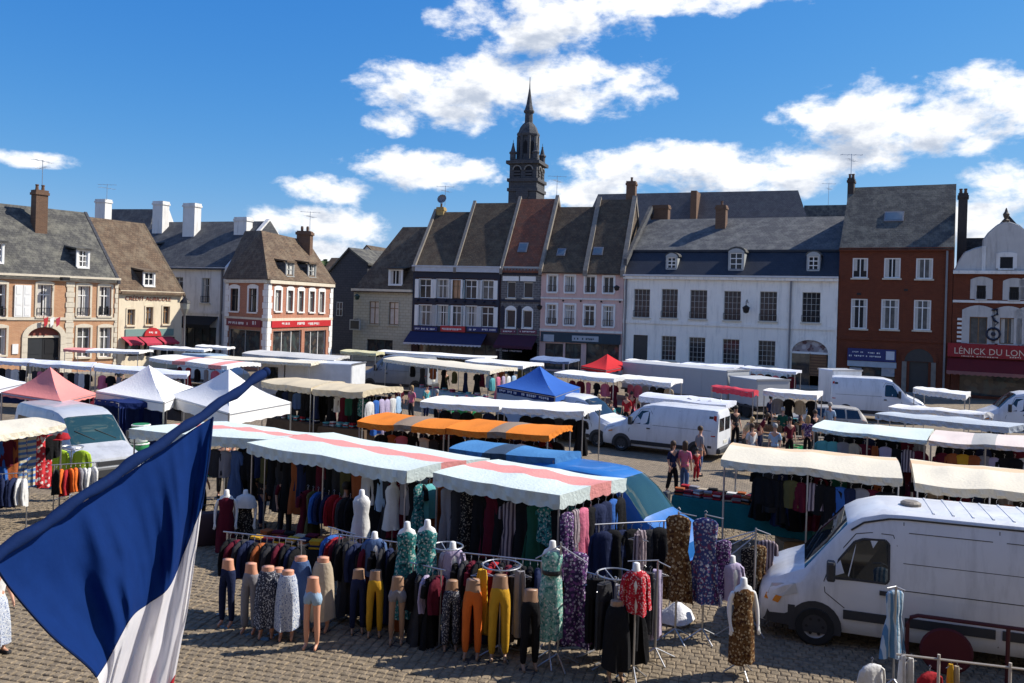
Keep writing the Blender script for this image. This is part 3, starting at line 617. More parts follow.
# ------------------------------------------------------------------ E: dark gable and low roof between corner shop and cream house
fE = Fr(329.5, 93, 367, 90.5); hE = fE.root('dark_gabled_house', 'dark slate-hung gable in shade at the narrow street beside the corner shop', 'house')
zl = fE.px(331, 273)[1]; za = fE.px(351, 249.5); zr_ = fE.px(365, 263)[1]
g = MB(); g.prism([(0, 0), (fE.L, 0), (fE.L, zr_), za, (0, zl)], 0, 11); g.build('wall', DARKWALL, hE)
g = MB()
for p, q_ in (((-.3, zl - .2), za), (za, (fE.L + .3, zr_ - .25))): g.prism([p, q_, (q_[0], q_[1] + .22), (p[0], p[1] + .22)], -.25, 11.2)
g.build('roof', SLATE, hE)
h = fE.rect((338, 302, 344, 316)); window(hE, h, 2, 2, fm=PAINTG, yoff=-.19, rev=.17, sill=False)
fE2 = Fr(312, 108, 346, 106); h2 = fE2.root('low_house', 'distant low house with a long grey brown roof beyond the corner shop', 'house'); ze = 7.4; zr_ = fE2.px(330, 258.5, 4)[1]
wall_mesh(fE2.L, ze, 8, [], zr_, 4).build('wall', WHITEC, h2); roof_gable(0, fE2.L, ze, zr_, 4, 8).build('roof', TILEB, h2)
fE3 = Fr(357, 120, 378, 119); h3 = fE3.root('small_gabled_house', 'pale little gable and roof lantern far behind the dark gabled house', 'house'); zz = fE3.px(368, 246); ze = zz[1] - 1.6
g = MB(); g.prism([(0, 0), (fE3.L, 0), (fE3.L, ze), zz, (0, ze)], 0, 8); g.build('wall', WHITEC, h3)
g = MB()
for p, q_ in (((-.2, ze - .15), zz), (zz, (fE3.L + .2, ze - .15))): g.prism([p, q_, (q_[0], q_[1] + .15), (p[0], p[1] + .15)], -.2, 8.2)
g.build('roof', TILED, h3)

# ------------------------------------------------------------------ F: small old stone house
fF = Fr(354, 82.4, 413, 80); ZE = fF.px(385, 288.5)[1]; HD = 4.6; ZR = fF.px(412, 228, HD)[1]; D = 9.2
hF = fF.root('stone_house', 'small pale stone house with two upper windows, hipped brown roof and hanging sign', 'house')
H = [fF.rect(r) for r in ((370.3, 301.5, 380, 324), (390, 302.3, 399.5, 324.7))]; a, b, c_, d_ = fF.rect((368, 339.6, 393.6, 356)); shop = [(a, b, .4, d_)]
link('wall', merge_mesh(wall_mesh(fF.L, ZE, D, H + shop).mesh('wall', WOLD)), hF)
for h in H: window(hF, h, 2, 2, fm=WOODB, gm=mat('painted_sky_glass', (.62, .55, .48), .1, .25, 1.5), tops=[.72], rail=False, sur=WOLD, sw=.1, arch=.1)  # bright sky reflection and pale curtains both put into the pane colour
window(hF, shop[0], 3, 1, fm=PAINTD, gm=SHOPG, sill=False)
roof_gable(0, fF.L, ZE, ZR, HD, D, 2.6, 0).build('roof', TILEB, hF); MB().box(-.15, fF.L, -.28, -.01, ZE - .3, ZE - .06).build('cornice', STONE, hF)
dormer(hF, fF, (391, 270, 402.5, 284.5), ZE, (ZR - ZE) / HD, roofm=TILED, wallm=TILED, style=dict(nx=2, ny=1))
s0, s1, z0, z1 = fF.rect((350.5, 319.5, 361, 330), -.6)
o = MB().box(0, s1 - s0, 0, .12, 0, z1 - z0).build('hanging_sign', PAINTG); o.location = fF.w(s0, -.6, z0); o.rotation_euler = (0, 0, fF.ang); tag(o, 'pale framed hanging sign on the left corner of the stone house', 'sign')
MB().box(.12, s1 - s0 - .12, -.02, .14, .12, z1 - z0 - .12).build('sign_face', PAINTD, o)
MB().box(s0 + .5, s0 + .56, -.62, .0, z1, z1 + .05).build('sign_bracket', IRON, hF)
s0, z0 = fF.px(362, 297); g = MB(); g.tube((s0, 0, z0 + .4), (s0, -.7, z0 + .4), .025); g.lathe([(.05, .3), (.28, .1), (.2, -.25), (.02, -.3)], 8, 0, (s0, -.7, z0)); g.build('wall_lamp', mat('dark_green_iron', (.02, .05, .035), .5), hF)

# ------------------------------------------------------------------ G: navy timbered cafe with two roofs
fG = Fr(413, 80, 501, 77.5); ZE = fG.px(457, 267)[1]; D = 10; HD = 4.7
hG = fG.root('timbered_cafe', 'navy and plum timbered cafe with white window shutters, twin brown roofs and navy awning', 'cafe')
uw = [(420.5, 279.2, 432, 298), (437.7, 279.4, 449.5, 298.2), (453.4, 280, 463, 298.4), (466.3, 280.3, 477.6, 298.8), (483.5, 280.5, 494.5, 299.4)]
lw = [(420, 305, 433, 325.5), (438, 305.3, 450, 326), (452.5, 306, 462, 326), (466.5, 306, 477.6, 326.5), (482.5, 307, 494.5, 327)]
H = [fG.rect(r) for r in uw + lw]; a, b, c_, d_ = fG.rect((419, 344, 497, 358)); shop = [(a, b, .2, d_)]
link('wall', merge_mesh(wall_mesh(fG.L, ZE, D, H + shop).mesh('wall', PLUM)), hG)
for i, h in enumerate(H):
    window(hG, h, 2, 2, fm=WOODB if i == 2 else PAINTW, gm=GLASSO if i == 2 else (GLASSC if i % 3 else GLASS), tops=[.66], sur=PAINTW, sw=.05, sill=False)
    if i not in (2, 7):
        for a, b in ((h[0] - .42, h[0] - .07), (h[1] + .07, h[1] + .42)): MB().box(a, b, -.1, -.03, h[2], h[3]).build('shutter', PAINTW, hG)
    else:
        for a, b in ((h[0] - .3, h[0] - .07), (h[1] + .07, h[1] + .3)): MB().box(a, b, -.1, -.03, h[2], h[3]).build('shutter', mat('faded_blue_board', (.25, .38, .40), .6), hG)
window(hG, shop[0], 7, 1, fm=PAINTD, gm=SHOPG, sill=False)
for n_, ya, yb in (('timber_band', 272.5, 278), ('timber_band', 299.6, 304), ('timber_band', 326.5, 331.5)):
    z1, z0 = fG.px(457, ya)[1], fG.px(457, yb)[1]; g = MB(); g.box(.05, fG.L - .05, -.09, -.004, z0, z1); o = g.build(n_, NAVYW, hG)
    if ya > 290 and ya < 310:
        g = MB()
        for i in range(9): x = .6 + i * (fG.L - 1.2) / 8; g.lathe([(.04, 0), (.16, .12), (.03, .24)], 7, 0, (x, -.16, z0 + .15))
        g.build('carved_bosses', NAVYW, o)
for x in (415, 435, 451.2, 464.8, 480, 499): s0 = fG.px(x, 300)[0]; MB().box(s0 - .12, s0 + .12, -.075, -.004, fG.px(x, 326)[1], fG.px(x, 273)[1]).build('timber_post', NAVYW, hG)
z1, z0 = fG.px(457, 266)[1], fG.px(457, 272)[1]; g = MB(); g.box(.0, fG.L, -.34, -.005, z0, z1 - .12); g.box(0, fG.L, -.42, -.005, z1 - .12, z1); g.build('cornice', PAINTG if False else mat('pale_blue_grey_paint', (.46, .48, .52), .6), hG)
sm = fG.px(457, 267)[0]; ZR1 = fG.px(459, 213, HD)[1]; ZR2 = fG.px(501, 204, HD)[1]; e0 = ZE + .05
for x0, x1, zr in ((0, sm, ZR1), (sm, fG.L, ZR2)):
    roof_gable(x0, x1, e0, zr, HD, D).build('roof', TILED, hG)
    for x in (x0 + .05, x1 - .05): MB().add([(x, 0, e0 - .2), (x, D, e0 - .2), (x, D, e0), (x, HD, zr), (x, 0, e0)], [(0, 1, 2, 3, 4)]).build('gable_wall', BRICK_C, hG)
coping(hG, .16, .28, e0, ZR1, HD, D, .42); coping(hG, sm, .28, e0, ZR2, HD, D, .36)
s0, s1, z0, z1 = fG.rect((413.5, 332.5, 488, 348), -.0); blind(hG, s0 - .2, s1, z1, z0 + .45, 1.6, NAVYC, 'awning', .12, -.1, hem=mat('pale_hem', (.5, .5, .55), .8))
chimney(hG, fG, (437.5, 207, 444.5, 216), HD - .3, .7, ZR1 - .6, mat('ochre_chimney', (.36, .25, .10), .9), 1)
c = fG.px(446, 206, HD); aerial(hG, (c[0], HD, c[1]), 2.0); g = MB(); g.lathe([(.02, 0), (.35, .1), (.48, .26), (.44, .27), (.3, .12), (.02, .03)], 12); g.xf(Matrix.Translation((c[0] - .1, HD - .4, c[1] + .55)) @ Matrix.Rotation(R(70), 4, 'X')); g.build('satellite_dish', LEAD, hG)
flat_sign(fG, (441.5, 326, 466, 331.8), RED, 'small bright red sign on the front of the navy timbered cafe above its awning', off=-.2, mk=[((443, 327.6, 464.5, 330.8), 1)])
flat_sign(fG, (415, 326.6, 438, 330.8), NAVYS, 'narrow navy board of white lettering left of the red cafe sign', off=-.2, mk=[((416, 327.5, 436, 330.2), 1)])
flat_sign(fG, (468, 327.2, 498, 331.8), NAVYS, 'narrow navy board of white lettering right of the red cafe sign', off=-.2, mk=[((469, 328.2, 479, 331), 1), ((483, 328.4, 496.5, 331.2), 1)])

# ------------------------------------------------------------------ H: glazed grey brick house
fH = Fr(501, 77.5, 541, 76.3); ZE = fH.px(520, 268)[1]; ZR = fH.px(540, 200, HD)[1]
hH = fH.root('narrow_house', 'narrow patterned grey brick house with a red brown tiled roof and maroon awning', 'house')
H = [fH.rect(r) for r in ((508, 281.8, 516.6, 298), (524.4, 282.4, 534, 298), (507.3, 310, 516.3, 327.6), (524, 310.6, 533, 327.8))]; a, b, c_, d_ = fH.rect((503, 342, 538, 360)); shop = [(a, b, .2, d_)]
link('wall', merge_mesh(wall_mesh(fH.L, ZE, D, H + shop, ZR, HD).mesh('wall', BRICK_G)), hH)
for i, h in enumerate(H): window(hH, h, 1, 1, fm=PAINTW, gm=GLASS, sur=PAINTW if i > 1 else None, sw=.1, arch=.3 if i > 1 else 0)
for r in ((504, 276.3, 520, 281), (521.5, 276.4, 537, 281.3)): s0, s1, z0, z1 = fH.rect(r); MB().box(s0, s1, -.08, -.003, z0, z1).build('lintel', PAINTW, hH)
for ya, yb, m_ in ((266.5, 268.5, PAINTG), (299.5, 302, NAVYW), (272, 275, NAVYW)): z1, z0 = fH.px(520, ya)[1], fH.px(520, yb)[1]; MB().box(0.02, fH.L - .02, -.1, -.004, z0, z1).build('band', m_, hH)
g = MB()
for i in range(12): x = .1 + (fH.L - .2) * i / 12; g.box(x, x + .15, -.22, -.005, ZE - .42, ZE - .08)
g.build('corbels', BRICK_G, hH)
g = MB(); z1 = fH.px(520, 303)[1]
for r in ((501.8, 306, 505.2, 328), (518.5, 306, 522, 328)):     # arched niche strips between the windows
    s0, s1, z0, z2 = fH.rect(r); g.prism([(s0, z0), (s1, z0)] + [((s0 + s1) / 2 + (s1 - s0) / 2 * math.cos(math.pi * i / 6), z2 - .2 + .25 * math.sin(math.pi * i / 6)) for i in range(7)], -.07, -.003)
g.build('niche', NAVYW, hH)
roof_gable(0, fH.L, ZE, ZR, HD, D).build('roof', TILER, hH); coping(hH, .05, .28, ZE, ZR, HD, D, .40); coping(hH, fH.L - .02, .32, ZE, ZR, HD, D, .45)
skylight(hH, fH, (518.5, 243.6, 527.8, 253), ZE, (ZR - ZE) / HD)
flat_sign(fH, (502, 329.5, 517, 333.3), mat('plum_sign', (.15, .04, .07), .6), 'left one of two plum fascia boards on the narrow grey brick house', off=-.12, mk=[((503, 330.4, 516, 332.5), 1)])
flat_sign(fH, (519.5, 329.8, 537.5, 333.6), mat('plum_sign', (.15, .04, .07), .6), 'right one of two plum fascia boards on the narrow grey brick house', off=-.12, mk=[((521, 330.6, 536.5, 332.7), 1)])
s0, s1, z0, z1 = fH.rect((498.5, 335, 538.5, 352)); blind(hH, max(.0, s0), s1, z1, z0 + .6, 1.5, mat('maroon_canvas', (.055, .012, .03), .85), 'awning', .2, -.1); 
s0, s1, z0, z1 = fH.rect((496, 349.6, 525, 352), -1.62); marks(1, s0, s1, z0, z1, -1.625, 8).build('awning_lettering', mat('faded_letter', (.33, .27, .25), .8), hH)
c = fH.px(563, 204, HD); aerial(hH, (fH.L - .1, HD, ZR + .3), 2.0)

# ------------------------------------------------------------------ I: pink house, two roofs
fI = Fr(541, 76.3, 624, 74); ZE = fI.px(582, 269.5)[1]
hI = fI.root('pink_house', 'pink rendered house with white window surrounds over a dark teal shopfront', 'house')
uw = [(549.3, 275.5, 557.6, 292), (566.5, 276, 575.4, 292.3), (586.5, 276.4, 596, 292.8), (604.8, 277, 614.6, 293)]
lw = [(548, 304.5, 557.4, 324.4), (565.7, 305, 575.5, 325), (585.4, 305.6, 595.2, 326), (604.2, 306, 614.4, 326.7)]
H = [fI.rect(r) for r in uw + lw]; shop = [fI.rect(r) for r in ((546, 343.5, 564, 362), (566, 343.5, 582, 362), (587, 344, 620, 362))]; shop = [(a, b, .15, d) for a, b, c, d in shop]
link('wall', merge_mesh(wall_mesh(fI.L, ZE, D, H + shop).mesh('wall', PINK)), hI)
for i, h in enumerate(H): window(hI, h, 2, 2, fm=PAINTW, gm=GLASSC if i % 4 < 2 else GLASS, tops=[] if i < 4 else [.74], sur=PAINTW, sw=.16, rail=True)
for h in shop: window(hI, h, 2, 1, fm=PAINTD, gm=SHOPG, sill=False)
for ya, yb in ((298, 299.6), (330, 332.2), (270, 273)): z1, z0 = fI.px(582, ya)[1], fI.px(582, yb)[1]; MB().box(.02, fI.L - .02, -.09, -.004, z0, z1).build('string_course', WHITEC, hI)
sm = fI.px(587, 269)[0]; ZR1 = fI.px(576, 208, HD)[1]; ZR2 = fI.px(612, 200.7, HD)[1]
for x0, x1, zr in ((0, sm, ZR1), (sm, fI.L, ZR2)):
    roof_gable(x0, x1, ZE, zr, HD, D).build('roof', TILED, hI)
    for x in (x0 + .05, x1 - .05): MB().add([(x, 0, ZE - .1), (x, D, ZE - .1), (x, D, ZE), (x, HD, zr), (x, 0, ZE)], [(0, 1, 2, 3, 4)]).build('gable_wall', BRICK_C, hI)
coping(hI, sm, .4, ZE, ZR2, HD, D, .40); coping(hI, fI.L - .1, .4, ZE, ZR2, HD, D, .45)
skylight(hI, fI, (557.5, 249.5, 566, 256.7), ZE, (ZR1 - ZE) / HD); skylight(hI, fI, (593.5, 248, 603.5, 256), ZE, (ZR2 - ZE) / HD)
chimney(hI, fI, (627, 181, 636, 216), HD, .9, ZR2 - 1.2, BRICK_C, 1)
z1, z0 = fI.px(582, 333)[1], fI.px(582, 343)[1]; MB().box(.15, fI.L - .15, -.16, -.004, z0, z1).build('fascia', TEALD, hI)
flat_sign(fI, (573, 336, 599.5, 341.5), mat('pale_grey_sign', (.36, .40, .44), .6), 'pale grey sign plate in the middle of the dark teal fascia under the pink house', off=-.2, th=.035, mk=[((575, 337.5, 597, 340.5), 1)], mkm=TEALD)
flat_sign(fI, (544.5, 334.5, 555, 341.5), mat('pale_grey_sign', (.36, .40, .44), .6), 'pale grey sign plate at the left end of the dark teal fascia', off=-.2, th=.035)
for x, y in ((543, 307), (619.5, 288)): s0, z0 = fI.px(x, y); g = MB(); g.tube((s0, 0, z0), (s0, -.8, z0 + .15), .03); g.lathe([(.05, .22), (.26, .08), (.18, -.22), (.02, -.28)], 8, 0, (s0, -.8, z0)); g.build('wall_lamp', IRON, hI)
for i in range(4): s0 = (H[i][0] + H[i][1]) / 2 + 1.05; MB().lathe([(.02, 0), (.09, .03), (.09, .06), (.02, .08)], 7, 0, (s0, -.02, H[i][2] - .75), 'y').build('tie_plate', IRON, hI)

# ------------------------------------------------------------------ J: long white house, mansard slate
fJ = Fr(624, 74, 838.5, 66.3); ZE = fJ.px(730, 275)[1]; ZB = fJ.px(730, 250.5, 1.9)[1]; HD = 7; ZR = fJ.px(785, 217.3, HD)[1]; D = 13
hJ = fJ.root('white_mansion', 'long white two storey house with dark mansard slate roof and three arched dormers', 'house')
uw = [(634.8, 289, 650.8, 317.5), (662.4, 289, 678.6, 318), (691, 290, 708, 319), (724.8, 291, 741.8, 320.5), (760.6, 291.5, 778, 321.4), (803, 292.3, 821.4, 322.7)]
lw = [(662.2, 336, 677, 360.5), (689.8, 337.3, 706.2, 362.3), (723.5, 339.2, 740.2, 364), (759, 340.7, 776.3, 366)]
H = [fJ.rect(r) for r in uw + lw]; dr = fJ.rect((634, 335, 648.3, 372)); dr = (dr[0], dr[1], .05, dr[3]); ar = fJ.rect((792.5, 340, 829, 380)); ar = (ar[0], ar[1], .05, ar[3])
link('wall', merge_mesh(wall_mesh(fJ.L, ZE, D, H + [dr, ar]).mesh('wall', WHITEW)), hJ)
for i, h in enumerate(H): window(hJ, h, 4, 5, fm=mat('pale_green_grey_joinery', (.52, .52, .49), .5, .08, 4), gm=GLASS, bars=.011, fw=.045, sill=True, rail=i < 6)
g = MB(); g.box(dr[0], dr[1], .12, .2, .05, dr[3])
for i in range(2):
    for j in range(3): g.box(dr[0] + .12 + i * (dr[1] - dr[0]) / 2, dr[0] + (i + 1) * (dr[1] - dr[0]) / 2 - .08, .1, .12, .2 + j * .85, .9 + j * .85)
g.build('door', PAINTD, hJ)
xm, hw = (ar[0] + ar[1]) / 2, (ar[1] - ar[0]) / 2; rise = hw * .75; zs = ar[3] - rise; n = 14
ip = [(xm + hw * math.cos(math.pi * i / n), zs + rise * math.sin(math.pi * i / n)) for i in range(n + 1)]; op = [(xm + (hw + .28) * math.cos(math.pi * i / n), zs + (rise + .28) * math.sin(math.pi * i / n)) for i in range(n + 1)]
g = MB(); 
for i in range(n): g.prism([ip[i], ip[i + 1], (ip[i + 1][0], ar[3] + .002), (ip[i][0], ar[3] + .002)], .001, .2)
g.build('spandrel', WHITEW, hJ); g = MB()
for i in range(n): g.prism([ip[i], op[i], op[i + 1], ip[i + 1]], -.06, .15)
g.build('arch_moulding', WHITEW, hJ)
MB().prism(ip, .16, .22).build('fanlight', mat('lunette_painting', (.30, .26, .26), .6, .3, 2, pattern=('floral', (.45, .42, .42), (.12, .06, .06), 2.2)), hJ)
g = MB(); g.box(ar[0], xm, .16, .24, .05, zs); g.build('shop_window', SHOPG, hJ); MB().box(xm + .04, ar[1] - .1, .1, .2, .9, zs - .1).build('timber_panel', mat('brown_boarding', (.22, .11, .05), .7, .25, 4, pattern=('stripe', (.13, .06, .03), 1.4, 'Z')), hJ)
MB().box(xm, xm + .03, .06, .22, .05, zs).build('door_frame', WOODB, hJ); MB().box(ar[0], ar[1], .1, .26, zs - .08, zs + .08).build('transom', PAINTW, hJ)
z = fJ.px(730, 325)[1]; MB().box(0.02, fJ.L - .02, -.09, -.004, z - .14, z + .14).build('string_course', WHITEW, hJ); MB().box(0, fJ.L, -.3, -.01, ZE - .42, ZE - .2).build('cornice', WHITEW, hJ); MB().box(0, fJ.L, -.4, -.01, ZE - .19, ZE - .04).build('gutter', mat('white_gutter', (.55, .55, .55), .6), hJ)
pr = [(-.25, ZE - .02), (1.9, ZB), (2.05, ZB + .03), (2.05, ZE - .02)]
MB().prism(pr, .015, fJ.L - .015, axis='x').build('roof', SLATEB, hJ)
MB().prism([(1.75, ZB), (HD, ZR), (D, ZE), (D, ZE - .1), (2.05, ZE - .1), (2.05, ZB + .02)], .015, fJ.L - .015, axis='x').build('roof', mat('grey_slate', (.080, .083, .090), .8, .26, 2.2, .5, pattern=('roof', (.07, .072, .078), (.20, .20, .18), .75)), hJ)
MB().box(.02, fJ.L - .02, 1.68, 1.86, ZB - .12, ZB + .05).build('break_moulding', SLATEB, hJ)
kJ = (ZB - ZE) / 1.9
for r in ((668.5, 257.5, 677, 268.5), (731, 253, 743.5, 269.5), (809.5, 256.5, 819.5, 270)): dormer(hJ, fJ, r, ZE, kJ, roofm=SLATE, wallm=PAINTG, style=dict(nx=2, ny=3, fm=PAINTW), arch=True, trim=PAINTG, sidew=.13)
chimney(hJ, fJ, (716.5, 205, 726.5, 231), 5.2, .9, ZB + .5, BRICK_C, 1); 
chimney(hJ, fJ, (653, 205, 669, 219), 7.5, .8, ZB + .5, BRICK_C, 0)
s0, z0 = fJ.px(749, 309); g = MB(); g.path([(s0, -.02, z0 + .5), (s0, -.5, z0 + .75), (s0, -.8, z0 + .6), (s0, -.8, z0 + .3)], .03); g.lathe([(.05, .3), (.3, .12), (.2, -.3), (.02, -.36)], 8, 0, (s0, -.8, z0)); g.build('wall_lamp', IRON, hJ)
for x in (625.5, 790): s0 = fJ.px(x, 330)[0]; MB().box(max(.05, s0), max(.05, s0) + .13, -.16, -.02, 0, ZE - .45).build('downpipe', LEAD, hJ)
coping(hJ, .05, .3, ZE + .8, ZR + .8, HD, D, .5, SLATED, 0)
# big roof behind
fJ2 = Fr(568, 110, 822, 99); h2 = fJ2.root('church_hall', 'big grey brown hipped roof rising behind the long white house', 'hall'); ZE2 = 12.0; ZR2 = fJ2.px(690, 193.2, 6)[1]
wall_mesh(fJ2.L, ZE2, 12, []).build('wall', GREYSTONE, h2); roof_gable(0, fJ2.L, ZE2, ZR2, 6, 12, 2.0, 3.2).build('roof', mat('purple_grey_slate', (.125, .112, .11), .8, .2, 2, .4, pattern=('roof', (.095, .085, .085), (.18, .17, .15), .5)), h2)
s0, s1, z0, z1 = fJ2.rect((692, 191, 698, 218), 3); MB().box(s0, s1, 2.6, 6, ZE2 + 1, z1).build('chimney', BRICK_C, h2)
fJ3 = Fr(800, 108, 846, 106); h3 = fJ3.root('grey_roofed_house', 'low grey roof just visible between the hipped hall and the tall red brick house', 'house'); zr3 = fJ3.px(820, 206, 4)[1]
wall_mesh(fJ3.L, 11.5, 8, [], zr3, 4).build('wall', WHITEC, h3); roof_gable(0, fJ3.L, 11.5, zr3, 4, 8).build('roof', SLATE, h3); aerial(h3, (fJ3.L * .55, 4, zr3), 3)

# ------------------------------------------------------------------ K: tall red brick house
fK = Fr(838.5, 66.3, 953, 62.6); ZE = fK.px(896, 247)[1]; HD = 5; ZR = fK.px(905, 187, HD)[1]; D = 10
hK = fK.root('brick_house', 'tall three storey red brick house with steep grey slate roof and wide skylight', 'house')
uw = [(853.5, 258, 869, 278), (885, 258, 901.6, 278.2), (917, 258.3, 934, 278.9)]; lw = [(851.8, 298.8, 868.4, 328.7), (882, 299.3, 900, 329.4), (914.7, 300, 932, 330.2)]
H = [fK.rect(r) for r in uw + lw]; dr = fK.rect((910, 362, 929, 395)); dr = (dr[0], dr[1], .05, dr[3]); sh = fK.rect((850, 362, 896, 392)); sh = (sh[0], sh[1], .1, sh[3])
link('wall', merge_mesh(wall_mesh(fK.L, ZE, D, H + [dr, sh], ZR, HD).mesh('wall', BRICK_R)), hK)
for i, h in enumerate(H): window(hK, h, 2, 2, fm=PAINTW, gm=GLASS if i in (0, 1, 3) else GLASSC, tops=[] if i < 3 else [.74], rail=False, rev=.10, fw=.09, sur=None, sill=True)
g = MB(); g.box(dr[0], dr[1], .15, .22, .05, dr[3]); g.build('door', PAINTD, hK)
xm, hw = (dr[0] + dr[1]) / 2, (dr[1] - dr[0]) / 2 + .35; g = MB(); n = 10; z0 = dr[3]
for i in range(n):
    a, b = math.pi * i / n, math.pi * (i + 1) / n; g.prism([(xm + hw * math.cos(a), z0 + hw * math.sin(a)), (xm + (hw + .3) * math.cos(a), z0 + (hw + .3) * math.sin(a)), (xm + (hw + .3) * math.cos(b), z0 + (hw + .3) * math.sin(b)), (xm + hw * math.cos(b), z0 + hw * math.sin(b))], -.08, -.003)
g.build('door_arch', BRICK_R, hK); MB().prism([(xm + hw * math.cos(math.pi * i / n), z0 + .02 + hw * math.sin(math.pi * i / n)) for i in range(n + 1)], -.03, -.003).build('tympanum', PAINTD, hK)
for s_ in (-1, 1): MB().box(xm + s_ * hw - .16, xm + s_ * hw + .16, -.1, -.003, 0, z0).build('door_pillar', COPE, hK)
g = MB(); g.box(sh[0], sh[1], .12, .2, .1, sh[3]); g.build('shop_window', SHOPG, hK)
s0, s1, z0, z1 = fK.rect((848.5, 361.5, 897.5, 367)); MB().box(s0, s1, -.12, -.004, z0, z1).build('lintel_band', mat('pale_blue_panel', (.38, .42, .46), .6), hK)
for r in ((850.5, 367.5, 862.5, 375.5), (882.5, 367.5, 895.5, 376.5)): s0, s1, z0, z1 = fK.rect(r); MB().box(s0, s1, -.05, -.004 + .1, z0, z1).build('shop_poster', mat('grey_poster', (.34, .33, .34), .7, .2, 3, pattern=('floral', (.4, .36, .36), (.25, .27, .34), 3)), hK)
roof_gable(0, fK.L, ZE, ZR, HD, D, ov=.2).build('roof', SLATE, hK); MB().box(0, fK.L, -.2, -.01, ZE - .3, ZE - .05).build('cornice', BRICK_R, hK)
z = fK.px(896, 340)[1]; MB().box(.02, fK.L - .02, -.08, -.004, z - .1, z + .1).build('string_course', BRICK_R, hK)
skylight(hK, fK, (885, 213, 904.5, 222.5), ZE, (ZR - ZE) / HD)
chimney(hK, fK, (848.5, 178, 854.8, 200), 4.4, 1.0, ZR - 2.5, mat('black_brick', (.05, .042, .038), .9, .2, 3, .3), 2); 
chimney(hK, fK, (958.5, 193, 968, 267), 1.6, 1.2, ZE - 2, mat('black_brick', (.05, .042, .038)), 2); c = fK.px(852, 178, 4.8); aerial(hK, (c[0], 4.8, c[1]), 2.0)
g = MB()
for r in ((858, 293, 862, 295), (905, 289, 909, 291)): s0, s1, z0, z1 = fK.rect(r); g.box(s0, s1, -.05, -.004, z0, z1)
g.build('tie_plate', IRON, hK)
MB().box(fK.L - .5, fK.L - .36, -.16, -.02, 0, ZE - .3).build('downpipe', LEAD, hK)
flat_sign(fK, (848.5, 349, 897, 361.2), NAVYS, 'navy blue shop sign with white panel low on the red brick house', off=-.16, th=.15, mk=[((852, 350.8, 864, 353), 1), ((850, 354.5, 866, 357), 1), ((869, 352, 881, 354.2), 1), ((867, 355.5, 885, 357.7), 1)])
a, b, c_, d_ = fK.rect((887, 351.5, 895.5, 360), -.17); o = MB().box(0, b - a, 0, .02, 0, d_ - c_).build('sign_plate', mat('pale_plate', (.55, .57, .62), .6)); o.location = fK.w(a, -.185, c_); o.rotation_euler = (0, 0, fK.ang); tag(o, 'small square pale plate at the right end of the navy shop sign', 'sign')

# ------------------------------------------------------------------ L: red brick gable house with white curved gable
fL = Fr(953, 62.6, 1062, 59.2); ZG = fL.px(1007, 272.5)[1]; D = 10
hL = fL.root('gabled_shop', 'red brick shop with a white scrolled gable, finial and toothed window surrounds', 'shop')
uw = [(977.8, 285.5, 986.8, 299), (1010.5, 287, 1019.8, 300)]; lw = [(970.5, 317, 988.2, 343.6), (1000.7, 318, 1017.5, 344)]
xmL = fL.px(1007, 280)[0]
H = [fL.rect(r) for r in uw + lw]; H += [(2 * xmL - h[1] + .0, 2 * xmL - h[0], h[2], h[3]) for h in (H[0], H[2])]; a, b, c_, d_ = fL.rect((958, 372, 1050, 395)); shop = [(.6, fL.L - .6, .2, d_)]
H[1] = H[1]; 
link('wall', merge_mesh(wall_mesh(fL.L, ZG, D, H + shop).mesh('wall', BRICK_R)), hL)
GABW = mat('greyed_white_render', (.50, .48, .45), .9, .08, 1.5, .3, pattern=('stain', (.24, .22, .21), 1.1, .75))
for i, h in enumerate(H):
    small = i in (0, 1, 4)
    window(hL, h, 1 if small else 2, 1, fm=PAINTD if small else WOODB, gm=GLASS if small else GLASSC, sur=GABW, sw=.42 if small else .5, arch=.22 if small else .35, rail=small)
    if not small:
        g = MB()
        for j in range(6):
            zz = h[2] + (h[3] - h[2]) * (j + .15) / 6; hh = (h[3] - h[2]) / 12
            if i == 2: g.box(h[0] - .8, h[0] - .5, -.045, -.003, zz, zz + hh)
            if i == 5: g.box(h[1] + .5, h[1] + .8, -.045, -.003, zz, zz + hh)
        if g.v: g.build('toothing', WHITEC, hL)
s0, s1 = H[2][1] + .5, H[3][0] - .5; MB().box(s0, s1, -.045, -.003, H[2][2], H[2][3] + .6).build('centre_panel', WHITEC, hL)
xc = (s0 + s1) / 2; g = MB(); zc = fL.px(993, 334)[1]; g.path([(xc + .42 * math.cos(t), -.1, zc + .42 * math.sin(t)) for t in [2 * math.pi * i / 14 for i in range(14)]], .09, 6, closed=True); g.lathe([(.02, 0), (.16, .03), (.16, .08), (.02, .1)], 8, 0, (xc, -.05, zc), 'y')
zc2 = fL.px(993, 317)[1]; g.path([(xc - .15, -.1, zc2 + .5), (xc + .2, -.1, zc2 + .55), (xc + .22, -.1, zc2 + .2), (xc - .1, -.1, zc2 + .05), (xc + .05, -.1, zc2 - .25), (xc + .28, -.1, zc2 - .4), (xc + .1, -.1, zc2 - .6)], [.06, .12, .1, .09, .1, .07, .04], 6); g.build('emblem', NAVYW, hL)
z = fL.px(1000, 302)[1]; MB().box(0.02, fL.L, -.08, -.004, z - .09, z + .09).build('string_course', WHITEC, hL); MB().box(0, fL.L, -.28, -.01, ZG - .12, ZG + .12).build('cornice', WHITEC, hL)
half = [(953.5, 271), (957, 269), (960, 262), (966, 253), (976, 249), (984.5, 247), (985, 240), (990, 233), (998, 226), (1007, 221.5)]
gp = [fL.px(x, y) for x, y in half]; gp = gp + [(2 * xmL - x, z) for x, z in reversed(gp[:-1])]; xl = fL.px(1007, 222)[0]; gp = [(x + (0), z) for x, z in gp]
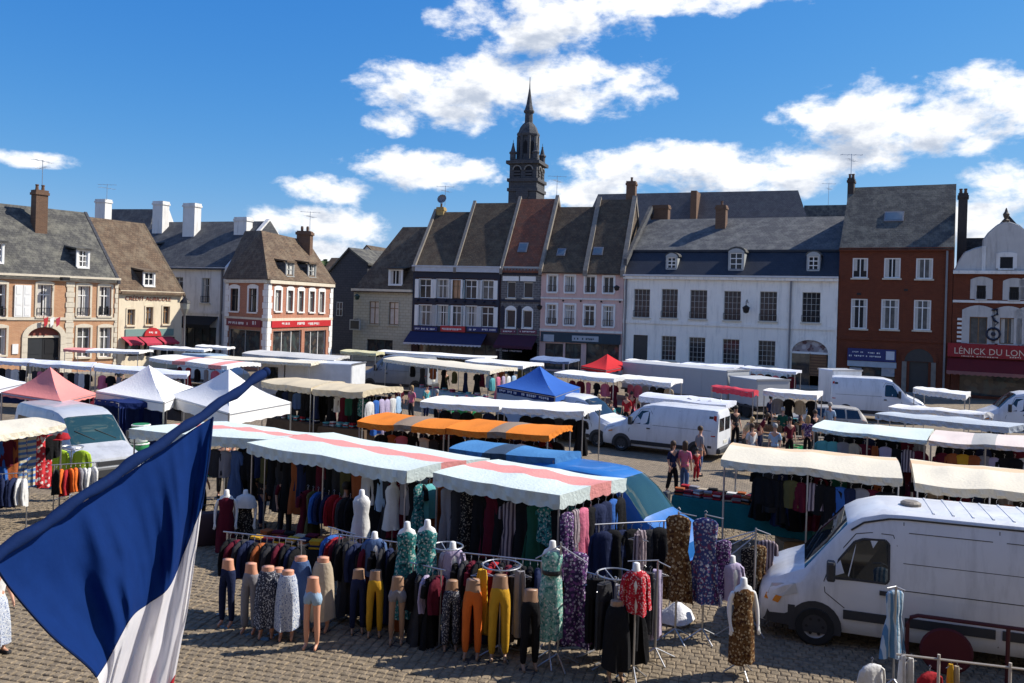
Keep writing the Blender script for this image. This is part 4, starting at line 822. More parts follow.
gh = fL.rect((998.5, 257, 1008, 270.5)); GABW = mat('greyed_white_render', (.50, .48, .45), .9, .08, 1.5, .3, pattern=('stain', (.24, .22, .21), 1.1, .75)); g = MB(); g.prism(gp, .05, .4); g.build('gable', GABW, hL)
g = MB(); 
for i in range(len(gp) - 1): g.tube((gp[i][0], .2, gp[i][1]), (gp[i + 1][0], .2, gp[i + 1][1]), .10, n=6)
g.build('gable_coping', mat('light_grey_coping', (.36, .35, .33), .8, .1), hL)
for x in (985, 1029): s0 = fL.px(x, 255)[0]; MB().box(s0 - .12, s0 + .12, -.02, .06, ZG + .12, fL.px(x, 246)[1]).build('pilaster', WHITEC, hL)
window(hL, (xmL - .4, xmL + .4, gh[2] + .15, gh[3]), 1, 1, fm=PAINTD, gm=GLASS, sur=WHITEC, sw=.25, arch=.1, yoff=.0, rev=.03)
z = gp[len(gp) // 2][1]; MB().lathe([(.22, 0), (.25, .1), (.1, .2), (.2, .42), (.22, .55), (.12, .7), (.03, 1.0)], 9, 0, (gp[len(gp) // 2][0], .2, z)).build('finial', mat('dark_bronze', (.08, .06, .045), .6), hL)
zr = fL.px(965, 240, 3)[1]; MB().prism([(-.0, ZG), (fL.L / 2, zr + 1.6), (fL.L, ZG)], .42, D).build('roof', SLATED, hL)
MB().box(.03, 3.2, 3.5, 8, ZG, fL.px(970, 238, 3.5)[1]).build('back_roof', SLATED, hL)
g = MB(); g.box(.4, fL.L - .4, .2, .3, .2, d_); g.build('shop_window', SHOPG, hL)
s0, s1, z0, z1 = fL.rect((948.5, 360, 1060, 374), -.2); blind(hL, max(s0, -.3), fL.L, z1, z0 + .1, 1.1, DRED, 'awning', .22, -.2, hem=mat('faded_red_hem', (.24, .10, .09), .8))
flat_sign(fL, (948.5, 345, 1058, 359), mat('crimson_fascia', (.26, .008, .014), .55), 'long crimson fascia with cream serif style capitals on the gabled shop', off=-.35, th=.3, text='LÉNICK DU LON', tm=LETC, trect=(955.5, 347.3, 1026.5, 355.2), mk=[((960, 356, 1002, 357.6), 1), ((1009, 356.6, 1022, 358.6), 1)], mkm=LETC)

# ------------------------------------------------------------------ church tower
dT = 150; c = at(527.5, 200, dT); px = lambda n: n / F * dT
hT = thing('church_tower', 'dark stone church belfry with corner pinnacles, domed lantern and slender spire', 'church tower', (c.x, dT, 0), R(-18))
zt = lambda y: HC - uv(527.5, y)[1] / F * dT
w = px(28.5) / 2; g = MB(); z1 = zt(161)
g.box(-w, w, -w, w, 0, zt(181)); g.box(-w * .98, w * .98, -w * .98, w * .98, zt(181), z1); g.build('shaft', GREYSTONE, hT)
for ya, e in ((164, .5), (181.5, .3), (191, .25)): z = zt(ya); MB().box(-w - e, w + e, -w - e, w + e, z - .35, z + .2).build('cornice', GREYSTONE, hT)
for fx in (0, 1):
    for s_ in (-1, 1):
        x = s_ * w * .42; hwd = w * .24; za, zb2 = zt(181), zt(172)
        poly = [(x - hwd, za), (x + hwd, za)] + [(x + hwd * math.cos(math.pi * i / 6), zb2 + hwd * math.sin(math.pi * i / 6)) for i in range(7)]
        mb = MB(); mb.prism(poly, -w - .05, -w + .1); 
        if fx: mb.xf(Matrix.Rotation(R(90), 4, 'Z'))
        mb.build('belfry_opening', DARK, hT)
        for j in range(3):
            q = MB(); zz = za + (zb2 - za) * (j + .3) / 3; q.box(x - hwd, x + hwd, -w - .12, -w - .06, zz, zz + .25)
            if fx: q.xf(Matrix.Rotation(R(90), 4, 'Z'))
            q.build('louvre', GREYSTONE, hT)
        q = MB()
        for j in range(10): t0, t1 = math.pi * j / 10, math.pi * (j + 1) / 10; q.prism([(x + hwd * 1.05 * math.cos(t0), zb2 + hwd * 1.05 * math.sin(t0)), (x + hwd * 1.4 * math.cos(t0), zb2 + hwd * 1.4 * math.sin(t0)), (x + hwd * 1.4 * math.cos(t1), zb2 + hwd * 1.4 * math.sin(t1)), (x + hwd * 1.05 * math.cos(t1), zb2 + hwd * 1.05 * math.sin(t1))], -w - .2, -w + .05)
        if fx: q.xf(Matrix.Rotation(R(90), 4, 'Z'))
        q.build('opening_moulding', TOWERPALE, hT)
q = MB(); q.lathe([(.02, 0), (1.15, .05), (1.15, .25), (.02, .3)], 16, 0, (0, -w - .04, zt(196)), 'y'); q.build('clock_face', GREYSTONE, hT)
for sx in (-1, 1):
    for sy in (-1, 1):
        x, y = sx * (w - .45), sy * (w - .45); q = MB(); b0 = z1
        q.lathe([(.55, 0), (.55, .9), (.7, 1.0), (.7, 1.2), (.45, 1.4), (.14, 2.6), (.2, 2.7), (.05, 2.85), (.03, 3.4)], 8, 0, (x, y, b0)); q.build('pinnacle', GREYSTONE, hT)
        MB().box(x * 1.06 - .35, x * 1.06 + .35, y * 1.06 - .35, y * 1.06 + .35, 0, zt(183)).build('buttress', GREYSTONE, hT)
q = MB(); r8 = w * .68; zl = zt(135)
ring = lambda r, z: [(r * math.cos(math.pi / 8 + math.pi * i / 4), r * math.sin(math.pi / 8 + math.pi * i / 4), z) for i in range(8)]
q.loft([ring(r8, z1), ring(r8, zl)]); q.build('lantern', GREYSTONE, hT)
MB().loft([ring(r8 * 1.12, zl - .4), ring(r8 * 1.2, zl), ring(r8 * 1.12, zl + .35)]).build('lantern_cornice', GREYSTONE, hT)
for i in range(8):
    t = math.pi * i / 4; q = MB(); q.prism([(-.36, zt(155)), (.36, zt(155)), (.36, zl - 1.6), (0, zl - 1.1), (-.36, zl - 1.6)], -r8 * .93, -r8 * .90); q.xf(Matrix.Rotation(t, 4, 'Z')); q.build('lantern_opening', DARK, hT)
    q = MB(); a = math.pi / 8 + t; q.box(-.22, .22, -.22, .22, z1, zl - .4); q.xf(Matrix.Translation((r8 * 1.02 * math.cos(a), r8 * 1.02 * math.sin(a), 0))); q.build('lantern_pier', TOWERPALE if i % 8 in (0, 7) else GREYSTONE, hT)  # sun-side piers take the paler stone: lit side put into the colour
zd = zt(123); q = MB(); hd_ = zd - zl; q.loft([ring(r8 * 1.05, zl + .3), ring(r8 * 1.0, zl + hd_ * .3), ring(r8 * .86, zl + hd_ * .6), ring(r8 * .64, zl + hd_ * .85), ring(r8 * .45, zd)]); q.build('dome', SLATED, hT)
zu = zt(113); MB().loft([ring(r8 * .42, zd), ring(r8 * .40, zu)]).build('upper_lantern', GREYSTONE, hT); MB().loft([ring(r8 * .52, zu), ring(r8 * .56, zu + .3), ring(r8 * .5, zu + .5)]).build('upper_cornice', GREYSTONE, hT)
zp = zt(88); MB().loft([ring(r8 * .46, zu + .5), ring(r8 * .30, zu + (zp - zu) * .35), ring(r8 * .06, zp)]).build('spire', SLATED, hT); MB().tube((0, 0, zp - .2), (0, 0, zt(77)), .12, .05).build('spire_cross', IRON, hT)

# ------------------------------------------------------------------ wooded hill beyond the roofs
HILLM = mat('woodland_floor', (.030, .045, .018), .95, .3, .05)
P = []
for i in range(25):
    x = -420 + 35 * i; P.append([(x, y, max(-.5, (31 + 5 * math.sin(i * .8) - (12 if i > 13 else 0)) * math.sin(max(0, min(1, (y - 420) / 260)) * math.pi * .5) - .5)) for y in (420, 480, 540, 600, 680, 800)])
o = MB().grid(P).build('hill', HILLM, smooth=60); o['kind'] = 'structure'
LEAF = mat('far_foliage', (.050, .075, .028), .9, .45, .06, rv=.2)
g = MB(); rr = random.Random(3)
for i in range(900):
    x = rr.uniform(-300, 60); y = rr.uniform(480, 690); t = math.sin(max(0, min(1, (y - 420) / 260)) * math.pi * .5); z = 26 * t
    for k in range(7):
        c = Vector((x + rr.uniform(-4, 4), y + rr.uniform(-4, 4), z + rr.uniform(2, 11))); n = Vector((rr.gauss(0, 1), rr.gauss(0, 1), rr.gauss(0, 1))).normalized(); a = n.orthogonal().normalized() * rr.uniform(1.2, 2.6); b = n.cross(a)
        g.add([c + a, c + b, c - a, c - b * .8], [(0, 1, 2, 3)])
o = g.build('woodland', LEAF); tag(o, 'dark green wood on the hill behind the corner shop', 'wood', kind='stuff')
# ================================================================== GROUND
GM = bpy.data.materials.new('cobbled_square'); GM.use_nodes = True
t = GM.node_tree; n = t.nodes; l = t.links; b = n['Principled BSDF']; tcn = n.new('ShaderNodeTexCoord')
mp = n.new('ShaderNodeMapping'); mp.inputs['Rotation'].default_value = (0, 0, R(17)); l.new(tcn.outputs['Object'], mp.inputs[0])
bt = n.new('ShaderNodeTexBrick'); bt.inputs['Scale'].default_value = 1; bt.inputs['Brick Width'].default_value = .156; bt.inputs['Row Height'].default_value = .146; bt.inputs['Mortar Size'].default_value = .016; bt.inputs['Mortar Smooth'].default_value = .4
bt.inputs['Color1'].default_value = (.265, .205, .137, 1); bt.inputs['Color2'].default_value = (.18, .14, .092, 1); bt.inputs['Mortar'].default_value = (.13, .10, .07, 1); l.new(mp.outputs[0], bt.inputs['Vector'])
n2 = n.new('ShaderNodeTexNoise'); n2.inputs['Scale'].default_value = .35; n2.inputs['Detail'].default_value = 8; n2.inputs['Roughness'].default_value = .7; l.new(tcn.outputs['Object'], n2.inputs['Vector'])
r1 = n.new('ShaderNodeMapRange'); r1.inputs[1].default_value = .3; r1.inputs[2].default_value = .7; r1.inputs[3].default_value = .72; r1.inputs[4].default_value = 1.2; l.new(n2.outputs[0], r1.inputs[0])
hv = n.new('ShaderNodeHueSaturation'); l.new(r1.outputs[0], hv.inputs['Value']); l.new(bt.outputs[0], hv.inputs['Color']); l.new(hv.outputs[0], b.inputs['Base Color']); b.inputs['Roughness'].default_value = .85
bp = n.new('ShaderNodeBump'); bp.inputs['Strength'].default_value = .7; bp.inputs['Distance'].default_value = .02; inv = n.new('ShaderNodeMath'); inv.operation = 'SUBTRACT'; inv.inputs[0].default_value = 1; l.new(bt.outputs['Fac'], inv.inputs[1]); l.new(inv.outputs[0], bp.inputs['Height']); l.new(bp.outputs[0], b.inputs['Normal'])
ground = MB().add([(-1500, -60, 0), (1500, -60, 0), (1500, 2600, 0), (-1500, 2600, 0)], [(0, 1, 2, 3)]).build('ground', GM, kind='structure')
COB = mat('granite_setts', (.225, .175, .115), .85, .26, 1.2, .5, bscale=35, rv=.42)
COBS = mat('granite_setts_far', (.20, .155, .102), .85, .55, 6.5, .5, bscale=35, pattern=('stain', (.13, .11, .085), .9, .75))
def sett(w, d, h, r):
    j = lambda a: a + r.uniform(-.009, .009); b_ = .018
    A = [(j(-w), j(-d), -.05), (j(w), j(-d), -.05), (j(w), j(d), -.05), (j(-w), j(d), -.05)]; hh = [h + r.uniform(-.004, .004) for _ in range(4)]
    B = [(p[0] * .97, p[1] * .97, hh[i] - .012) for i, p in enumerate(A)]; C_ = [(p[0] * (1 - b_ / w), p[1] * (1 - b_ / d), hh[i]) for i, p in enumerate(A)]
    return A + B + C_, [(0, 1, 5, 4), (1, 2, 6, 5), (2, 3, 7, 6), (3, 0, 4, 7), (4, 5, 9, 8), (5, 6, 10, 9), (6, 7, 11, 10), (7, 4, 8, 11), (8, 9, 10, 11)]
rc = random.Random(5); ca, sa = math.cos(R(-17)), math.sin(R(-17)); cells = []
for j in range(-130, 175):
    for i in range(-150, 150):
        u = i * .156 + (.078 if j % 2 else 0) * (.5 + .5 * math.sin(j * .21)) + .04 * math.sin(j * .35); v = j * .146 + .06 * math.sin(i * .11) + 14
        x, y = u * ca - v * sa, u * sa + v * ca
        if 12.0 < y < 24.0 and abs(x) < .63 * y + .4: cells.append((y, x, y))
cells.sort(); near = [c for c in cells if abs(c[1]) < .61 * c[2]]
# the nearest setts are separate stones, the rest one mesh
pick = near[:300]; ps = set(pick)
protos = []
for k in range(6): vs, fs = sett(.0735, .0685, .020, rc); protos.append(MB().add(vs, fs).mesh('sett', COB))
for k, c in enumerate(pick):
    o = bpy.data.objects.new('cobblestone', protos[k % 6]); o.parent = ground; o.location = (c[1], c[2], rc.uniform(-.004, .004)); o.rotation_euler = (rc.uniform(-.03, .03), rc.uniform(-.035, .035), R(-17) + rc.uniform(-.05, .05)); COL.objects.link(o)
g = MB()
for c in cells:
    if c in ps: continue
    vs, fs = sett(.0735, .0685, .020 + rc.uniform(-.005, .004), rc); a = R(-17) + rc.uniform(-.09, .09); cc, ss = math.cos(a), math.sin(a)
    g.add([(c[1] + p[0] * cc - p[1] * ss, c[2] + p[0] * ss + p[1] * cc, p[2]) for p in vs], fs)
me = bpy.data.meshes.new('cobblestones'); me.from_pydata(g.v, [], g.f); me.materials.append(COBS); o = link('cobblestones', me, ground, 'stuff')
# pavement strip with kerb along the far row of houses
def pavement(frs, w=3.0, h=.12):
    q = MB()
    for f in frs:
        A = [f.w(-.4, -w, 0), f.w(f.L + .4, -w, 0), f.w(f.L + .4, .3, 0), f.w(-.4, .3, 0)]
        q.loft([A, [p + Vector((0, 0, h)) for p in A]])
    q.build('pavement', mat('pavement_flags', (.24, .22, .19), .9, .15, 1.5, .3), kind='structure')
pavement([fG], 3.0, .120); pavement([fJ], 3.0, .124); pavement([fK], 3.0, .116); pavement([fA], 2.5, .120)

# the town hall whose balcony the picture is taken from; it carries the flag pole; out of view, added to block skylight and deepen the shade
TH = thing('town_hall', 'unseen stone town hall with balcony carrying the flag pole, on the near side of the square', 'town hall', (0, -1.2, 0))
hs_ = [(x - .8, x + .8, z, z + 2.6) for x in range(-24, 25, 4) for z in (1.2, 6.2, 11.4) if not (x == 0 and z == 6.2)]
link('wall', merge_mesh(wall_mesh(27, 17, 12, hs_, x0=-27).mesh('wall', mat('town_hall_stone', (.24, .21, .17), .9, .12, 2, .3))), TH).rotation_euler = (0, 0, math.pi)
o = MB().box(-27.4, 27.4, .02, .5, 16.6, 17.2).build('cornice', STONE, TH); MB().box(-3, 3, .02, .9, 3.7, 3.95).build('balcony_floor', STONE, TH)
for h_ in hs_: w_ = window(TH, h_, 2, 3, rail=False); w_.rotation_euler = (0, 0, math.pi)
# ================================================================== MARKET: fabrics
def cloth(name, col, pattern=None, trans=.14, var=.12, rough=.85, **k): return mat(name, col, rough, var, k.pop('scale', 5), (.07 if pattern and pattern[0] == 'stain' else .55), bscale=(None if pattern and pattern[0] == 'stain' else 15), trans=trans, pattern=pattern, spec=.12, **k)
CW = cloth('white_awning_cloth', (.80, .79, .77), trans=.08, var=.05, scale=1.2); CLAV = cloth('lavender_awning_cloth', (.66, .68, .76), trans=.08, var=.05, scale=1.2)
CCR = cloth('cream_awning_cloth', (.72, .66, .53), trans=.08, var=.06, scale=1.2); CBG = cloth('beige_awning_cloth', (.60, .51, .36), trans=.08, var=.07, scale=1.2)
CGR = cloth('grey_awning_cloth', (.40, .40, .39), trans=.1, var=.07, scale=1.2); CAQ = cloth('pale_aqua_awning_cloth', (.62, .70, .675), trans=.08, var=.05, scale=1.2)
CPK = cloth('faded_pink_cloth', (.74, .30, .28), trans=.08, var=.07, scale=1.2); CSAL = cloth('salmon_tent_cloth', (.84, .29, .26), trans=.14, var=.05, scale=1.2)
COR = cloth('orange_awning_cloth', (.76, .23, .035), trans=.14, var=.07, scale=1.2); CSTR = cloth('grey_brown_stripe', (.28, .21, .16), trans=.1, var=.08, scale=1.2)
CPE = cloth('peach_stripe', (.74, .52, .34), trans=.08, var=.07, scale=1.2); CBL = cloth('blue_awning_cloth', (.07, .22, .46), trans=.10, var=.08, scale=1.2)
CBD = cloth('dark_blue_stripe', (.05, .085, .14), trans=.1, var=.08, scale=1.2); CTB = cloth('royal_blue_tent_cloth', (.035, .12, .42), trans=.10, var=.06, scale=1.2)
CNV = cloth('navy_tent_cloth', (.014, .028, .12), trans=.1, var=.1, scale=1.2); CRD = cloth('red_tent_cloth', (.52, .025, .03), trans=.10, var=.08, scale=1.2)
CRO = cloth('rose_cream_cloth', (.70, .60, .55), trans=.08, var=.06, scale=1.2); CTEAL = cloth('teal_table_cloth', (.012, .125, .135), trans=0, var=.15, scale=2)
CLOTHS = dict(bluestripe=cloth('blue_striped_garment', (.10, .22, .36), ('stripe', (.46, .54, .60), 3.2, 'X')), black=cloth('black_garment', (.012, .012, .014)), charcoal=cloth('charcoal_garment', (.04, .04, .045)), navy=cloth('navy_garment', (.018, .026, .07)), denim=cloth('denim_blue_garment', (.07, .12, .25)),
    maroon=cloth('maroon_garment', (.11, .012, .025)), red=cloth('red_garment', (.36, .022, .03)), white=cloth('white_garment', (.66, .65, .63)), grey=cloth('grey_garment', (.26, .25, .27)), lilac=cloth('lilac_garment', (.42, .36, .50)),
    mustard=cloth('mustard_garment', (.60, .33, .03)), orange=cloth('orange_garment', (.74, .16, .03)), olive=cloth('olive_garment', (.11, .10, .04)), beige=cloth('beige_garment', (.46, .38, .28)), turquoise=cloth('turquoise_garment', (.12, .40, .42)),
    green=cloth('dark_green_garment', (.02, .10, .065)), blue=cloth('blue_garment', (.04, .13, .42)), pink=cloth('pink_garment', (.62, .17, .26)), rust=cloth('rust_garment', (.34, .10, .035)), lime=cloth('lime_garment', (.42, .60, .05)), sky=cloth('pale_blue_garment', (.36, .50, .66)),
    tealfloral=cloth('teal_floral_garment', (.04, .22, .22), ('floral', (.45, .52, .48), (.015, .06, .07), 21)), purplefloral=cloth('purple_floral_garment', (.05, .03, .09), ('floral', (.48, .42, .54), (.20, .07, .24), 23)), brownfloral=cloth('brown_floral_garment', (.15, .075, .028), ('floral', (.44, .33, .19), (.06, .025, .015), 23)),
    blackfloral=cloth('black_floral_garment', (.014, .012, .013), ('floral', (.26, .23, .18), (.01, .01, .01), 28)), mintfloral=cloth('mint_floral_garment', (.22, .44, .38), ('floral', (.62, .66, .60), (.06, .22, .20), 21)), bluefloral=cloth('blue_floral_garment', (.06, .08, .22), ('floral', (.50, .52, .58), (.20, .06, .14), 23)),
    redprint=cloth('red_printed_garment', (.46, .02, .035), ('floral', (.62, .40, .40), (.34, .01, .02), 32)), greyprint=cloth('grey_printed_garment', (.06, .065, .09), ('floral', (.50, .50, .52), (.03, .03, .045), 36)), whiteprint=cloth('blue_white_printed_garment', (.50, .54, .62), ('floral', (.10, .15, .32), (.66, .68, .70), 39)),
    stripey=cloth('striped_garment', (.42, .34, .36), ('stripe', (.08, .06, .08), 4, 'X')), redwhite=cloth('red_white_towel', (.60, .05, .06), ('floral', (.72, .72, .70), (.40, .02, .03), 9)), towel=cloth('coloured_striped_towel', (.10, .22, .50), ('stripe', (.62, .56, .40), 2.2, 'Z')))
DESC = dict(bluestripe='blue striped', tealfloral='teal floral', purplefloral='purple floral', brownfloral='brown floral', blackfloral='black floral', mintfloral='mint floral', bluefloral='blue floral', redprint='red printed', greyprint='grey printed', whiteprint='blue white printed', stripey='striped', sky='pale blue', redwhite='red white', towel='striped')
ORD = 'first second third fourth fifth sixth seventh eighth ninth tenth eleventh twelfth thirteenth fourteenth fifteenth sixteenth seventeenth eighteenth nineteenth twentieth'.split()
HANGER = None; GC = {}
def gring(z, hw, ht, a, k, ph, x0=0, n=16):
    n = 26 if n == 16 else n; out = []
    for i in range(n):
        t = 2 * math.pi * i / n; f = 1 + a * (.75 * math.sin(k * t + ph) + .5 * math.sin((k + 4) * t + 2.3 * ph + z * 2)); g_ = 1 + a * .16 * math.sin(3 * t + ph + z * 4)
        out.append((x0 + hw * math.cos(t) * g_, ht * math.sin(t) * f + a * .05 * math.sin(2 * t + ph), z + a * .05 * math.sin(2 * t + ph * 1.7)))
    return out
def garment_mesh(shape, col):
    key = (shape, col)
    if key in GC: return GC[key]
    r = random.Random(hash(shape) % 97 + len(col)); ph = r.uniform(0, 6); q = MB()
    if shape == 'dress': pr = [(0, .05, .03, 0), (-.03, .15, .05, 0), (-.08, .19, .06, .1), (-.35, .17, .085, .15), (-.52, .15, .075, .25), (-.72, .20, .095, .4), (-1.0, .24, .11, .55), (-1.28, .28, .125, .65)]
    elif shape == 'skirt': pr = [(0, .14, .07, 0), (-.06, .15, .08, .1), (-.3, .21, .10, .4), (-.75, .26, .12, .6)]
    elif shape == 'scarf': pr = [(0, .07, .04, .2), (-.1, .09, .05, .4), (-.5, .10, .06, .6), (-1.05, .12, .06, .7)]
    elif shape == 'towel': pr = [(0, .2, .02, .1), (-.1, .2, .025, .4), (-.7, .2, .03, .6), (-1.3, .2, .03, .7)]
    elif shape == 'coat': pr = [(0, .06, .04, 0), (-.04, .18, .07, 0), (-.12, .22, .09, .1), (-.5, .20, .10, .3), (-.98, .25, .12, .45)]
    else: pr = [(0, .06, .03, 0), (-.04, .18, .055, 0), (-.12, .21, .07, .1), (-.35, .19, .085, .3), (-.64, .21, .09, .45)]
    if shape == 'trousers':
        q.loft([gring(0, .15, .07, 0, 5, ph), gring(-.1, .16, .08, .1, 5, ph), gring(-.28, .18, .085, .2, 5, ph)])
        for s in (-1, 1): q.loft([gring(-.24, .09, .078, .1, 4, ph, s * .085), gring(-.6, .075, .06, .3, 4, ph, s * .095), gring(-1.0, .06, .05, .3, 4, ph, s * .10)])
    else:
        q.loft([gring(z, a, b, w_, 5, ph) for z, a, b, w_ in pr])
        if shape in ('top', 'coat'):
            L = .5 if shape == 'top' else .62
            for s in (-1, 1): q.loft([[(s * x + w_ * math.cos(t) * .9, y + w_ * (.62 + .25 * math.sin(3 * t + ph)) * math.sin(t), z) for t in (2 * math.pi * i / 10 for i in range(10))] for x, y, z, w_ in ((.13, 0, -.05, .05), (.19, 0, -.10, .062), (.225, .01, -.10 - L * .3, .058), (.235, .02, -.10 - L * .62, .054), (.245, -.015, -.1 - L, .058))])
        elif shape == 'dress' and col in ('black', 'maroon', 'denim', 'stripey'):
            for s in (-1, 1): q.path([(s * .13, 0, -.05), (s * .21, 0, -.14), (s * .235, .01, -.34)], [.05, .055, .05], 8)
    me = q.mesh(shape, CLOTHS[col], 60); GC[key] = me; return me
def hanger_mesh():
    global HANGER
    if HANGER is None:
        q = MB(); q.path([(0, 0, -.03), (.19, 0, -.10), (-.19, 0, -.10)], .009, 5, closed=True); q.path([(0, 0, -.03), (0, 0, .06), (.025, 0, .09), (.0, 0, .115), (-.02, 0, .095)], .006, 5); HANGER = q.mesh('hanger', STEEL)
    return HANGER
CATS = dict(dress='dress', top='top', trousers='trousers', skirt='skirt', scarf='scarf', towel='towel', coat='coat')
def garment(p, shape, col, rz, label, group=None, s=1.0, hanger=True):
    o = bpy.data.objects.new(shape, garment_mesh(shape, col)); COL.objects.link(o); o.location = p; o.rotation_euler = (0, 0, rz); o.scale = (s, s, s); tag(o, label, CATS[shape], group)
    if hanger: link('hanger', hanger_mesh(), o)
    return o
def hang_row(A, B, items, where, flat=True, s=1.0, group=None, jit=.25, hanger=True, seed=1):
    """Garments along the line A-B, listed left to right as (shape, colour)."""
    A, B = Vector(A), Vector(B); n = len(items); ang = math.atan2(B.y - A.y, B.x - A.x); r = random.Random(seed * 7 + n)
    for i, (sh, c) in enumerate(items):
        p = A.lerp(B, (i + .5) / n); p.z -= r.uniform(.0, .05)
        garment(p, sh, c, ang + (0 if flat else math.pi / 2) + r.uniform(-jit, jit), f'{DESC.get(c, c)} {sh}, {ORD[i]} from left {where}', group or f'clothes {where}', s * r.uniform(.93, 1.06), hanger)
# ------------------------------------------------------------------ stalls, tables, tents
def stall(label, corners, mats, z=2.3, arch=.32, stripe=None, val=.22, group=None, sag=.03, poles=True, vm=0, valsides=(0, 1, 3), seed=0, mid=False, cat='market stall', scal=.26, nu=25):
    arch *= (.16 if 'aqua awning with a pink' in label else .40)
    fr_ = lambda c: (c[0], c[1] - .85 * val * F / gz(c[0], c[1], z).y)      # measured corners are the valance's lower edge
    corners = [fr_(corners[0]), fr_(corners[1])] + corners[2:]
    FL, FR, BR, BL = [gz(x, y, z) for x, y in corners]; c0 = (FL + FR + BR + BL) / 4; c0.z = 0; r = random.Random(seed + len(label))
    t = thing('market_stall', label, cat, c0, 0, group); nv = 10; ph = r.uniform(0, 6)
    def pt(u, v):
        p = (FL.lerp(FR, u)).lerp(BL.lerp(BR, u), v) - c0; p.z = z + arch * math.sin(math.pi * v) ** .75 * (1 - .25 * abs(2 * u - 1) ** 3) - sag * math.sin(math.pi * ((u * 2) % 1)) * (1 - .5 * math.sin(math.pi * v)) + (.012 * math.sin(9 * u + 5 * v + ph) + .010 * math.sin(23 * u - 7 * v + 2 * ph) * v * (1 - v) * 4 - .022 * abs(math.sin(math.pi * u * 4)) * math.sin(math.pi * v)); return p
    P = [[pt(i / (nu - 1), j / (nv - 1)) for j in range(nv)] for i in range(nu)]
    fn = (lambda i, j: stripe((i + .5) / (nu - 1), (j + .5) / (nv - 1))) if stripe else None
    cn = MB().grid(P, fn).build('canopy', mats, t, 70)
    vb = MB()
    edges = [[(k, 0) for k in range(nu)], [(nu - 1, k) for k in range(nv)], [(k, nv - 1) for k in range(nu)], [(0, k) for k in range(nv)]]
    for e in valsides:
        pts = [P[i][j] for i, j in edges[e]]; L = sum((pts[i + 1] - pts[i]).length for i in range(len(pts) - 1)); ns = max(6, int(L / scal) * 4); row = []
        for k in range(ns + 1):
            f = k / ns * (len(pts) - 1); i = min(int(f), len(pts) - 2); p = pts[i].lerp(pts[i + 1], f - i); dn = val * (.88 + .12 * abs(math.sin(math.pi * k / 4)) + .04 * math.sin(k * .9 + ph)); o_ = .02 * math.sin(k * 1.3) + .015 * math.sin(k * .37 + ph)
            row.append([p + Vector((0, 0, .004)), p + Vector((o_, o_, -dn * .6)), p + Vector((0, 0, -dn))])
        mf = None
        if stripe and e in (0, 2): mf = lambda i, j, ns=ns, v_=(.0 if e == 0 else 1.): stripe((i + .5) / ns, min(.99, max(.01, v_)))
        elif stripe: mf = lambda i, j, ns=ns, u_=(.99 if e == 1 else .01): stripe(u_, (i + .5) / ns)
        vb.grid(row, mf, vm)
    vb.build('valance', mats, t)
    if poles:
        for u, v in [(0.02, .03), (.98, .03), (.98, .97), (.02, .97)] + ([(.5, .03), (.5, .97)] if mid else []):
            p = pt(u, v); MB().tube((p.x, p.y, 0), (p.x, p.y, p.z - .02), .022, n=6).build('pole', STEEL, t)
        q = MB(); D_ = Vector((0, 0, -.05))
        for a, b in (((0.01, .03), (.99, .03)), ((0.01, .97), (.99, .97)), ((.01, .03), (.01, .97)), ((.99, .03), (.99, .97)), ((0.01, .5), (.99, .5))): q.path([pt(a[0] + (b[0] - a[0]) * k / 6, a[1] + (b[1] - a[1]) * k / 6) + D_ for k in range(7)], .016, 5)
        q.build('frame', STEEL, t)
    t_pts = dict(FL=FL, FR=FR, BR=BR, BL=BL, at=lambda u, v, zz: (FL.lerp(FR, u)).lerp(BL.lerp(BR, u), v) * 1.0 + Vector((0, 0, zz - z)))
    return t_pts
def table(A, B, depth, label, clothm=None, h=.82, group=None, skirt=.55, name='market_table'):
    A, B = Vector((A.x, A.y, 0)), Vector((B.x, B.y, 0)); L = (B - A).length; ang = math.atan2(B.y - A.y, B.x - A.x); t = thing(name, label, 'table', A, ang, group)
    MB().box(0, L, 0, depth, h - .04, h).build('tabletop', WOODB, t)
    if clothm:
        n = max(8, int(L / .14)); rows = []
        pts = [(0, depth), (0, 0)] + [(L * i / n, 0) for i in range(1, n)] + [(L, 0), (L, depth)]
        rows = [[Vector((x, y, h + .012)), Vector((x + (-.02 if x == 0 else .02 if x == L else 0), y - (.02 + .02 * math.sin(i * 1.9) if y == 0 else 0), h - skirt * .5)), Vector((x + (-.03 if x == 0 else .03 if x == L else 0), y - (.03 + .035 * math.sin(i * 1.9) if y == 0 else 0), h - skirt))] for i, (x, y) in enumerate(pts)]
        MB().grid(rows).add([(0, 0, h + .012), (L, 0, h + .012), (L, depth, h + .012), (0, depth, h + .012)], [(0, 1, 2, 3)]).build('tablecloth', clothm, t, 50)
    for x in (.08, L - .08):
        for y in (.08, depth - .08): MB().tube((x, y, 0), (x, y, h - .04), .02, n=5).build('leg', STEEL, t)
    return A, ang, L
PILE = []
for k in range(4):
    q = MB(); r = random.Random(k + 2); zz = 0
    for i in range(3 + k % 2): w_ = r.uniform(.10, .14); q.rbox(-w_ + r.uniform(-.01, .01), w_, -.11, .11 + r.uniform(-.02, .02), zz, zz + .045, .015, i % 3); zz += .043
    PILE.append(q)
PC = {}
def pile_mesh(k, cols):
    key = (k, cols)
    if key not in PC: PC[key] = PILE[k].mesh('folded_clothes', [CLOTHS[c] for c in cols])
    return PC[key]
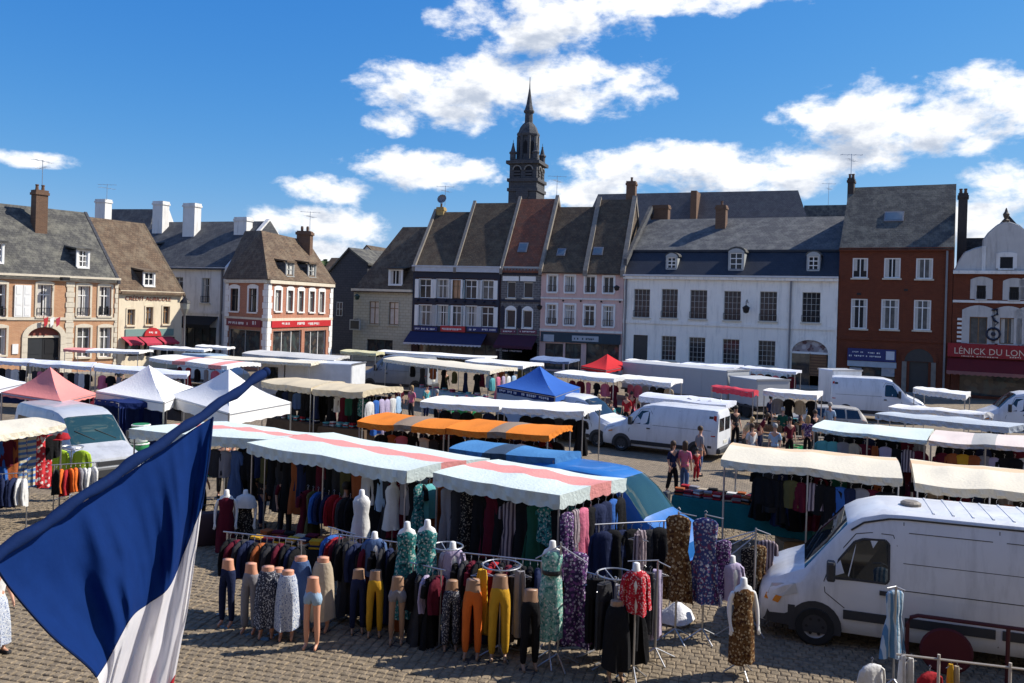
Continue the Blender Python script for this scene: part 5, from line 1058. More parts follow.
def goods(tb, depth, n, where, h=.835, seed=1, pal=('red', 'white', 'navy', 'pink', 'black', 'grey', 'turquoise', 'beige'), rows=2):
    A, ang, L = tb; r = random.Random(seed); e = Vector((math.cos(ang), math.sin(ang), 0)); f = Vector((-e.y, e.x, 0))
    for j in range(rows):
        for i in range(n):
            cs = tuple(r.choice(pal) for _ in range(3)); p = A + e * (L * (i + .5) / n) + f * (depth * (j + .5) / rows) + Vector((0, 0, h)); o = bpy.data.objects.new('folded_clothes', pile_mesh(r.randrange(4), cs)); COL.objects.link(o)
            o.location = p; o.rotation_euler = (0, 0, ang + r.uniform(-.3, .3)); rw = ('front', 'back')[j] if rows == 2 else 'only'
            tag(o, f'{DESC.get(cs[-1], cs[-1])} topped pile, {ORD[i]} from left ' + (f'in {rw} row ' if rows == 2 else '') + f'on {where}', 'clothes pile', f'folded clothes on {where}')
def tent(label, near, left, right, apex_y, mats, z=2.1, val=.3, group=None, walls=(), valm=None, sideval=None, droop=.10):
    A, B, C_ = gz(*near, z), gz(*left, z), gz(*right, z); Dd = B + C_ - A; cen = (B + C_) / 2
    a, b = uv(512 + cen.x / cen.y * F, apex_y); zc = HC - (apex_y - (CY + V0 + cen.x / cen.y * F * sr)) / F * cen.y
    c0 = Vector((cen.x, cen.y, 0)); t = thing('pop_up_tent', label, 'tent', c0, 0, group); cs = [A, C_, Dd, B]; q = MB(); top = Vector((cen.x, cen.y, zc))
    n = 8
    for i in range(4):
        p, s_ = cs[i], cs[(i + 1) % 4]; P = []
        for u in range(n + 1):
            e = p.lerp(s_, u / n); row = []
            for v in range(n + 1): x = e.lerp(top, v / n); x.z -= droop * (zc - z) * math.sin(math.pi * v / n) * (1.4 + .5 * math.sin(math.pi * u / n)); row.append(x - c0)
            P.append(row)
        q.grid(P)
    q.build('canopy', mats, t, 45); 
    for i in range(4):
        p, s_ = cs[i] - c0, cs[(i + 1) % 4] - c0; m_ = (sideval or {}).get(i, valm or mats); P = [[p.lerp(s_, k / 12) + Vector((0, 0, .003)), p.lerp(s_, k / 12) + Vector((0, 0, -val + .03 * abs(math.sin(k * 1.57))))] for k in range(13)]; MB().grid(P).build('valance', m_, t)
    for p in cs: x = p - c0; MB().box(x.x - .022, x.x + .022, x.y - .022, x.y + .022, 0, z).build('leg', STEEL, t)
    q = MB()
    for i in range(4): q.tube(cs[i] - c0 - Vector((0, 0, .06)), cs[(i + 1) % 4] - c0 - Vector((0, 0, .06)), .018, n=5); q.tube(cs[i] - c0 - Vector((0, 0, .06)), top - c0 - Vector((0, 0, .25)), .015, n=5)
    q.build('frame', STEEL, t)
    for i, m_ in walls:
        p, s_ = cs[i] - c0, cs[(i + 1) % 4] - c0; P = [[p.lerp(s_, k / 10) + Vector((.02 * math.sin(k * 2), .03 * math.sin(k * 2.3), -val * .9)), p.lerp(s_, k / 10) + Vector((.04 * math.sin(k * 2), .05 * math.sin(k * 2.3), -z + .06))] for k in range(11)]; MB().grid(P).build('side_wall', m_, t)
    return t, cs, c0
band = lambda a, b, ax='v': (lambda u, v: 1 if a < (v if ax == 'v' else u) < b else 0)
# --- the three near striped awnings
S1 = stall('pale aqua awning with a pink stripe, leftmost of the three nearest, partly behind the flag', [(130, 438), (268, 449), (327, 434), (228, 421)], [CAQ, CPK], stripe=band(.40, .70), seed=1, mid=True, val=.25)
S2 = stall('pale aqua awning with a pink stripe, middle of the three nearest striped stalls', [(248, 453), (408, 483), (491, 458), (335, 433)], [CAQ, CPK], stripe=band(.40, .70), seed=2, mid=True, val=.27)
S3 = stall('pale aqua awning with a pink stripe, nearest and rightmost of the three striped stalls', [(434, 485), (561, 509), (628, 479), (500, 459)], [CAQ, CPK], stripe=band(.44, .74), seed=3, val=.27)
S4 = stall('blue awning with a dark stripe behind the nearest striped stall', [(450, 457), (556, 467), (582, 452), (480, 440)], [CBL, CBD], stripe=band(.32, .55, 'u'), seed=4, arch=.2)
O1 = stall('bright orange awning with grey stripe, left of the two orange ones', [(358, 427), (446, 434), (474, 421), (390, 412.5)], [COR, CSTR], stripe=band(.42, .62, 'u'), seed=5, val=.17, arch=.25)
O2 = stall('bright orange awning with grey stripe, right of the two orange ones', [(447, 434), (550, 441), (574, 426), (481, 419)], [COR, CSTR], stripe=band(.42, .60, 'u'), seed=6, val=.17, arch=.25)
W1 = stall('white sagging awning directly behind the left orange awning', [(421, 407), (500, 412), (527, 401), (452, 396)], [CW], seed=7, val=.2, arch=.28)
W2 = stall('white sagging awning behind the right orange awning beside a white van', [(503, 412.5), (585, 417), (603, 405), (531, 400.5)], [CW], seed=8, val=.2, arch=.28)
G1 = stall('beige awning with scalloped edge just right of the flag pole tip', [(262, 387), (312, 393.5), (346, 382), (302, 378)], [CBG], seed=9, val=.24, arch=.3)
G2 = stall('beige awning with scalloped edge in front of the long pale truck box', [(313.5, 394.5), (364, 398), (404, 387), (345, 382.5)], [CBG], seed=10, val=.24, arch=.3)
C1 = stall('long cream awning beside a grey van in front of the navy cafe', [(384, 362), (491, 374.5), (519, 368), (410, 357)], [CCR], seed=11, val=.2, arch=.3, mid=True)
C2 = stall('white awning behind the long cream awning near the maroon blind', [(466, 363.5), (524, 369), (545, 363), (490, 359)], [CW], seed=12, val=.2, arch=.25)
C3 = stall('thin white awning in front of the navy cafe front', [(378, 353), (486, 360), (498, 356), (392, 350)], [CW], seed=13, val=.15, arch=.12)
W3 = stall('white awning right of the blue peaked tent', [(555, 376), (615, 382.5), (640, 377), (585, 371)], [CW], seed=14, val=.2, arch=.25)
W4 = stall('white awning in front of the long grey lorry box', [(617, 381), (672, 387), (684, 379), (632, 375)], [CW], seed=15, val=.22, arch=.22)
W5 = stall('lavender white awning just behind the white van in the middle', [(640, 401), (727, 411), (738, 401), (655, 393)], [CLAV], z=1.86, seed=16, val=.26, arch=.3)
RA = stall('small red awning at the end of the lorry boxes', [(712, 391), (755, 397), (760, 391), (722, 386)], [cloth('coral_red_cloth', (.66, .07, .10), scale=1.2)], seed=17, val=.25, arch=.2)
F1 = stall('far white awning against the long white house, left of three', [(626, 362), (676, 367), (681, 363), (638, 359)], [CW], seed=18, val=.16, arch=.15)
F2 = stall('far white awning against the long white house, middle of three', [(679, 366), (735, 370), (745, 365), (692, 362.5)], [CLAV], seed=19, val=.16, arch=.12)
F3 = stall('far lavender awning in front of the arched doorway of the long white house', [(741, 369.5), (797, 374.5), (803, 370), (752, 366)], [CLAV], seed=20, val=.18, arch=.12)
F4 = stall('white flat awning beside the beige estate car', [(764, 395), (818, 400), (824, 391), (773, 388)], [CW], seed=21, val=.22, arch=.1)
R1 = stall('white awning behind the large white van under the crimson shop front', [(914, 393), (967, 400), (972, 392), (925, 387)], [CW], seed=22, val=.25, arch=.2)
R2 = stall('low white awning at the top of the stack of roofs at right', [(889, 411), (985, 419), (995, 414), (905, 405.5)], [CW], seed=23, val=.18, arch=.25)
R3 = stall('long pale grey awning sheet between white and aqua awnings at right', [(876, 419), (1010, 433), (1045, 425), (905, 413)], [cloth('pale_grey_blue_cloth', (.50, .55, .60), scale=1.2)], seed=24, val=.2, arch=.2)
R4 = stall('pale aqua awning left of the rose cream awning at right', [(813, 431), (928, 444), (935, 429), (826, 420)], [CAQ], seed=25, val=.12, arch=.15, mid=True)
R5 = stall('rose cream awning with a grey stripe at the right edge', [(929.5, 445), (1045, 452), (1045, 436), (937, 430)], [CRO, CGR], stripe=band(.36, .60, 'u'), seed=26, val=.13, arch=.2, mid=True)
P1 = stall('cream awning with peach stripe over the teal tables, left of the large van', [(722, 466), (904, 486), (897, 457), (735, 443)], [CCR, CPE], stripe=band(.62, .88), seed=27, val=.18, arch=.26, mid=True)
P2 = stall('cream awning with peach stripe above the roof of the large van at right', [(916, 491), (1070, 504), (1060, 472), (911, 459)], [CCR, CPE], stripe=band(.62, .88), seed=28, val=.18, arch=.26, mid=True)
L1 = stall('cream awning over beach towels and football shirts at the left edge', [(-75, 456), (66, 429), (33, 417), (-80, 428)], [CCR], seed=29, val=.16, arch=.08)
L2 = stall('white awning at the far left edge in front of the brick town house', [(-40, 362.5), (29, 365.5), (36, 359), (-33, 356)], [CLAV], seed=30, val=.18, arch=.2)
L3 = stall('white awning behind the salmon tent peak', [(30, 366), (93, 370), (98, 362.5), (37, 359.5)], [CLAV], seed=31, val=.18, arch=.2)
L4 = stall('white awning behind the left white peaked tent', [(95, 370.5), (188, 379), (191, 371), (101, 363)], [CLAV], seed=32, val=.18, arch=.2)
L5 = stall('white awning with a pink end in front of the brick house windows', [(64, 351.5), (140, 354), (155, 350), (78, 347.5)], [CW, CPK], stripe=band(.0, .3, 'u'), seed=33, val=.15, arch=.15)
L6 = stall('white and pink striped awning in front of the crimson bank blinds', [(150, 361), (228, 369.5), (262, 363), (180, 355)], [CW, CPK], stripe=lambda u, v: 1 if .32 < u < .48 or .78 < u < .93 else 0, seed=34, val=.2, arch=.25)
L7 = stall('white awning in front of the bank, left of the shaded white house', [(150, 349), (205, 352), (213, 349), (168, 345.5)], [CW], seed=35, val=.16, arch=.15)
L8 = stall('small white awning in front of the dark awning of the shaded house', [(196, 348), (228, 350), (236, 347), (206, 344.5)], [CW], seed=36, val=.16, arch=.15)
L9 = stall('grey white awning in front of the corner shop windows', [(243, 356), (335, 363), (351, 356), (264, 350)], [cloth('dusty_white_cloth', (.58, .57, .55), scale=1.2)], seed=37, val=.18, arch=.25)
L10 = stall('long white awning just beyond the flag pole tip', [(205, 360), (312, 366), (328, 361), (232, 356)], [CCR], seed=38, val=.16, arch=.15)
L11 = stall('pale yellow parasol awning in front of the small stone house', [(341, 353.5), (377, 356), (386, 352), (353, 349.5)], [cloth('pale_yellow_cloth', (.62, .58, .36), scale=1.2)], seed=39, val=.2, arch=.2)
B1 = stall('dusty blue flat awning under the pink house shopfront', [(531, 361.5), (570, 364), (581, 359), (545, 355.5)], [cloth('dusty_blue_cloth', (.16, .22, .36), scale=1.2)], seed=40, val=.15, arch=.15)
# --- peaked tents
tent('white peaked tent above the navy gazebo, left of two white tents', (165, 402), (97, 391), (198, 388), 365, CW, group=None, val=.36, sideval={})
tent('white peaked tent crossed by the flag pole, right of two white tents', (230, 413), (168, 395), (292, 402), 369, CW, val=.42)
tent('salmon pink peaked tent behind the silver minibus', (62, 401), (3, 392), (97, 393), 367, CSAL, val=.16)
tent('pale grey peaked tent at the left edge beside the salmon tent', (-4, 389), (-40, 384), (27, 382), 373, CLAV, val=.2)
tb, cs_, c0_ = tent('royal blue peaked tent with navy valance in the middle of the market', (556, 396), (498, 386), (581, 387), 366, CTB, val=.3, valm=CTB, sideval={3: CNV}, walls=((3, cloth('pale_blue_side_wall', (.36, .44, .55), scale=1)),))
for v0_, sd_ in (((.06, .40), 3), ((.46, .94), 4)):      # white lettering on the navy valance
    p, q_ = cs_[3], cs_[0]; d_ = (q_ - p); ang = math.atan2(d_.y, d_.x); L = d_.length; mk = marks(1, L * v0_[0], L * v0_[1], -.24, -.08, -.02, sd_); mk.xf(Matrix.Translation(p - c0_) @ Matrix.Rotation(ang, 4, 'Z')); mk.build('lettering', mat('soft_lettering', (.45, .50, .62), .7), tb)
tent('red peaked tent in front of the pink house and long white house', (607, 370), (582, 366), (633, 365), 354, CRD, val=.22)
# navy gazebo under the white tents
nv = stall('navy gazebo with hanging side curtains below the white peaked tents', [(120, 408), (168, 407), (162, 398), (95, 399)], [CNV], z=2.0, arch=.12, val=.2, seed=41, cat='gazebo')
GZ = [o for o in COL.objects if o.get('label', '').startswith('navy gazebo')][0]
for u, w_ in ((.0, .16), (.42, .12), (.86, .14)):
    a, b = nv['at'](u, .0, 1.85), nv['at'](u + w_, .0, 1.85); P = [[a.lerp(b, k / 8) + Vector((0, .07 * math.sin(k * 2.2), 0)) - GZ.location, a.lerp(b, k / 8) + Vector((0, .1 * math.sin(k * 2.2), -1.75)) - GZ.location] for k in range(9)]; MB().grid(P).build('curtain', CNV, GZ)
a, b = nv['at'](0, .95, 1.9), nv['at'](1, .95, 1.9); MB().grid([[a.lerp(b, k / 12) + Vector((0, .06 * math.sin(k * 2), 0)) - GZ.location, a.lerp(b, k / 12) + Vector((0, .08 * math.sin(k * 2), -1.8)) - GZ.location] for k in range(13)]).build('back_curtain', CNV, GZ)
# ------------------------------------------------------------------ clothes on the near stalls
def row(S, u0, u1, v, z, items, where, **k): hang_row(S['at'](u0, v, z), S['at'](u1, v, z), items, where, **k)
T = lambda s: [(dict(d='dress', t='top', p='trousers', k='skirt', c='coat', s='scarf', w='towel')[x.split('.')[0]], x.split('.')[1]) for x in s.split()]
row(S1, .45, 1.0, .12, 1.95, T('t.rust t.charcoal t.grey d.denim t.black t.navy t.olive'), 'in front row under leftmost striped awning', seed=2)
row(S1, .50, 1.0, .85, 1.95, T('d.black d.denim d.rust c.charcoal d.grey d.black t.beige'), 'in back row under leftmost striped awning', seed=3)
row(S2, .02, .55, .9, 2.0, T('d.black d.denim c.black d.rust d.beige t.grey t.tealfloral d.mustard d.black d.navy d.white d.charcoal'), 'in back row under middle striped awning', seed=4)
row(S2, .55, 1.0, .9, 2.0, T('d.red t.red c.maroon d.black t.maroon d.beige t.black d.tealfloral t.sky d.maroon'), 'at back right under middle striped awning', seed=5)
row(S2, .10, .50, .45, 2.0, T('t.rust t.beige t.olive d.grey t.mustard t.navy t.white t.black'), 'in middle row under middle striped awning', seed=6)
row(S2, .55, .98, .4, 2.0, T('t.maroon t.red d.beige t.black d.white t.stripey d.sky t.rust'), 'in second row under middle striped awning', seed=7)
row(S2, .36, .66, .08, 1.45, T('d.maroon d.olive t.blue t.navy t.navy t.red t.red t.charcoal t.black'), 'on front rail under middle striped awning', seed=8, flat=False, jit=.5)
row(S2, 1.0, 1.0, .2, 1.95, [], '') if False else None
hang_row(S2['at'](1, .1, 2.0), S2['at'](1, .95, 2.0), T('d.tealfloral t.turquoise d.rust d.brownfloral t.tealfloral d.maroon d.black d.charcoal'), 'along right end of middle striped awning', seed=9)
row(S3, .02, .98, .12, 2.0, T('d.grey d.charcoal d.blackfloral d.black d.maroon d.black d.stripey d.black d.green t.tealfloral d.black'), 'in front row under nearest striped awning', seed=10)
row(S3, .05, .95, .5, 2.02, T('d.brownfloral d.blackfloral d.grey d.maroon c.black d.purplefloral d.red d.black c.navy d.black'), 'in middle row under nearest striped awning', seed=11)
row(S3, .05, .95, .92, 2.02, T('d.tealfloral d.rust c.black d.black t.white d.maroon d.navy c.charcoal d.black'), 'in back row under nearest striped awning', seed=12)
hang_row(S3['at'](1, .05, 1.98), S3['at'](1, .95, 1.98), T('d.purplefloral d.stripey d.pink d.black c.navy d.navy d.blue c.black'), 'along right end of nearest striped awning', seed=13)
row(S3, .03, .97, .30, 2.0, T('d.black d.maroon c.charcoal d.black d.rust d.black d.navy d.black t.beige d.charcoal d.black d.tealfloral'), 'in second row under nearest striped awning', seed=14)
row(S3, .03, .97, .72, 2.0, T('c.black d.charcoal d.black d.maroon c.black d.navy c.charcoal d.black d.green d.black'), 'in fourth row under nearest striped awning', seed=15)
row(S2, .45, 1.0, .65, 2.0, T('c.black d.charcoal d.rust c.black d.maroon d.black c.navy d.black t.grey d.black'), 'in third row under middle striped awning', seed=16)
row(S2, .62, 1.0, .16, 2.0, T('d.rust t.white d.black t.sky d.charcoal d.maroon t.grey d.black'), 'at front right under middle striped awning', seed=17)
row(S1, .55, 1.0, .5, 1.95, T('c.black d.charcoal t.rust d.navy d.black t.olive d.maroon'), 'in middle row under leftmost striped awning', seed=18)
row(P1, .18, .98, .45, 1.98, T('d.black c.charcoal d.navy d.black c.black d.maroon d.black t.green d.charcoal c.black d.rust d.black'), 'in middle of left peach striped awning', seed=60)
row(O1, .05, .95, .8, 1.9, T('d.black c.black d.charcoal d.navy c.black d.maroon d.black'), 'at back of left orange awning', seed=61)
row(O2, .05, .95, .8, 1.9, T('d.black c.black d.charcoal d.navy c.black d.maroon d.black'), 'at back of right orange awning', seed=62)
row(G1, .05, .95, .8, 1.95, T('c.black d.charcoal d.black c.navy d.black c.black d.maroon'), 'at back of left beige awning', seed=63)
row(G2, .05, .95, .8, 1.95, T('c.black d.charcoal d.black c.navy d.black c.black d.maroon'), 'at back of right beige awning', seed=64)
row(R4, .05, .95, .75, 1.95, T('c.black d.charcoal d.black c.navy d.black c.black d.maroon d.grey'), 'at back of pale aqua awning', seed=65)
row(R5, .05, .95, .75, 1.95, T('c.black d.charcoal d.black c.navy d.black c.black d.maroon d.grey'), 'at back of rose cream awning', seed=66)
# ------------------------------------------------------------------ mannequins
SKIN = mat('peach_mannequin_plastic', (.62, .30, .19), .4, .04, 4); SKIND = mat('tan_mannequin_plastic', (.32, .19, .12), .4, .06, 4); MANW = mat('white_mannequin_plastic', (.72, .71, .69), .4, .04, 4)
LV = [(0, 0, 1.16), (0, .01, .97), (0, .015, .90), (.085, .01, .80), (.095, 0, .50), (.10, .02, .26), (.10, .03, .08), (.105, -.10, .03), (-.085, .01, .80), (-.095, -.02, .50), (-.10, 0, .26), (-.10, .01, .08), (-.105, -.12, .03)]
LE = [(0, 1), (1, 2), (2, 3), (3, 4), (4, 5), (5, 6), (6, 7), (2, 8), (8, 9), (9, 10), (10, 11), (11, 12)]
LR = [(.135, .10), (.13, .095), (.155, .115), (.095, .095), (.058, .06), (.056, .06), (.034, .036), (.032, .022), (.095, .095), (.058, .06), (.056, .06), (.034, .036), (.032, .022)]
legs_me = {m.name: flat_cut(skin_mesh(LV, LE, LR, m, 2, 1, 'legs'), 1.055) for m in (SKIN, SKIND)}
def pants_mesh(col, kind):
    key = ('pants', col, kind)
    if key in GC: return GC[key]
    a = .017
    if kind == 'leggings': V = LV[1:7] + LV[8:12]; E = [(0, 1), (1, 2), (2, 3), (3, 4), (4, 5), (1, 6), (6, 7), (7, 8), (8, 9)]; Rr = [LR[i] for i in (1, 2, 3, 4, 5, 6, 8, 9, 10, 11)]; g_ = [.009, .010, .011, .010, .010, .013, .011, .010, .010, .013]
    elif kind == 'loose': V = LV[1:7] + LV[8:12]; E = [(0, 1), (1, 2), (2, 3), (3, 4), (4, 5), (1, 6), (6, 7), (7, 8), (8, 9)]; Rr = [LR[i] for i in (1, 2, 3, 4, 5, 6, 8, 9, 10, 11)]; g_ = [.010, .014, .018, .024, .026, .034, .018, .024, .026, .034]
    else: V = [LV[1], LV[2], LV[3], (.1, 0, .62), LV[8], (-.1, 0, .62)]; E = [(0, 1), (1, 2), (2, 3), (1, 4), (4, 5)]; Rr = [LR[1], LR[2], LR[3], (.085, .085), LR[8], (.085, .085)]; g_ = [.012, .02, .03, .035, .03, .035]
    me = skin_mesh(V, E, [(r[0] + e, r[1] + e) for r, e in zip(Rr, g_)], CLOTHS[col], 1, 1, 'trousers'); GC[key] = me; return me
def skirt_mesh(col, L=.78):
    key = ('longskirt', col)
    if key not in GC: GC[key] = MB().loft([gring(z, a, b, w_, 6, 1.0, n=20) for z, a, b, w_ in ((.99, .135, .105, 0), (.9, .175, .14, .05), (.75, .20, .165, .15), (.5, .225, .185, .25), (.99 - L, .245, .20, .32))]).mesh('skirt', CLOTHS[col], 60)
    return GC[key]
def half_mannequin(fx, fy, ty, kind, col, label, yaw, skin=SKIN, x_top=None):
    p = gz(fx, fy); s = (fy - ty) / (F / p.y) / 1.06
    t = thing('mannequin', label, 'mannequin', p, yaw, 'leg mannequins in front of the striped stalls'); t.scale = (s * .80, s * .80, s)
    link('legs', legs_me[skin.name], t)
    if kind == 'skirt': link('skirt', skirt_mesh(col), t)
    else: link('trousers', pants_mesh(col, kind), t)
    MB().lathe([(.001, 0), (.17, 0), (.17, .012), (.001, .016)], 14).build('base', mat('smoked_glass_base', (.06, .06, .06), .2), t)
    return t
half_mannequin(227, 627, 559, 'leggings', 'navy', 'peach half mannequin in navy leggings, leftmost of the leg mannequins', -.3)
half_mannequin(250, 634, 563, 'loose', 'grey', 'peach half mannequin in loose grey trousers, second leg mannequin from the left', -.2)
half_mannequin(267, 638.5, 566, 'skirt', 'greyprint', 'peach half mannequin in dark speckled skirt beside the grey trousers', .1)
half_mannequin(277, 634, 567.5, 'skirt', 'greyprint', 'peach half mannequin in dark speckled skirt tucked behind the blue printed one', .3)
half_mannequin(287, 641, 570, 'skirt', 'whiteprint', 'peach half mannequin in pale blue printed skirt left of the shorts', .1)
half_mannequin(312, 650, 577, 'shorts', 'sky', 'peach half mannequin in pale shorts with bare legs', -.2)
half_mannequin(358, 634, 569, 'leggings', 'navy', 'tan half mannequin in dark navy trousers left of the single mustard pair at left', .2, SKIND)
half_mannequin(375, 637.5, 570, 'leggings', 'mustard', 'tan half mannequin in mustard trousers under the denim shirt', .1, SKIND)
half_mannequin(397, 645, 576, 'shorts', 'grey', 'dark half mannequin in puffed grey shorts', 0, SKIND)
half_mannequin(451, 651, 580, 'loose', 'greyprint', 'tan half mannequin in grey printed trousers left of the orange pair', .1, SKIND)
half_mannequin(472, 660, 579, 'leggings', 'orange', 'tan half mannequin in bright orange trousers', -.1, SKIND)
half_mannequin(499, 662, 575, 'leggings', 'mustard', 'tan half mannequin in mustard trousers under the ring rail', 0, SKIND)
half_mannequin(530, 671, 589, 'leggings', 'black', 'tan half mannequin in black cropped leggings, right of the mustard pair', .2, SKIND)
half_mannequin(616, 683, 600, 'skirt', 'black', 'dark half mannequin in a black skirt beside the red printed top', .2, SKIND)
half_mannequin(300, 630, 556, 'skirt', 'denim', 'peach half mannequin in plain blue skirt behind the pale shorts', .2)
half_mannequin(322, 632, 557, 'skirt', 'beige', 'peach half mannequin in tan skirt behind the pale shorts', -.2)
# dress forms on stands
TORSO = MB().loft([[(a * math.cos(t), b * math.sin(t) + y0, z) for t in (2 * math.pi * k / 14 for k in range(14))] for z, a, b, y0 in ((-.62, .13, .10, 0), (-.5, .16, .115, 0), (-.36, .125, .09, 0), (-.2, .15, .105, -.01), (-.1, .165, .095, 0), (-.02, .13, .07, 0), (.02, .06, .055, 0), (.12, .05, .05, 0), (.13, .03, .03, 0))]).mesh('torso', MANW, 60)
ARM = {s: skin_mesh([(s * .15, 0, -.08), (s * .20, .02, -.2), (s * .23, .0, -.36), (s * .23, -.06, -.58), (s * .23, -.08, -.66)] + [(s * (.23 + dx), -.10, -.66 - L) for dx, L in ((-.028, .06), (-.01, .085), (.01, .085), (.028, .07))] + [(s * .20, -.12, -.68)], [(0, 1), (1, 2), (2, 3), (3, 4), (4, 5), (4, 6), (4, 7), (4, 8), (3, 9)], [.05, .045, .04, .028, .026, .010, .010, .010, .010, .010], MANW, 0, 1, 'arm') for s in (-1, 1)}
DRESSF = {}
def dressform_mesh(col, L):
    if (col, L) not in DRESSF: DRESSF[(col, L)] = MB().loft([gring(z, a, b, w_, 6, 2.0, n=20) for z, a, b, w_ in ((-.03, .10, .075, 0), (-.10, .172, .105, 0), (-.2, .165, .118, .02), (-.36, .142, .108, .04), (-.52, .175, .13, .08), (-.8, .20, .15, .2), (-L, .215, .16, .3))]).mesh('dress', CLOTHS[col], 60)
    return DRESSF[(col, L)]
def dress_form(px, py_neck, py_foot, col, label, yaw=0, L=1.3, arms=True, torso=True, kind='dress'):
    p = gz(px, py_foot); hh = (py_foot - py_neck) / (F / p.y); t = thing('dress_form', label, 'mannequin', p, yaw, 'dressed mannequins on stands')
    h = hh - .12; o = link('torso', TORSO, t); o.location = (0, 0, h)
    if arms:
        for s in (-1, 1): a = link('arm', ARM[s], t); a.location = (0, 0, h)
    if kind == 'dress': d = link('dress', dressform_mesh(col, L), t); d.location = (0, 0, h)
    else: d = link('top', garment_mesh('top', col), t); d.location = (0, -.0, h + .02); d.scale = (.86, 1.55, 1.0)
    q = MB(); q.tube((0, 0, .08), (0, 0, h - .55), .018)
    for i in range(3): a = 2.1 * i + .5; q.tube((0, 0, .24), (.27 * math.cos(a), .27 * math.sin(a), .02), .013)
    q.build('stand', STEEL, t); return t
dress_form(550, 541, 665, 'mintfloral', 'white mannequin in a mint floral long dress with a dark belt on a tripod', .1, 1.42, arms=False)
dress_form(742, 578, 676, 'brownfloral', 'white mannequin with arms in a brown floral dress on a lone stand', .15, 1.18)
dress_form(731, 556, 640, 'lilac', 'white mannequin in a lilac top just behind the brown floral dress', .1, .75, kind='top')
dress_form(634, 563, 682, 'redprint', 'white mannequin in a red printed top on a tall stand', .1, .75, kind='top', arms=False)
dress_form(425, 520, 640, 'tealfloral', 'white mannequin in teal floral jumpsuit, right of the teal pair', .0, 1.5, arms=False)
dress_form(405, 522, 634, 'tealfloral', 'shaded mannequin in teal floral jumpsuit, left of the teal pair', .1, 1.5, arms=False)
dress_form(360, 490, 590, 'white', 'shaded mannequin in a short white dress beneath the middle striped awning', .1, .8, arms=False)
dress_form(392, 480, 575, 'white', 'pale mannequin in a white dress near the right end of the middle awning', .1, .9, arms=False)
dress_form(226, 490, 552, 'maroon', 'mannequin in a long plum dress under the leftmost striped awning', .2, 1.3)
dress_form(245, 490, 550, 'blackfloral', 'mannequin in a long black floral dress with pale shawl under the leftmost awning', .1, 1.3)
dress_form(373, 532, 625, 'denim', 'mannequin in a denim blue shirt above the left mustard trousers', .1, .7, arms=False, kind='top')
dress_form(451, 542, 640, 'lilac', 'mannequin in a blue lilac shirt above the grey printed trousers', .1, .7, arms=False, kind='top')
p = gz(550, 665); o = [x for x in COL.objects if x.get('label', '').startswith('white mannequin in a mint')][0]; MB().lathe([(.150, 0), (.155, .03), (.150, .06)], 18).build('belt', IRON, o, loc=(0, 0, 1.46)); o.children[-1].scale = (1, .78, 1)
p = gz(245, 550); o = [x for x in COL.objects if x.get('label', '').startswith('mannequin in a long black')][0]; d = link('shawl', MB().loft([gring(z, a, b, .1, 5, 0) for z, a, b in ((.03, .07, .06), (-.03, .19, .11), (-.16, .25, .16), (-.26, .27, .17))]).mesh('shawl', CLOTHS['white'], 60), o); d.location = (0, 0, o.children[0].location.z)
# ring rails, straight rails
def ring_rail(px, py_ring, py_foot, r, label, hangs=()):
    p = gz(px, py_foot); h = (py_foot - py_ring) / (F / p.y); t = thing('ring_rail', label, 'clothes rail', p, 0, 'chrome ring rails'); q = MB(); q.path([(r * math.cos(a), r * math.sin(a), h) for a in [2 * math.pi * k / 28 for k in range(28)]], .014, 6, closed=True); q.build('ring', STEEL, t)
    q = MB(); q.tube((0, 0, .05), (0, 0, h - .04), .018)
    for k in range(3): a = k * 2.09; q.tube((0, 0, h - .12), (r * math.cos(a), r * math.sin(a), h), .009)
    q.build('post', STEEL, t); q = MB()
    for k in range(4): a = k * 1.571 + .4; q.tube((0, 0, .16), (.38 * math.cos(a), .38 * math.sin(a), .02), .014)
    q.build('foot', STEEL, t)
    for i, (sh, c) in enumerate(hangs): a = math.pi * 1.02 + i / max(1, len(hangs) - 1) * math.pi * .96; garment(p + Vector((r * math.cos(a), r * math.sin(a), h - .08)), sh, c, a, f'{DESC.get(c, c)} {sh}, {ORD[i]} from left hanging on {label}'[:120], f'clothes on {label}')
ring_rail(500, 565, 655, .31, 'the ring rail above mustard trousers', T('s.mustard s.grey'))
ring_rail(614, 574, 668, .30, 'the ring rail left of red printed top', T('p.black p.charcoal s.grey p.black d.black'))
ring_rail(446, 546, 640, .26, 'the small ring rail near lilac shirt')
def rail(A, B, h, label, group='straight clothes rails'):
    A, B = Vector((A.x, A.y, 0)), Vector((B.x, B.y, 0)); L = (B - A).length; t = thing('clothes_rail', label, 'clothes rail', A, math.atan2(B.y - A.y, B.x - A.x), group)
    for x in (0, L): MB().tube((x, 0, 0.03), (x, 0, h), .016).build('post', STEEL, t); MB().tube((x, -.26, .03), (x, .26, .03), .016).build('foot', STEEL, t)
    MB().tube((-.08, 0, h), (L + .08, 0, h), .014).build('bar', STEEL, t)
    return Vector((A.x, A.y, h - .1)), Vector((B.x, B.y, h - .1))
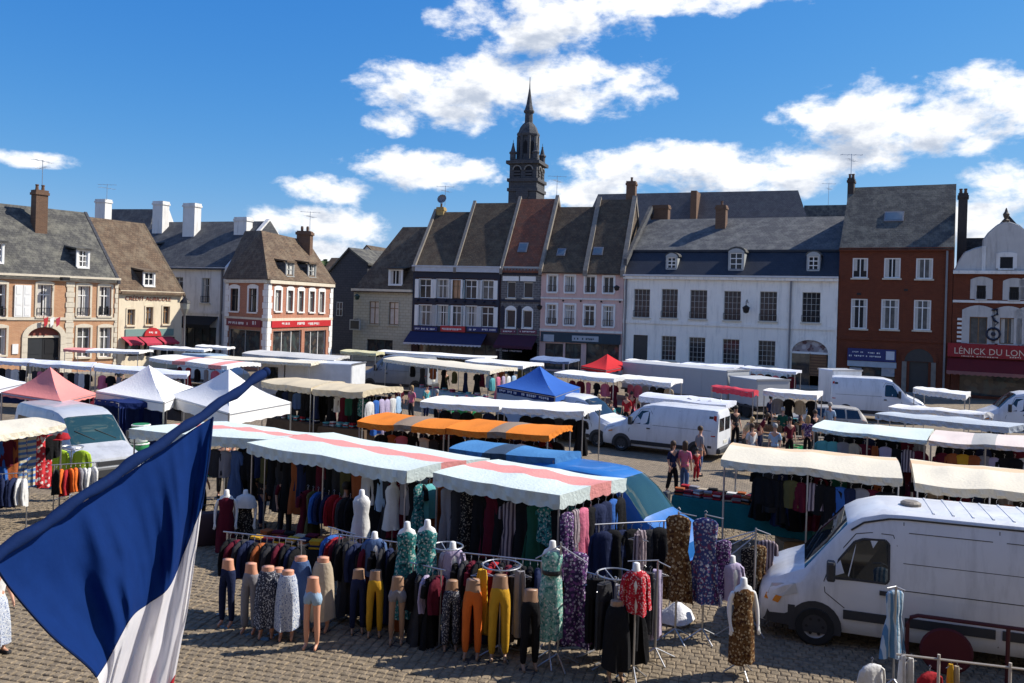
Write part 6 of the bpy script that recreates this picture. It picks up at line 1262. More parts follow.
# left football shirt rails
a, b = rail(gz(-30, 533), gz(27, 529), 1.35, 'chrome rail of navy polo shirts at the left edge'); hang_row(a, b, T('t.navy t.navy t.navy t.navy t.navy t.navy t.navy t.navy t.white t.white'), 'on polo shirt rail at left edge', flat=False, seed=20)
a, b = rail(gz(54, 516), gz(96, 512), 1.3, 'chrome rail of orange and white shirts beside the silver minibus'); hang_row(a, b, T('t.black t.orange t.red t.orange t.orange t.grey t.white t.white t.white'), 'on rail by silver minibus', flat=False, seed=21)
hang_row(L1['at'](.50, .55, 2.0), L1['at'](1.0, .30, 2.0), T('t.blue d.blue t.maroon w.rust w.bluefloral w.towel w.towel w.redwhite w.redwhite t.black'), 'under cream awning at left edge', seed=22, jit=.1)
ring_rail(71, 447, 500, .30, 'the ring rail of lime vest', T('t.lime t.lime'))
t = thing('hoop_toy', 'round multicoloured hoop hanging under the cream awning at left', 'hoop', gz(25, 495) + Vector((0, 0, 1.0)), .2)
q = MB(); q.path([(.32 * math.cos(a), 0, .32 * math.sin(a)) for a in [2 * math.pi * k / 22 for k in range(22)]], .03, 6, closed=True); q.build('rim', IRON, t); MB().lathe([(.01, 0), (.28, .01), (.28, .03), (.01, .04)], 16, 0, (0, 0, 0), 'y').build('disc', CLOTHS['towel'], t)
o = MB().lathe([(.02, .16), (.12, .13), (.17, .03), (.18, 0), (.17, -.02), (.01, 0)], 12).build('red_cap', CLOTHS['red'], smooth=50); o.location = L1['at'](1.0, .05, 1.9); tag(o, 'red cap hanging at the corner of the cream awning at left', 'cap'); MB().box(-.1, .1, -.3, -.15, -.01, .01).build('peak', CLOTHS['red'], o)
for i, (x, y) in enumerate(((103, 478), (112, 481), (121, 480))):
    p = gz(x, y) + Vector((0, 0, .35)); o = MB().ico((0, 0, 0), .27, 0, 14, 9).build('ball', mat('blue_white_ball', (.03, .06, .28), .35, .2, 3, pattern=('floral', (.55, .58, .66), (.02, .03, .12), 5)), smooth=60); o.location = p; tag(o, f'blue and white ball in front of the minibus, {ORD[i]} from the left', 'ball', 'balls beside the minibus')
t = thing('display_table', 'low dark table under the blue and white balls', 'table', gz(112, 484), -.2); MB().box(-.9, .9, -.3, .3, .06, .1).build('top', IRON, t); [MB().box(x - .03, x + .03, y - .03, y + .03, 0, .06).build('leg', IRON, t) for x in (-.8, .8) for y in (-.25, .25)]
for i in range(5):
    p = gz(140, 470) + Vector((rnd.uniform(-.05, .05), rnd.uniform(-.05, .05), .02 + .3 * i)); o = MB().lathe([(.01, 0), (.26, 0), (.28, .03), (.28, .25), (.26, .28), (.01, .28)], 14).build('drum', mat('green_plastic', (.03, .22, .08), .4) if i % 2 == 0 else mat('white_plastic', (.62, .66, .62), .4), smooth=40); o.location = p; tag(o, f'{"green" if i % 2 == 0 else "white"} tub, {ORD[i]} from the bottom of the green and white stack by the minibus', 'tub', 'stacked green and white tubs'); MB().lathe([(.27, .22), (.295, .23), (.295, .26), (.27, .27)], 14).build('rim', PAINTW, o)
def crate(p, L, w, h, m, label, rz=0, group=None):
    t = thing('crate', label, 'crate', p, rz, group); q = MB(); q.box(-L / 2, L / 2, -w / 2, w / 2, 0, .03); q.build('floor', m, t)
    for k, (a, b, c, d) in enumerate(((-L / 2, L / 2, -w / 2 - .02, -w / 2), (-L / 2, L / 2, w / 2, w / 2 + .02), (-L / 2 - .02, -L / 2, -w / 2, w / 2), (L / 2, L / 2 + .02, -w / 2, w / 2))):
        for j in range(3): MB().box(a, b, c, d, .02 + h * j / 3, h * (j + .85) / 3).build('slat', m, t)
    return t
GRN = mat('green_crate_plastic', (.015, .30, .10), .5, .1, 4)
for i in range(2): crate(gz(214 + 6 * i, 474 - 2 * i) + Vector((0, 0, .0)), 1.0, .7, .55, GRN, ('large green slatted crate left of the leftmost striped stall', 'green slatted crate touching the leftmost striped stall')[i], -.3, 'green crates')
t = thing('dark_bag', 'dark zipped holdall standing left of the plum dress', 'bag', gz(208, 545), .4); q = MB(); q.rbox(-.35, .35, -.2, .2, 0, .75, .1); q.build('body', mat('plum_black_bag', (.04, .022, .03), .8), t, 50); MB().path([(-.15, 0, .75), (-.12, 0, .92), (.12, 0, .92), (.15, 0, .75)], .018).build('handle', IRON, t)
# --- right of the nearest stall: hanging arms and dresses
for (x, yt, yb, foot, sh, c, sc, lab) in ((676, 515, 592, 640, 'dress', 'brownfloral', 1.15, 'long brown floral dress hanging in front of the blue van bonnet'), (703, 518, 598, 640, 'dress', 'bluefloral', 1.15, 'long blue and pink floral dress hanging right of the blue van'), (636, 535, 575, 650, 'scarf', 'stripey', .9, 'striped shawl hanging beside the nearest awning pole'),
    (656, 570, 636, 655, 'scarf', 'lilac', 1.05, 'long lilac scarf hanging right of the red printed top'), (649, 573, 634, 656, 'scarf', 'grey', 1.0, 'long grey scarf hanging just left of the lilac scarf'), (643, 572, 640, 657, 'trousers', 'charcoal', 1.0, 'charcoal trousers hanging behind the red printed top'),
    (574, 552, 640, 662, 'dress', 'purplefloral', 1.15, 'long purple floral dress hanging right of the mint floral dress'), (722, 540, 600, 640, 'dress', 'purplefloral', .8, 'small purple floral dress beside the lilac topped mannequin'),
    (757, 545, 600, 625, 'dress', 'brownfloral', .85, 'brown patterned dress on the rail nearest the white van bonnet'), (765, 540, 596, 622, 'dress', 'stripey', .85, 'striped dress at the right end of the rail near the white van bonnet'), (748, 548, 600, 628, 'dress', 'blackfloral', .8, 'black floral dress on the rail behind the brown floral mannequin'), (697, 560, 590, 610, 'top', 'red', .7, 'small red top hanging low beneath the teal tables')):
    p = gz(x, foot); z = (foot - yt) / (F / p.y); garment(p + Vector((0, 0, z)), sh, c, rnd.uniform(-.4, .3), lab, None, sc)
def stand(px, foot, top, label, arms=()):
    p = gz(px, foot); h = (foot - top) / (F / p.y); t = thing('display_stand', label, 'clothes stand', p, 0, 'branching clothes stands'); MB().tube((0, 0, .03), (0, 0, h), .018).build('post', STEEL, t); q = MB()
    for k in range(4): a = k * 1.571 + .3; q.tube((0, 0, .2), (.35 * math.cos(a), .35 * math.sin(a), .02), .013)
    q.build('foot', STEEL, t)
    for dx, dz in arms: q = MB(); q.tube((0, 0, h - abs(dz) * .2), (dx, -.05, h - abs(dz)), .011); q.build('arm', STEEL, t)
stand(558.5, 666, 542, 'tripod stand with two sloping arms beside the mint dress', ((-.4, .26), (.42, .3)))
stand(676, 640, 512, 'stand holding the long brown floral dress', ((.3, .05),)); stand(703, 640, 514, 'stand holding the long blue floral dress', ((.3, .06),))
stand(754, 632, 528, 'stand of sloping arms near the white van bonnet', ((-.75, .45), (-.7, .25), (.25, .1), (-.65, .65))); stand(656, 660, 560, 'stand holding the lilac and grey scarves', ((-.5, -.02), (.2, .1)))
q = MB(); r = random.Random(4); q.lathe([(.02, .34), (.12, .30), (.26, .18), (.36, .06), (.30, 0), (.02, 0)], 14); q.v = [(x * (1 + .25 * math.sin(5 * y + z * 9)), y * (1 + .2 * math.sin(6 * x)), z * (1 + .3 * math.sin(7 * x))) for x, y, z in q.v]; o = q.build('plastic_bag', mat('white_polythene', (.72, .72, .74), .4, .05, 5, .5), smooth=60); o.location = gz(674, 622); tag(o, 'white plastic bag slumped on the cobbles below the brown floral dress', 'bag'); MB().path([(-.08, 0, .3), (-.06, 0, .42), (.06, 0, .42), (.08, 0, .3)], .015).build('handle', MATS['white_polythene'], o)
# teal covered tables, right middle
A = gz(672, 533); B_ = gz(812, 556); tb_ = table(A, B_, .9, 'long table under a teal cloth, heaped with clothes, left of the large van', CTEAL, .95, skirt=.6); goods(tb_, .9, 14, 'the long teal table', .97, 5, ('red', 'white', 'maroon', 'grey', 'rust', 'black', 'red', 'beige'))
A = gz(795, 520); B_ = gz(870, 530); tb_ = table(A, B_, 1.0, 'teal covered table in the shade under the left peach striped awning', CTEAL, .9); goods(tb_, 1.0, 7, 'the shaded teal table', .92, 6, ('black', 'navy', 'maroon', 'grey', 'beige'))
row(P1, .22, .98, .06, 1.98, T('t.black t.black s.black t.olive t.maroon t.stripey t.black d.black d.blue d.navy d.grey t.maroon d.black c.black'), 'under left peach striped awning', seed=30)
row(P1, .30, .98, .85, 1.98, T('d.black c.charcoal t.maroon d.navy d.black t.green d.charcoal c.black d.maroon d.black'), 'at back of left peach striped awning', seed=31)
row(P2, .04, .98, .08, 1.98, T('t.black t.black d.red c.red t.grey t.black d.black t.rust t.black t.olive d.black t.rust'), 'under right peach striped awning', seed=32)
row(P2, .04, .98, .85, 1.98, T('d.black c.beige d.black t.maroon d.navy d.black t.grey d.charcoal c.black d.rust'), 'at back of right peach striped awning', seed=33)
row(R4, .05, .98, .12, 1.95, T('t.turquoise t.turquoise d.grey t.beige d.maroon s.rust d.lilac d.black t.stripey d.maroon'), 'under pale aqua awning at right', seed=34)
row(R5, .08, .98, .12, 1.95, T('d.maroon t.rust t.mustard t.rust d.grey t.lilac d.black c.black d.white d.black'), 'under rose cream awning at right', seed=35)
row(G1, .1, .95, .3, 1.95, T('d.black t.navy d.charcoal t.denim d.black t.black d.navy'), 'under left beige awning', seed=36); row(G2, .1, .98, .35, 1.95, T('d.black t.white d.maroon t.green d.black t.tealfloral d.green t.black'), 'under right beige awning', seed=37)
hang_row(G2['at'](1, .1, 1.95), G2['at'](1, .95, 1.95), T('t.white d.blue d.lilac t.lilac d.white t.sky'), 'along right end of right beige awning', seed=38)
for S_, nm in ((G1, 'left beige awning'), (G2, 'right beige awning')): tb_ = table(S_['at'](.05, .12, 0), S_['at'](.95, .12, 0), .8, f'table with a brown cloth under the {nm}', cloth('brown_table_cloth', (.13, .09, .06)), .8); goods(tb_, .8, 7, f'table under {nm}', .82, 7, rows=1)
row(C1, .15, .95, .4, 1.95, T('t.black d.charcoal t.rust d.black t.olive d.navy d.black t.sky'), 'under long cream awning', seed=39); tb_ = table(C1['at'](.3, .05, 0), C1['at'](.95, .05, 0), .8, 'table with pale blue cloth under the long cream awning', cloth('pale_blue_table_cloth', (.30, .42, .48))); goods(tb_, .8, 9, 'table under long cream awning', .84, 8, rows=1)
hang_row(C1['at'](1, .0, 1.95), C1['at'](1, .95, 1.95), T('t.turquoise d.pink d.lilac t.white d.sky'), 'along right end of long cream awning', seed=40)
row(C2, .1, .95, .3, 1.95, T('d.maroon d.black t.rust d.black t.olive'), 'under white awning by maroon blind', seed=41)
row(W3, .1, .95, .3, 1.95, T('d.maroon t.maroon d.pink d.black t.pink d.maroon'), 'under white awning right of blue tent', seed=42); row(W4, .1, .95, .4, 1.95, T('d.pink t.pink d.grey d.charcoal d.black t.beige'), 'under white awning by grey lorry box', seed=43)
row(W1, .1, .95, .4, 1.95, T('d.black d.charcoal t.black d.olive t.navy d.black'), 'under white awning behind left orange one', seed=44); row(W2, .1, .95, .4, 1.95, T('t.black t.black d.black t.charcoal t.black d.black'), 'under white awning behind right orange one', seed=45)
for S_, nm, sd_ in ((O1, 'left orange awning', 46), (O2, 'right orange awning', 47)): row(S_, .1, .95, .35, 1.9, T('t.black d.rust t.pink d.black t.white d.charcoal t.black'), f'under {nm}', seed=sd_); tb_ = table(S_['at'](.05, .1, 0), S_['at'](.95, .1, 0), .8, f'dark table under the {nm}', cloth('dark_blue_table_cloth', (.02, .03, .07))); goods(tb_, .8, 8, f'table under {nm}', .84, sd_, rows=1)
for S_, nm, sd_ in ((L2, 'white awning at far left', 50), (L3, 'white awning behind salmon tent', 51), (L4, 'white awning behind left white tent', 52)): row(S_, .05, .97, .1, 1.95, T('d.charcoal t.pink d.black d.grey t.navy d.maroon d.beige t.black d.grey t.white d.black')[sd_ % 3:], f'under {nm}', seed=sd_)
row(L6, .3, .97, .15, 1.95, T('t.maroon d.red t.black d.grey t.pink d.black'), 'under pink striped awning by bank', seed=53); row(L9, .1, .95, .3, 1.95, T('d.grey c.charcoal t.white d.black t.grey'), 'under grey white awning by corner shop', seed=54); row(F4, .1, .95, .5, 1.95, T('t.grey d.black t.beige d.black'), 'under flat white awning by estate car', seed=55); row(F3, .1, .95, .4, 1.95, T('d.maroon t.rust d.black t.pink d.black t.maroon'), 'under lavender awning by arched doorway', seed=56); row(W5, .5, .98, .2, 1.95, T('t.navy d.black t.maroon t.stripey'), 'under lavender awning behind white van', seed=57)

for S_, nm, sd_ in ((L2, 'far left white awning', 80), (L3, 'white awning behind salmon tent', 81), (L4, 'white awning behind left white tent', 82), (W3, 'white awning right of blue tent', 83), (W1, 'white awning behind left orange one', 84), (R4, 'pale aqua awning at right', 85), (R5, 'rose cream awning', 86), (L6, 'pink striped awning by bank', 87), (P2, 'right peach striped awning', 88)):
    tb_ = table(S_['at'](.05, .12, 0), S_['at'](.95, .12, 0), .8, f'goods table under the {nm}', [CLOTHS['navy'], CLOTHS['maroon'], CLOTHS['charcoal'], CTEAL][sd_ % 4], .8); goods(tb_, .8, 6, f'{nm} table', .82, sd_, rows=1)
# ================================================================== VEHICLES
def paint(name, col, metal=0): return mat(name, col, .42, .05, 1.5, .06, metal=metal, coat=.35, spec=.5, pattern=('stain', tuple(x * .55 for x in col), 1.1, .7))
VW = paint('white_van_paint', (.66, .67, .69)); VS = paint('silver_paint', (.50, .51, .53), .15); VB = paint('blue_van_paint', (.014, .14, .44)); VG = paint('grey_van_paint', (.22, .24, .27)); VBG = paint('beige_car_paint', (.40, .37, .32)); VBX = mat('pale_box_panel', (.42, .43, .44), .6, .05, 1)
BUMP = mat('dark_grey_bumper', (.035, .036, .04), .6, .1, 4); TYRE = mat('tyre_rubber', (.018, .018, .018), .85, .2, 8); RIM = mat('grey_wheel_trim', (.30, .30, .31), .4, .1, 6, metal=.5)
VGL = mat('vehicle_glass', (.014, .018, .020), .03, .4, .8, spec=.8); VGT = mat('teal_tinted_glass', (.02, .055, .06), .03, .4, .8, spec=.8); AMB = mat('amber_lens', (.65, .22, .02), .2); REDL = mat('red_lens', (.40, .01, .01), .2); CLEAR = mat('headlamp_lens', (.45, .47, .48), .08, .2, 6, spec=.8); SEAM = mat('panel_gap', (.045, .045, .05), .7)
class Van:
    """Lofted body: stations (x, z bottom, z top, half width at the belt, half width at the roof, belt height)."""
    def __init__(s, st): s.st = st
    def prm(s, x):
        st = s.st
        for a, b in zip(st, st[1:]):
            if a[0] <= x <= b[0]: f = (x - a[0]) / (b[0] - a[0]) if b[0] > a[0] else 0; return [a[i] + (b[i] - a[i]) * f for i in range(6)]
        return list(st[-1] if x > st[-1][0] else st[0])
    def side(s, x, z):
        _, zb, zt, w, wt, be = s.prm(x); sh = zt - .12
        if z <= be: return w * (.94 + .06 * min(1, max(0, (z - zb) / .25)))
        return w + (wt - w) * min(1, (z - be) / max(.01, sh - be))
    def ring(s, p):
        x, zb, zt, w, wt, be = p; sh = zt - .12; h = [(w * .90, zb), (w * .96, zb + .10), (w, min(zb + .25, be - .02)), (w, be), (wt, sh), (wt - .05, zt - .045), (wt - .16, zt - .008), (wt * .45, zt)]
        return [(x, -y, z) for y, z in h] + [(x, y, z) for y, z in reversed(h)]
    def body(s, glass_st, mats, parent):
        q = MB(); rings = [s.ring(p) for p in s.st]; n = len(rings[0]); vs = [p for r in rings for p in r]; fs = []; ms = []
        for i in range(len(rings) - 1):
            for j in range(n):
                k = (j + 1) % n; fs.append((i * n + j, i * n + k, (i + 1) * n + k, (i + 1) * n + j)); ms.append(1 if i in glass_st and 6 <= j <= 8 or (i in glass_st and j in (5, 9)) else 0)
        fs += [tuple(reversed(range(n))), tuple((len(rings) - 1) * n + j for j in range(n))]; ms += [0, 0]; o = len(q.v); q.v = vs; q.f = fs; q.m = ms
        return q.build('body', mats, parent, 32)
    def panel(s, poly, name, m, parent, sd, off=.006, th=.012):
        n = len(poly); A = [(x, sd * (s.side(x, z) + off), z) for x, z in poly]; B = [(x, sd * (s.side(x, z) + off - th), z) for x, z in poly]
        return MB().add(A + B, [tuple(range(n)), tuple(reversed(range(n, 2 * n)))] + [(i, (i + 1) % n, (i + 1) % n + n, i + n) for i in range(n)]).build(name, m, parent)
    def strip(s, pts, w, name, m, parent, sd, off=.004, dn=None):
        q = MB()
        for (x0, z0), (x1, z1) in zip(pts, pts[1:]):
            d = Vector((x1 - x0, z1 - z0)).normalized() * w / 2; nx, nz = -d.y, d.x; P = [(x0 + nx, z0 + nz), (x1 + nx, z1 + nz), (x1 - nx, z1 - nz), (x0 - nx, z0 - nz)]
            A = [(x, sd * (s.side(x, z) + off), z) for x, z in P]; B = [(x, sd * (s.side(x, z) - .01), z) for x, z in P]; q.loft([A, B])
        return q.build(name, m, parent)
    def wheel(s, parent, x, sd, r=.33, m=None, arch=True):
        w = s.prm(x)[3]
        if arch: q = MB(); q.prism([(x + r * 1.28 * math.cos(t), r + r * 1.28 * math.sin(t)) for t in [math.pi * (-.08 + 1.16 * k / 14) for k in range(15)]], sd * (w - .05), sd * (w + .008)); q.build('wheel_arch', BUMP, parent)
        q = MB(); q.lathe([(r * .60, -.09), (r * .9, -.10), (r, -.06), (r, .06), (r * .9, .10), (r * .60, .09), (r * .60, -.09)], 20, 0, (x, sd * (w - .075), r), 'y', cap=False); o = q.build('wheel', TYRE, parent, 40)
        q = MB(); q.lathe([(.01, -.06), (r * .2, -.08), (r * .24, -.05), (r * .55, -.04), (r * .63, -.085), (r * .63, .085), (r * .5, .05), (.01, .05)], 20, 0, (x, sd * (w - .075), r), 'y'); q.build('rim', m or RIM, o, 40)
        q = MB()
        for k in range(6): a = k * 1.047; q.lathe([(.001, -.01), (.028, -.01), (.028, .01), (.001, .01)], 6, 0, (x + r * .4 * math.cos(a), sd * (w + .0), r + r * .4 * math.sin(a)), 'y')
        q.build('vent_holes', IRON, o)
    def mirror(s, parent, x, z, sd, m=None):
        y = s.side(x, z); q = MB(); q.rbox(x - .05, x + .09, sd * (y + .12) if sd > 0 else -(y + .34), (y + .34) if sd > 0 else -(y + .12), z - .02, z + .30, .03); q.tube((x + .05, sd * y, z), (x + .03, sd * (y + .16), z + .05), .025); return q.build('mirror', m or BUMP, parent)
def place_van(name, label, loc, ang, st, glass, mats, cat='van', group=None):
    t = thing(name, label, cat, loc, ang, group); v = Van(st); v.body(glass, mats, t); return t, v
# large white van, right foreground --------------------------------------------------
MST = [(0, .32, .74, .74, .70, .55), (.05, .28, .90, .88, .84, .66), (.20, .27, 1.06, .95, .88, .84), (.45, .27, 1.18, .985, .88, .98), (.76, .27, 1.31, .99, .87, 1.08), (1.12, .27, 1.76, .99, .83, 1.12), (1.44, .27, 2.14, .99, .80, 1.14), (1.66, .27, 2.28, .99, .80, 1.15), (2.0, .27, 2.38, .99, .82, 1.16), (2.3, .27, 2.40, .99, .84, 1.16), (5.5, .27, 2.40, .99, .84, 1.16), (5.62, .27, 2.37, .985, .82, 1.16), (5.68, .3, 2.30, .96, .80, 1.16)]
pf = gz(815, 646); pb = gz(1024, 678); angM = R(-19)
org = Vector((pf.x, pf.y, 0)) - Vector((math.cos(angM) * .95 - math.sin(angM) * -.99, math.sin(angM) * .95 + math.cos(angM) * -.99, 0))
mv, V = place_van('delivery_van', 'large white high roofed van parked at right with grey bumper and black side strips', org, angM, MST, (4, 5), [VW, VGL])
for sd in (-1, 1):
    dw = [(1.16, 1.20), (1.56, 1.22), (2.06, 1.22), (2.10, 1.28), (2.10, 1.86), (2.04, 1.92), (1.70, 1.90), (1.56, 1.84), (1.23, 1.40)]
    V.panel(dw, 'side_window', VGL, mv, sd); V.strip(dw + [dw[0]], .035, 'window_seal', BUMP, mv, sd, .009)
    V.strip([(1.42, .72), (1.10, .95), (1.08, 1.14), (1.20, 1.48), (1.58, 1.97), (1.82, 2.02), (2.16, 2.02), (2.22, 1.85), (2.22, .42)], .014, 'door_seam', SEAM, mv, sd)
    V.strip([(2.32, .4), (2.32, 2.25)], .012, 'panel_seam', SEAM, mv, sd); V.strip([(2.32, 1.58), (5.55, 1.58)], .010, 'panel_seam', SEAM, mv, sd); V.strip([(2.32, 1.14), (5.55, 1.14)], .014, 'panel_seam', SEAM, mv, sd); V.strip([(3.75, .4), (3.75, 2.25)], .012, 'panel_seam', SEAM, mv, sd); V.strip([(2.4, 2.08), (3.65, 2.08)], .012, 'panel_seam', SEAM, mv, sd); V.strip([(3.85, 2.08), (5.5, 2.08)], .012, 'panel_seam', SEAM, mv, sd)
    for a, b in ((1.40, 2.20), (2.36, 3.7), (3.8, 4.22), (5.05, 5.5)): V.strip([(a, .62), (b, .62)], .15, 'side_moulding', BUMP, mv, sd, .03)
    V.strip([(1.96, 1.06), (2.16, 1.06)], .07, 'door_handle', BUMP, mv, sd, .035)
    for x in (.95, 4.62): V.wheel(mv, x, sd, .34)
    V.mirror(mv, 1.16, 1.24, sd)
    V.panel([(.16, .80), (.22, .96), (.62, 1.04), (.66, .88), (.40, .78)], 'headlight', CLEAR, mv, sd, .012, .05); V.panel([(.10, .70), (.14, .80), (.40, .78), (.34, .66)], 'indicator', AMB, mv, sd, .014, .05)
    V.strip([(1.50, 2.02), (1.70, 2.17), (2.1, 2.28), (2.4, 2.30), (5.6, 2.30)], .028, 'roof_gutter', BUMP, mv, sd, .012)
q = MB(); q.loft([[(-.05, -.62, .30), (-.07, 0, .30), (-.05, .62, .30), (.16, .93, .30), (.62, 1.005, .30), (.62, .9, .30), (.2, .5, .30), (.2, -.5, .30), (.62, -.9, .30), (.62, -1.005, .30), (.16, -.93, .30)], [(-.05, -.62, .64), (-.07, 0, .66), (-.05, .62, .64), (.16, .93, .66), (.62, 1.005, .66), (.62, .9, .66), (.2, .5, .66), (.2, -.5, .66), (.62, -.9, .66), (.62, -1.005, .66), (.16, -.93, .66)]]); q.build('front_bumper', BUMP, mv)
for i in range(9): x = 2.8 + i * .3; MB().rbox(x - .02, x + .02, -.66, .66, 2.38, 2.408, .008).build('roof_rib', VW, mv)
MB().lathe([(.01, 0), (.17, 0), (.17, .05), (.12, .08), (.01, .08)], 14, 0, (2.5, -.10, 2.398)).build('roof_vent', mat('grey_brown_vent', (.20, .17, .14), .6), mv)
MB().prism([(-.04, .72), (.02, .86), (.05, .86), (.05, .70)], -.5, .5, axis='x') if False else None
q = MB(); q.box(.0, .07, -.42, .42, .74, .86); q.build('grille', BUMP, mv); MB().box(-.09, -.065, -.26, .26, .42, .53).build('number_plate', mat('plain_plate', (.62, .62, .60), .5), mv)
for y0, y1 in ((-.55, .0), (.1, .6)): MB().tube((.80, y0, 1.37), (1.06, y1, 1.71), .014).build('wiper', IRON, mv)
q = MB(); q.rbox(1.8, 2.05, -.72, -.30, .9, 1.75, .06); q.rbox(1.8, 2.05, .30, .72, .9, 1.75, .06)
# white van in the middle ----------------------------------------------------------
TST = [(0, .30, .70, .72, .68, .52), (.05, .26, .88, .84, .80, .64), (.25, .25, 1.02, .92, .85, .80), (.65, .25, 1.16, .94, .84, .96), (.95, .25, 1.28, .95, .83, 1.04), (1.35, .25, 1.66, .95, .78, 1.08), (1.68, .25, 1.88, .95, .74, 1.10), (2.1, .25, 1.97, .95, .75, 1.10), (2.6, .25, 1.98, .95, .76, 1.10), (4.6, .25, 1.96, .95, .76, 1.10), (4.74, .27, 1.93, .94, .74, 1.10), (4.80, .32, 1.80, .90, .72, 1.10)]
def panel_van(label, fx, fy, ang, paintm, wx=.90, side=-1, st=TST, zs=1.0, dark_rear=True, name='panel_van', group=None, glassm=None, sc=1.0):
    pf = gz(fx, fy); wx *= sc; c_, s_ = math.cos(ang), math.sin(ang); w = .94 * side * sc; o = Vector((pf.x - c_ * wx + s_ * w, pf.y - s_ * wx - c_ * w, 0))
    t, v = place_van(name, label, o, ang, st, (4, 5), [paintm, glassm or VGL], 'van', group); t.scale = (sc, sc, sc * zs)
    for sd in (-1, 1):
        dw = [(1.30, 1.16), (2.02, 1.17), (2.06, 1.22), (2.04, 1.64), (1.98, 1.70), (1.68, 1.68), (1.42, 1.34)]
        v.panel(dw, 'side_window', glassm or VGL, t, sd); v.strip([(1.16, .4), (1.20, .9), (1.30, 1.10), (1.64, 1.73), (2.02, 1.78), (2.14, 1.6), (2.14, .4)], .014, 'door_seam', SEAM, t, sd); v.strip([(2.2, .4), (2.2, 1.80)], .012, 'panel_seam', SEAM, t, sd); v.strip([(3.25, .4), (3.25, 1.80)], .012, 'panel_seam', SEAM, t, sd); v.strip([(2.2, 1.16), (4.55, 1.16)], .012, 'panel_seam', SEAM, t, sd)
        v.strip([(1.3, .42), (3.6, .42)], .16, 'sill_moulding', BUMP, t, sd, .012); v.strip([(1.96, 1.02), (2.1, 1.02)], .05, 'door_handle', BUMP, t, sd, .03)
        for x in (.90, 4.02 if st is TST else 3.95): v.wheel(t, x, sd, .32)
        v.mirror(t, 1.32, 1.16, sd); v.panel([(.14, .74), (.2, .92), (.56, 1.0), (.6, .84), (.36, .74)], 'headlight', CLEAR, t, sd, .012, .05); v.panel([(.3, .76), (.36, .80), (.5, .84), (.5, .78)], 'indicator', AMB, t, sd, .02, .05)
        if dark_rear: v.panel([(4.55, .95), (4.72, .95), (4.72, 1.72), (4.62, 1.74)], 'tail_light', REDL, t, sd, .01); v.strip([(4.50, .5), (4.52, 1.7)], .16, 'rear_corner', BUMP, t, sd, .012)
    MB().rbox(-.06, .25, -.72, .72, .28, .60, .05).build('front_bumper', BUMP if paintm is VW else paintm, t); MB().rbox(4.72, 4.9, -.9, .9, .3, .52, .05).build('rear_bumper', BUMP, t); MB().box(4.795, 4.815, -.12, .38, .62, .74).build('number_plate', mat('plate_yellow_white', (.6, .58, .5), .5), t)
    for a, b in ((-.7, -.06), (.06, .7)): MB().box(4.79, 4.808, a, b, 1.12, 1.62).build('rear_window', VGL, t)
    return t, v
panel_van('white panel van seen from the side in the middle of the market', 622, 451, R(-30), VW)
panel_van('white van facing right under the white awning beside the orange stall', 606, 448, R(-33 + 180), VW, wx=.55, side=1)
tv, V2 = panel_van('bright blue van parked behind the nearest striped stall, windscreen facing right', 656, 592, R(-36 + 180), VB, wx=.55, side=1, dark_rear=False, zs=1.16, sc=.95, glassm=VGT)
panel_van('white van with open rear doors beside the red awning house front', 921, 425, R(-20 + 180), VW, wx=.3, side=1, zs=1.2, name='high_van')
panel_van('white van at the right edge behind the stacked awning roofs', 985, 437, R(-18), VW, wx=.3, zs=1.15)
panel_van('grey van standing at the left end of the long cream awning', 362, 391, R(-16), VG, wx=.3, zs=1.2)
panel_van('pale blue van beyond the white peaked tents', 224, 390, R(-30 + 180), paint('pale_blue_paint', (.34, .44, .52)), wx=.5, side=1, zs=1.05, glassm=VGT)
# silver minibus at left
SST = [(0, .30, .72, .74, .70, .55), (.05, .27, .92, .88, .84, .66), (.25, .26, 1.06, .95, .88, .84), (.60, .26, 1.18, .98, .88, .98), (.95, .26, 1.32, .985, .87, 1.08), (1.35, .26, 1.80, .985, .82, 1.12), (1.74, .26, 2.16, .985, .79, 1.14), (2.1, .26, 2.30, .985, .80, 1.15), (2.5, .26, 2.36, .985, .82, 1.15), (5.0, .26, 2.36, .985, .82, 1.15), (5.2, .3, 2.28, .95, .80, 1.15)]
pf = gz(78, 488); angS = R(-40 + 180); o = Vector((pf.x, pf.y, 0)) - Vector((math.cos(angS) * .3 - math.sin(angS) * .9, math.sin(angS) * .3 + math.cos(angS) * .9, 0))
sv_, V3 = place_van('silver_minibus', 'silver minibus at left with wide windscreen beside the football shirts', o, angS, SST, (4, 5), [VS, VGT], 'minibus'); sv_.scale = (1, 1, .88)
for sd in (-1, 1):
    V3.panel([(1.42, 1.22), (2.2, 1.24), (2.2, 1.9), (1.84, 1.88), (1.5, 1.42)], 'side_window', VGL, sv_, sd)
    for a, b in ((2.4, 3.5), (3.6, 4.85)): V3.panel([(a, 1.26), (b, 1.26), (b, 1.9), (a, 1.9)], 'side_window', VGL, sv_, sd)
    V3.strip([(2.28, .4), (2.28, 2.2)], .014, 'door_seam', SEAM, sv_, sd); V3.strip([(1.3, .6), (5.0, .6)], .12, 'side_moulding', BUMP, sv_, sd, .02)
    for x in (.95, 4.2): V3.wheel(sv_, x, sd, .33)
    V3.mirror(sv_, 1.42, 1.26, sd); V3.panel([(.14, .78), (.22, .98), (.62, 1.06), (.66, .88), (.38, .76)], 'headlight', CLEAR, sv_, sd, .012, .05)
MB().rbox(-.07, .25, -.75, .75, .28, .62, .05).build('front_bumper', BUMP, sv_); q = MB(); q.box(-.02, .06, -.45, .45, .70, .84); q.build('grille', BUMP, sv_)
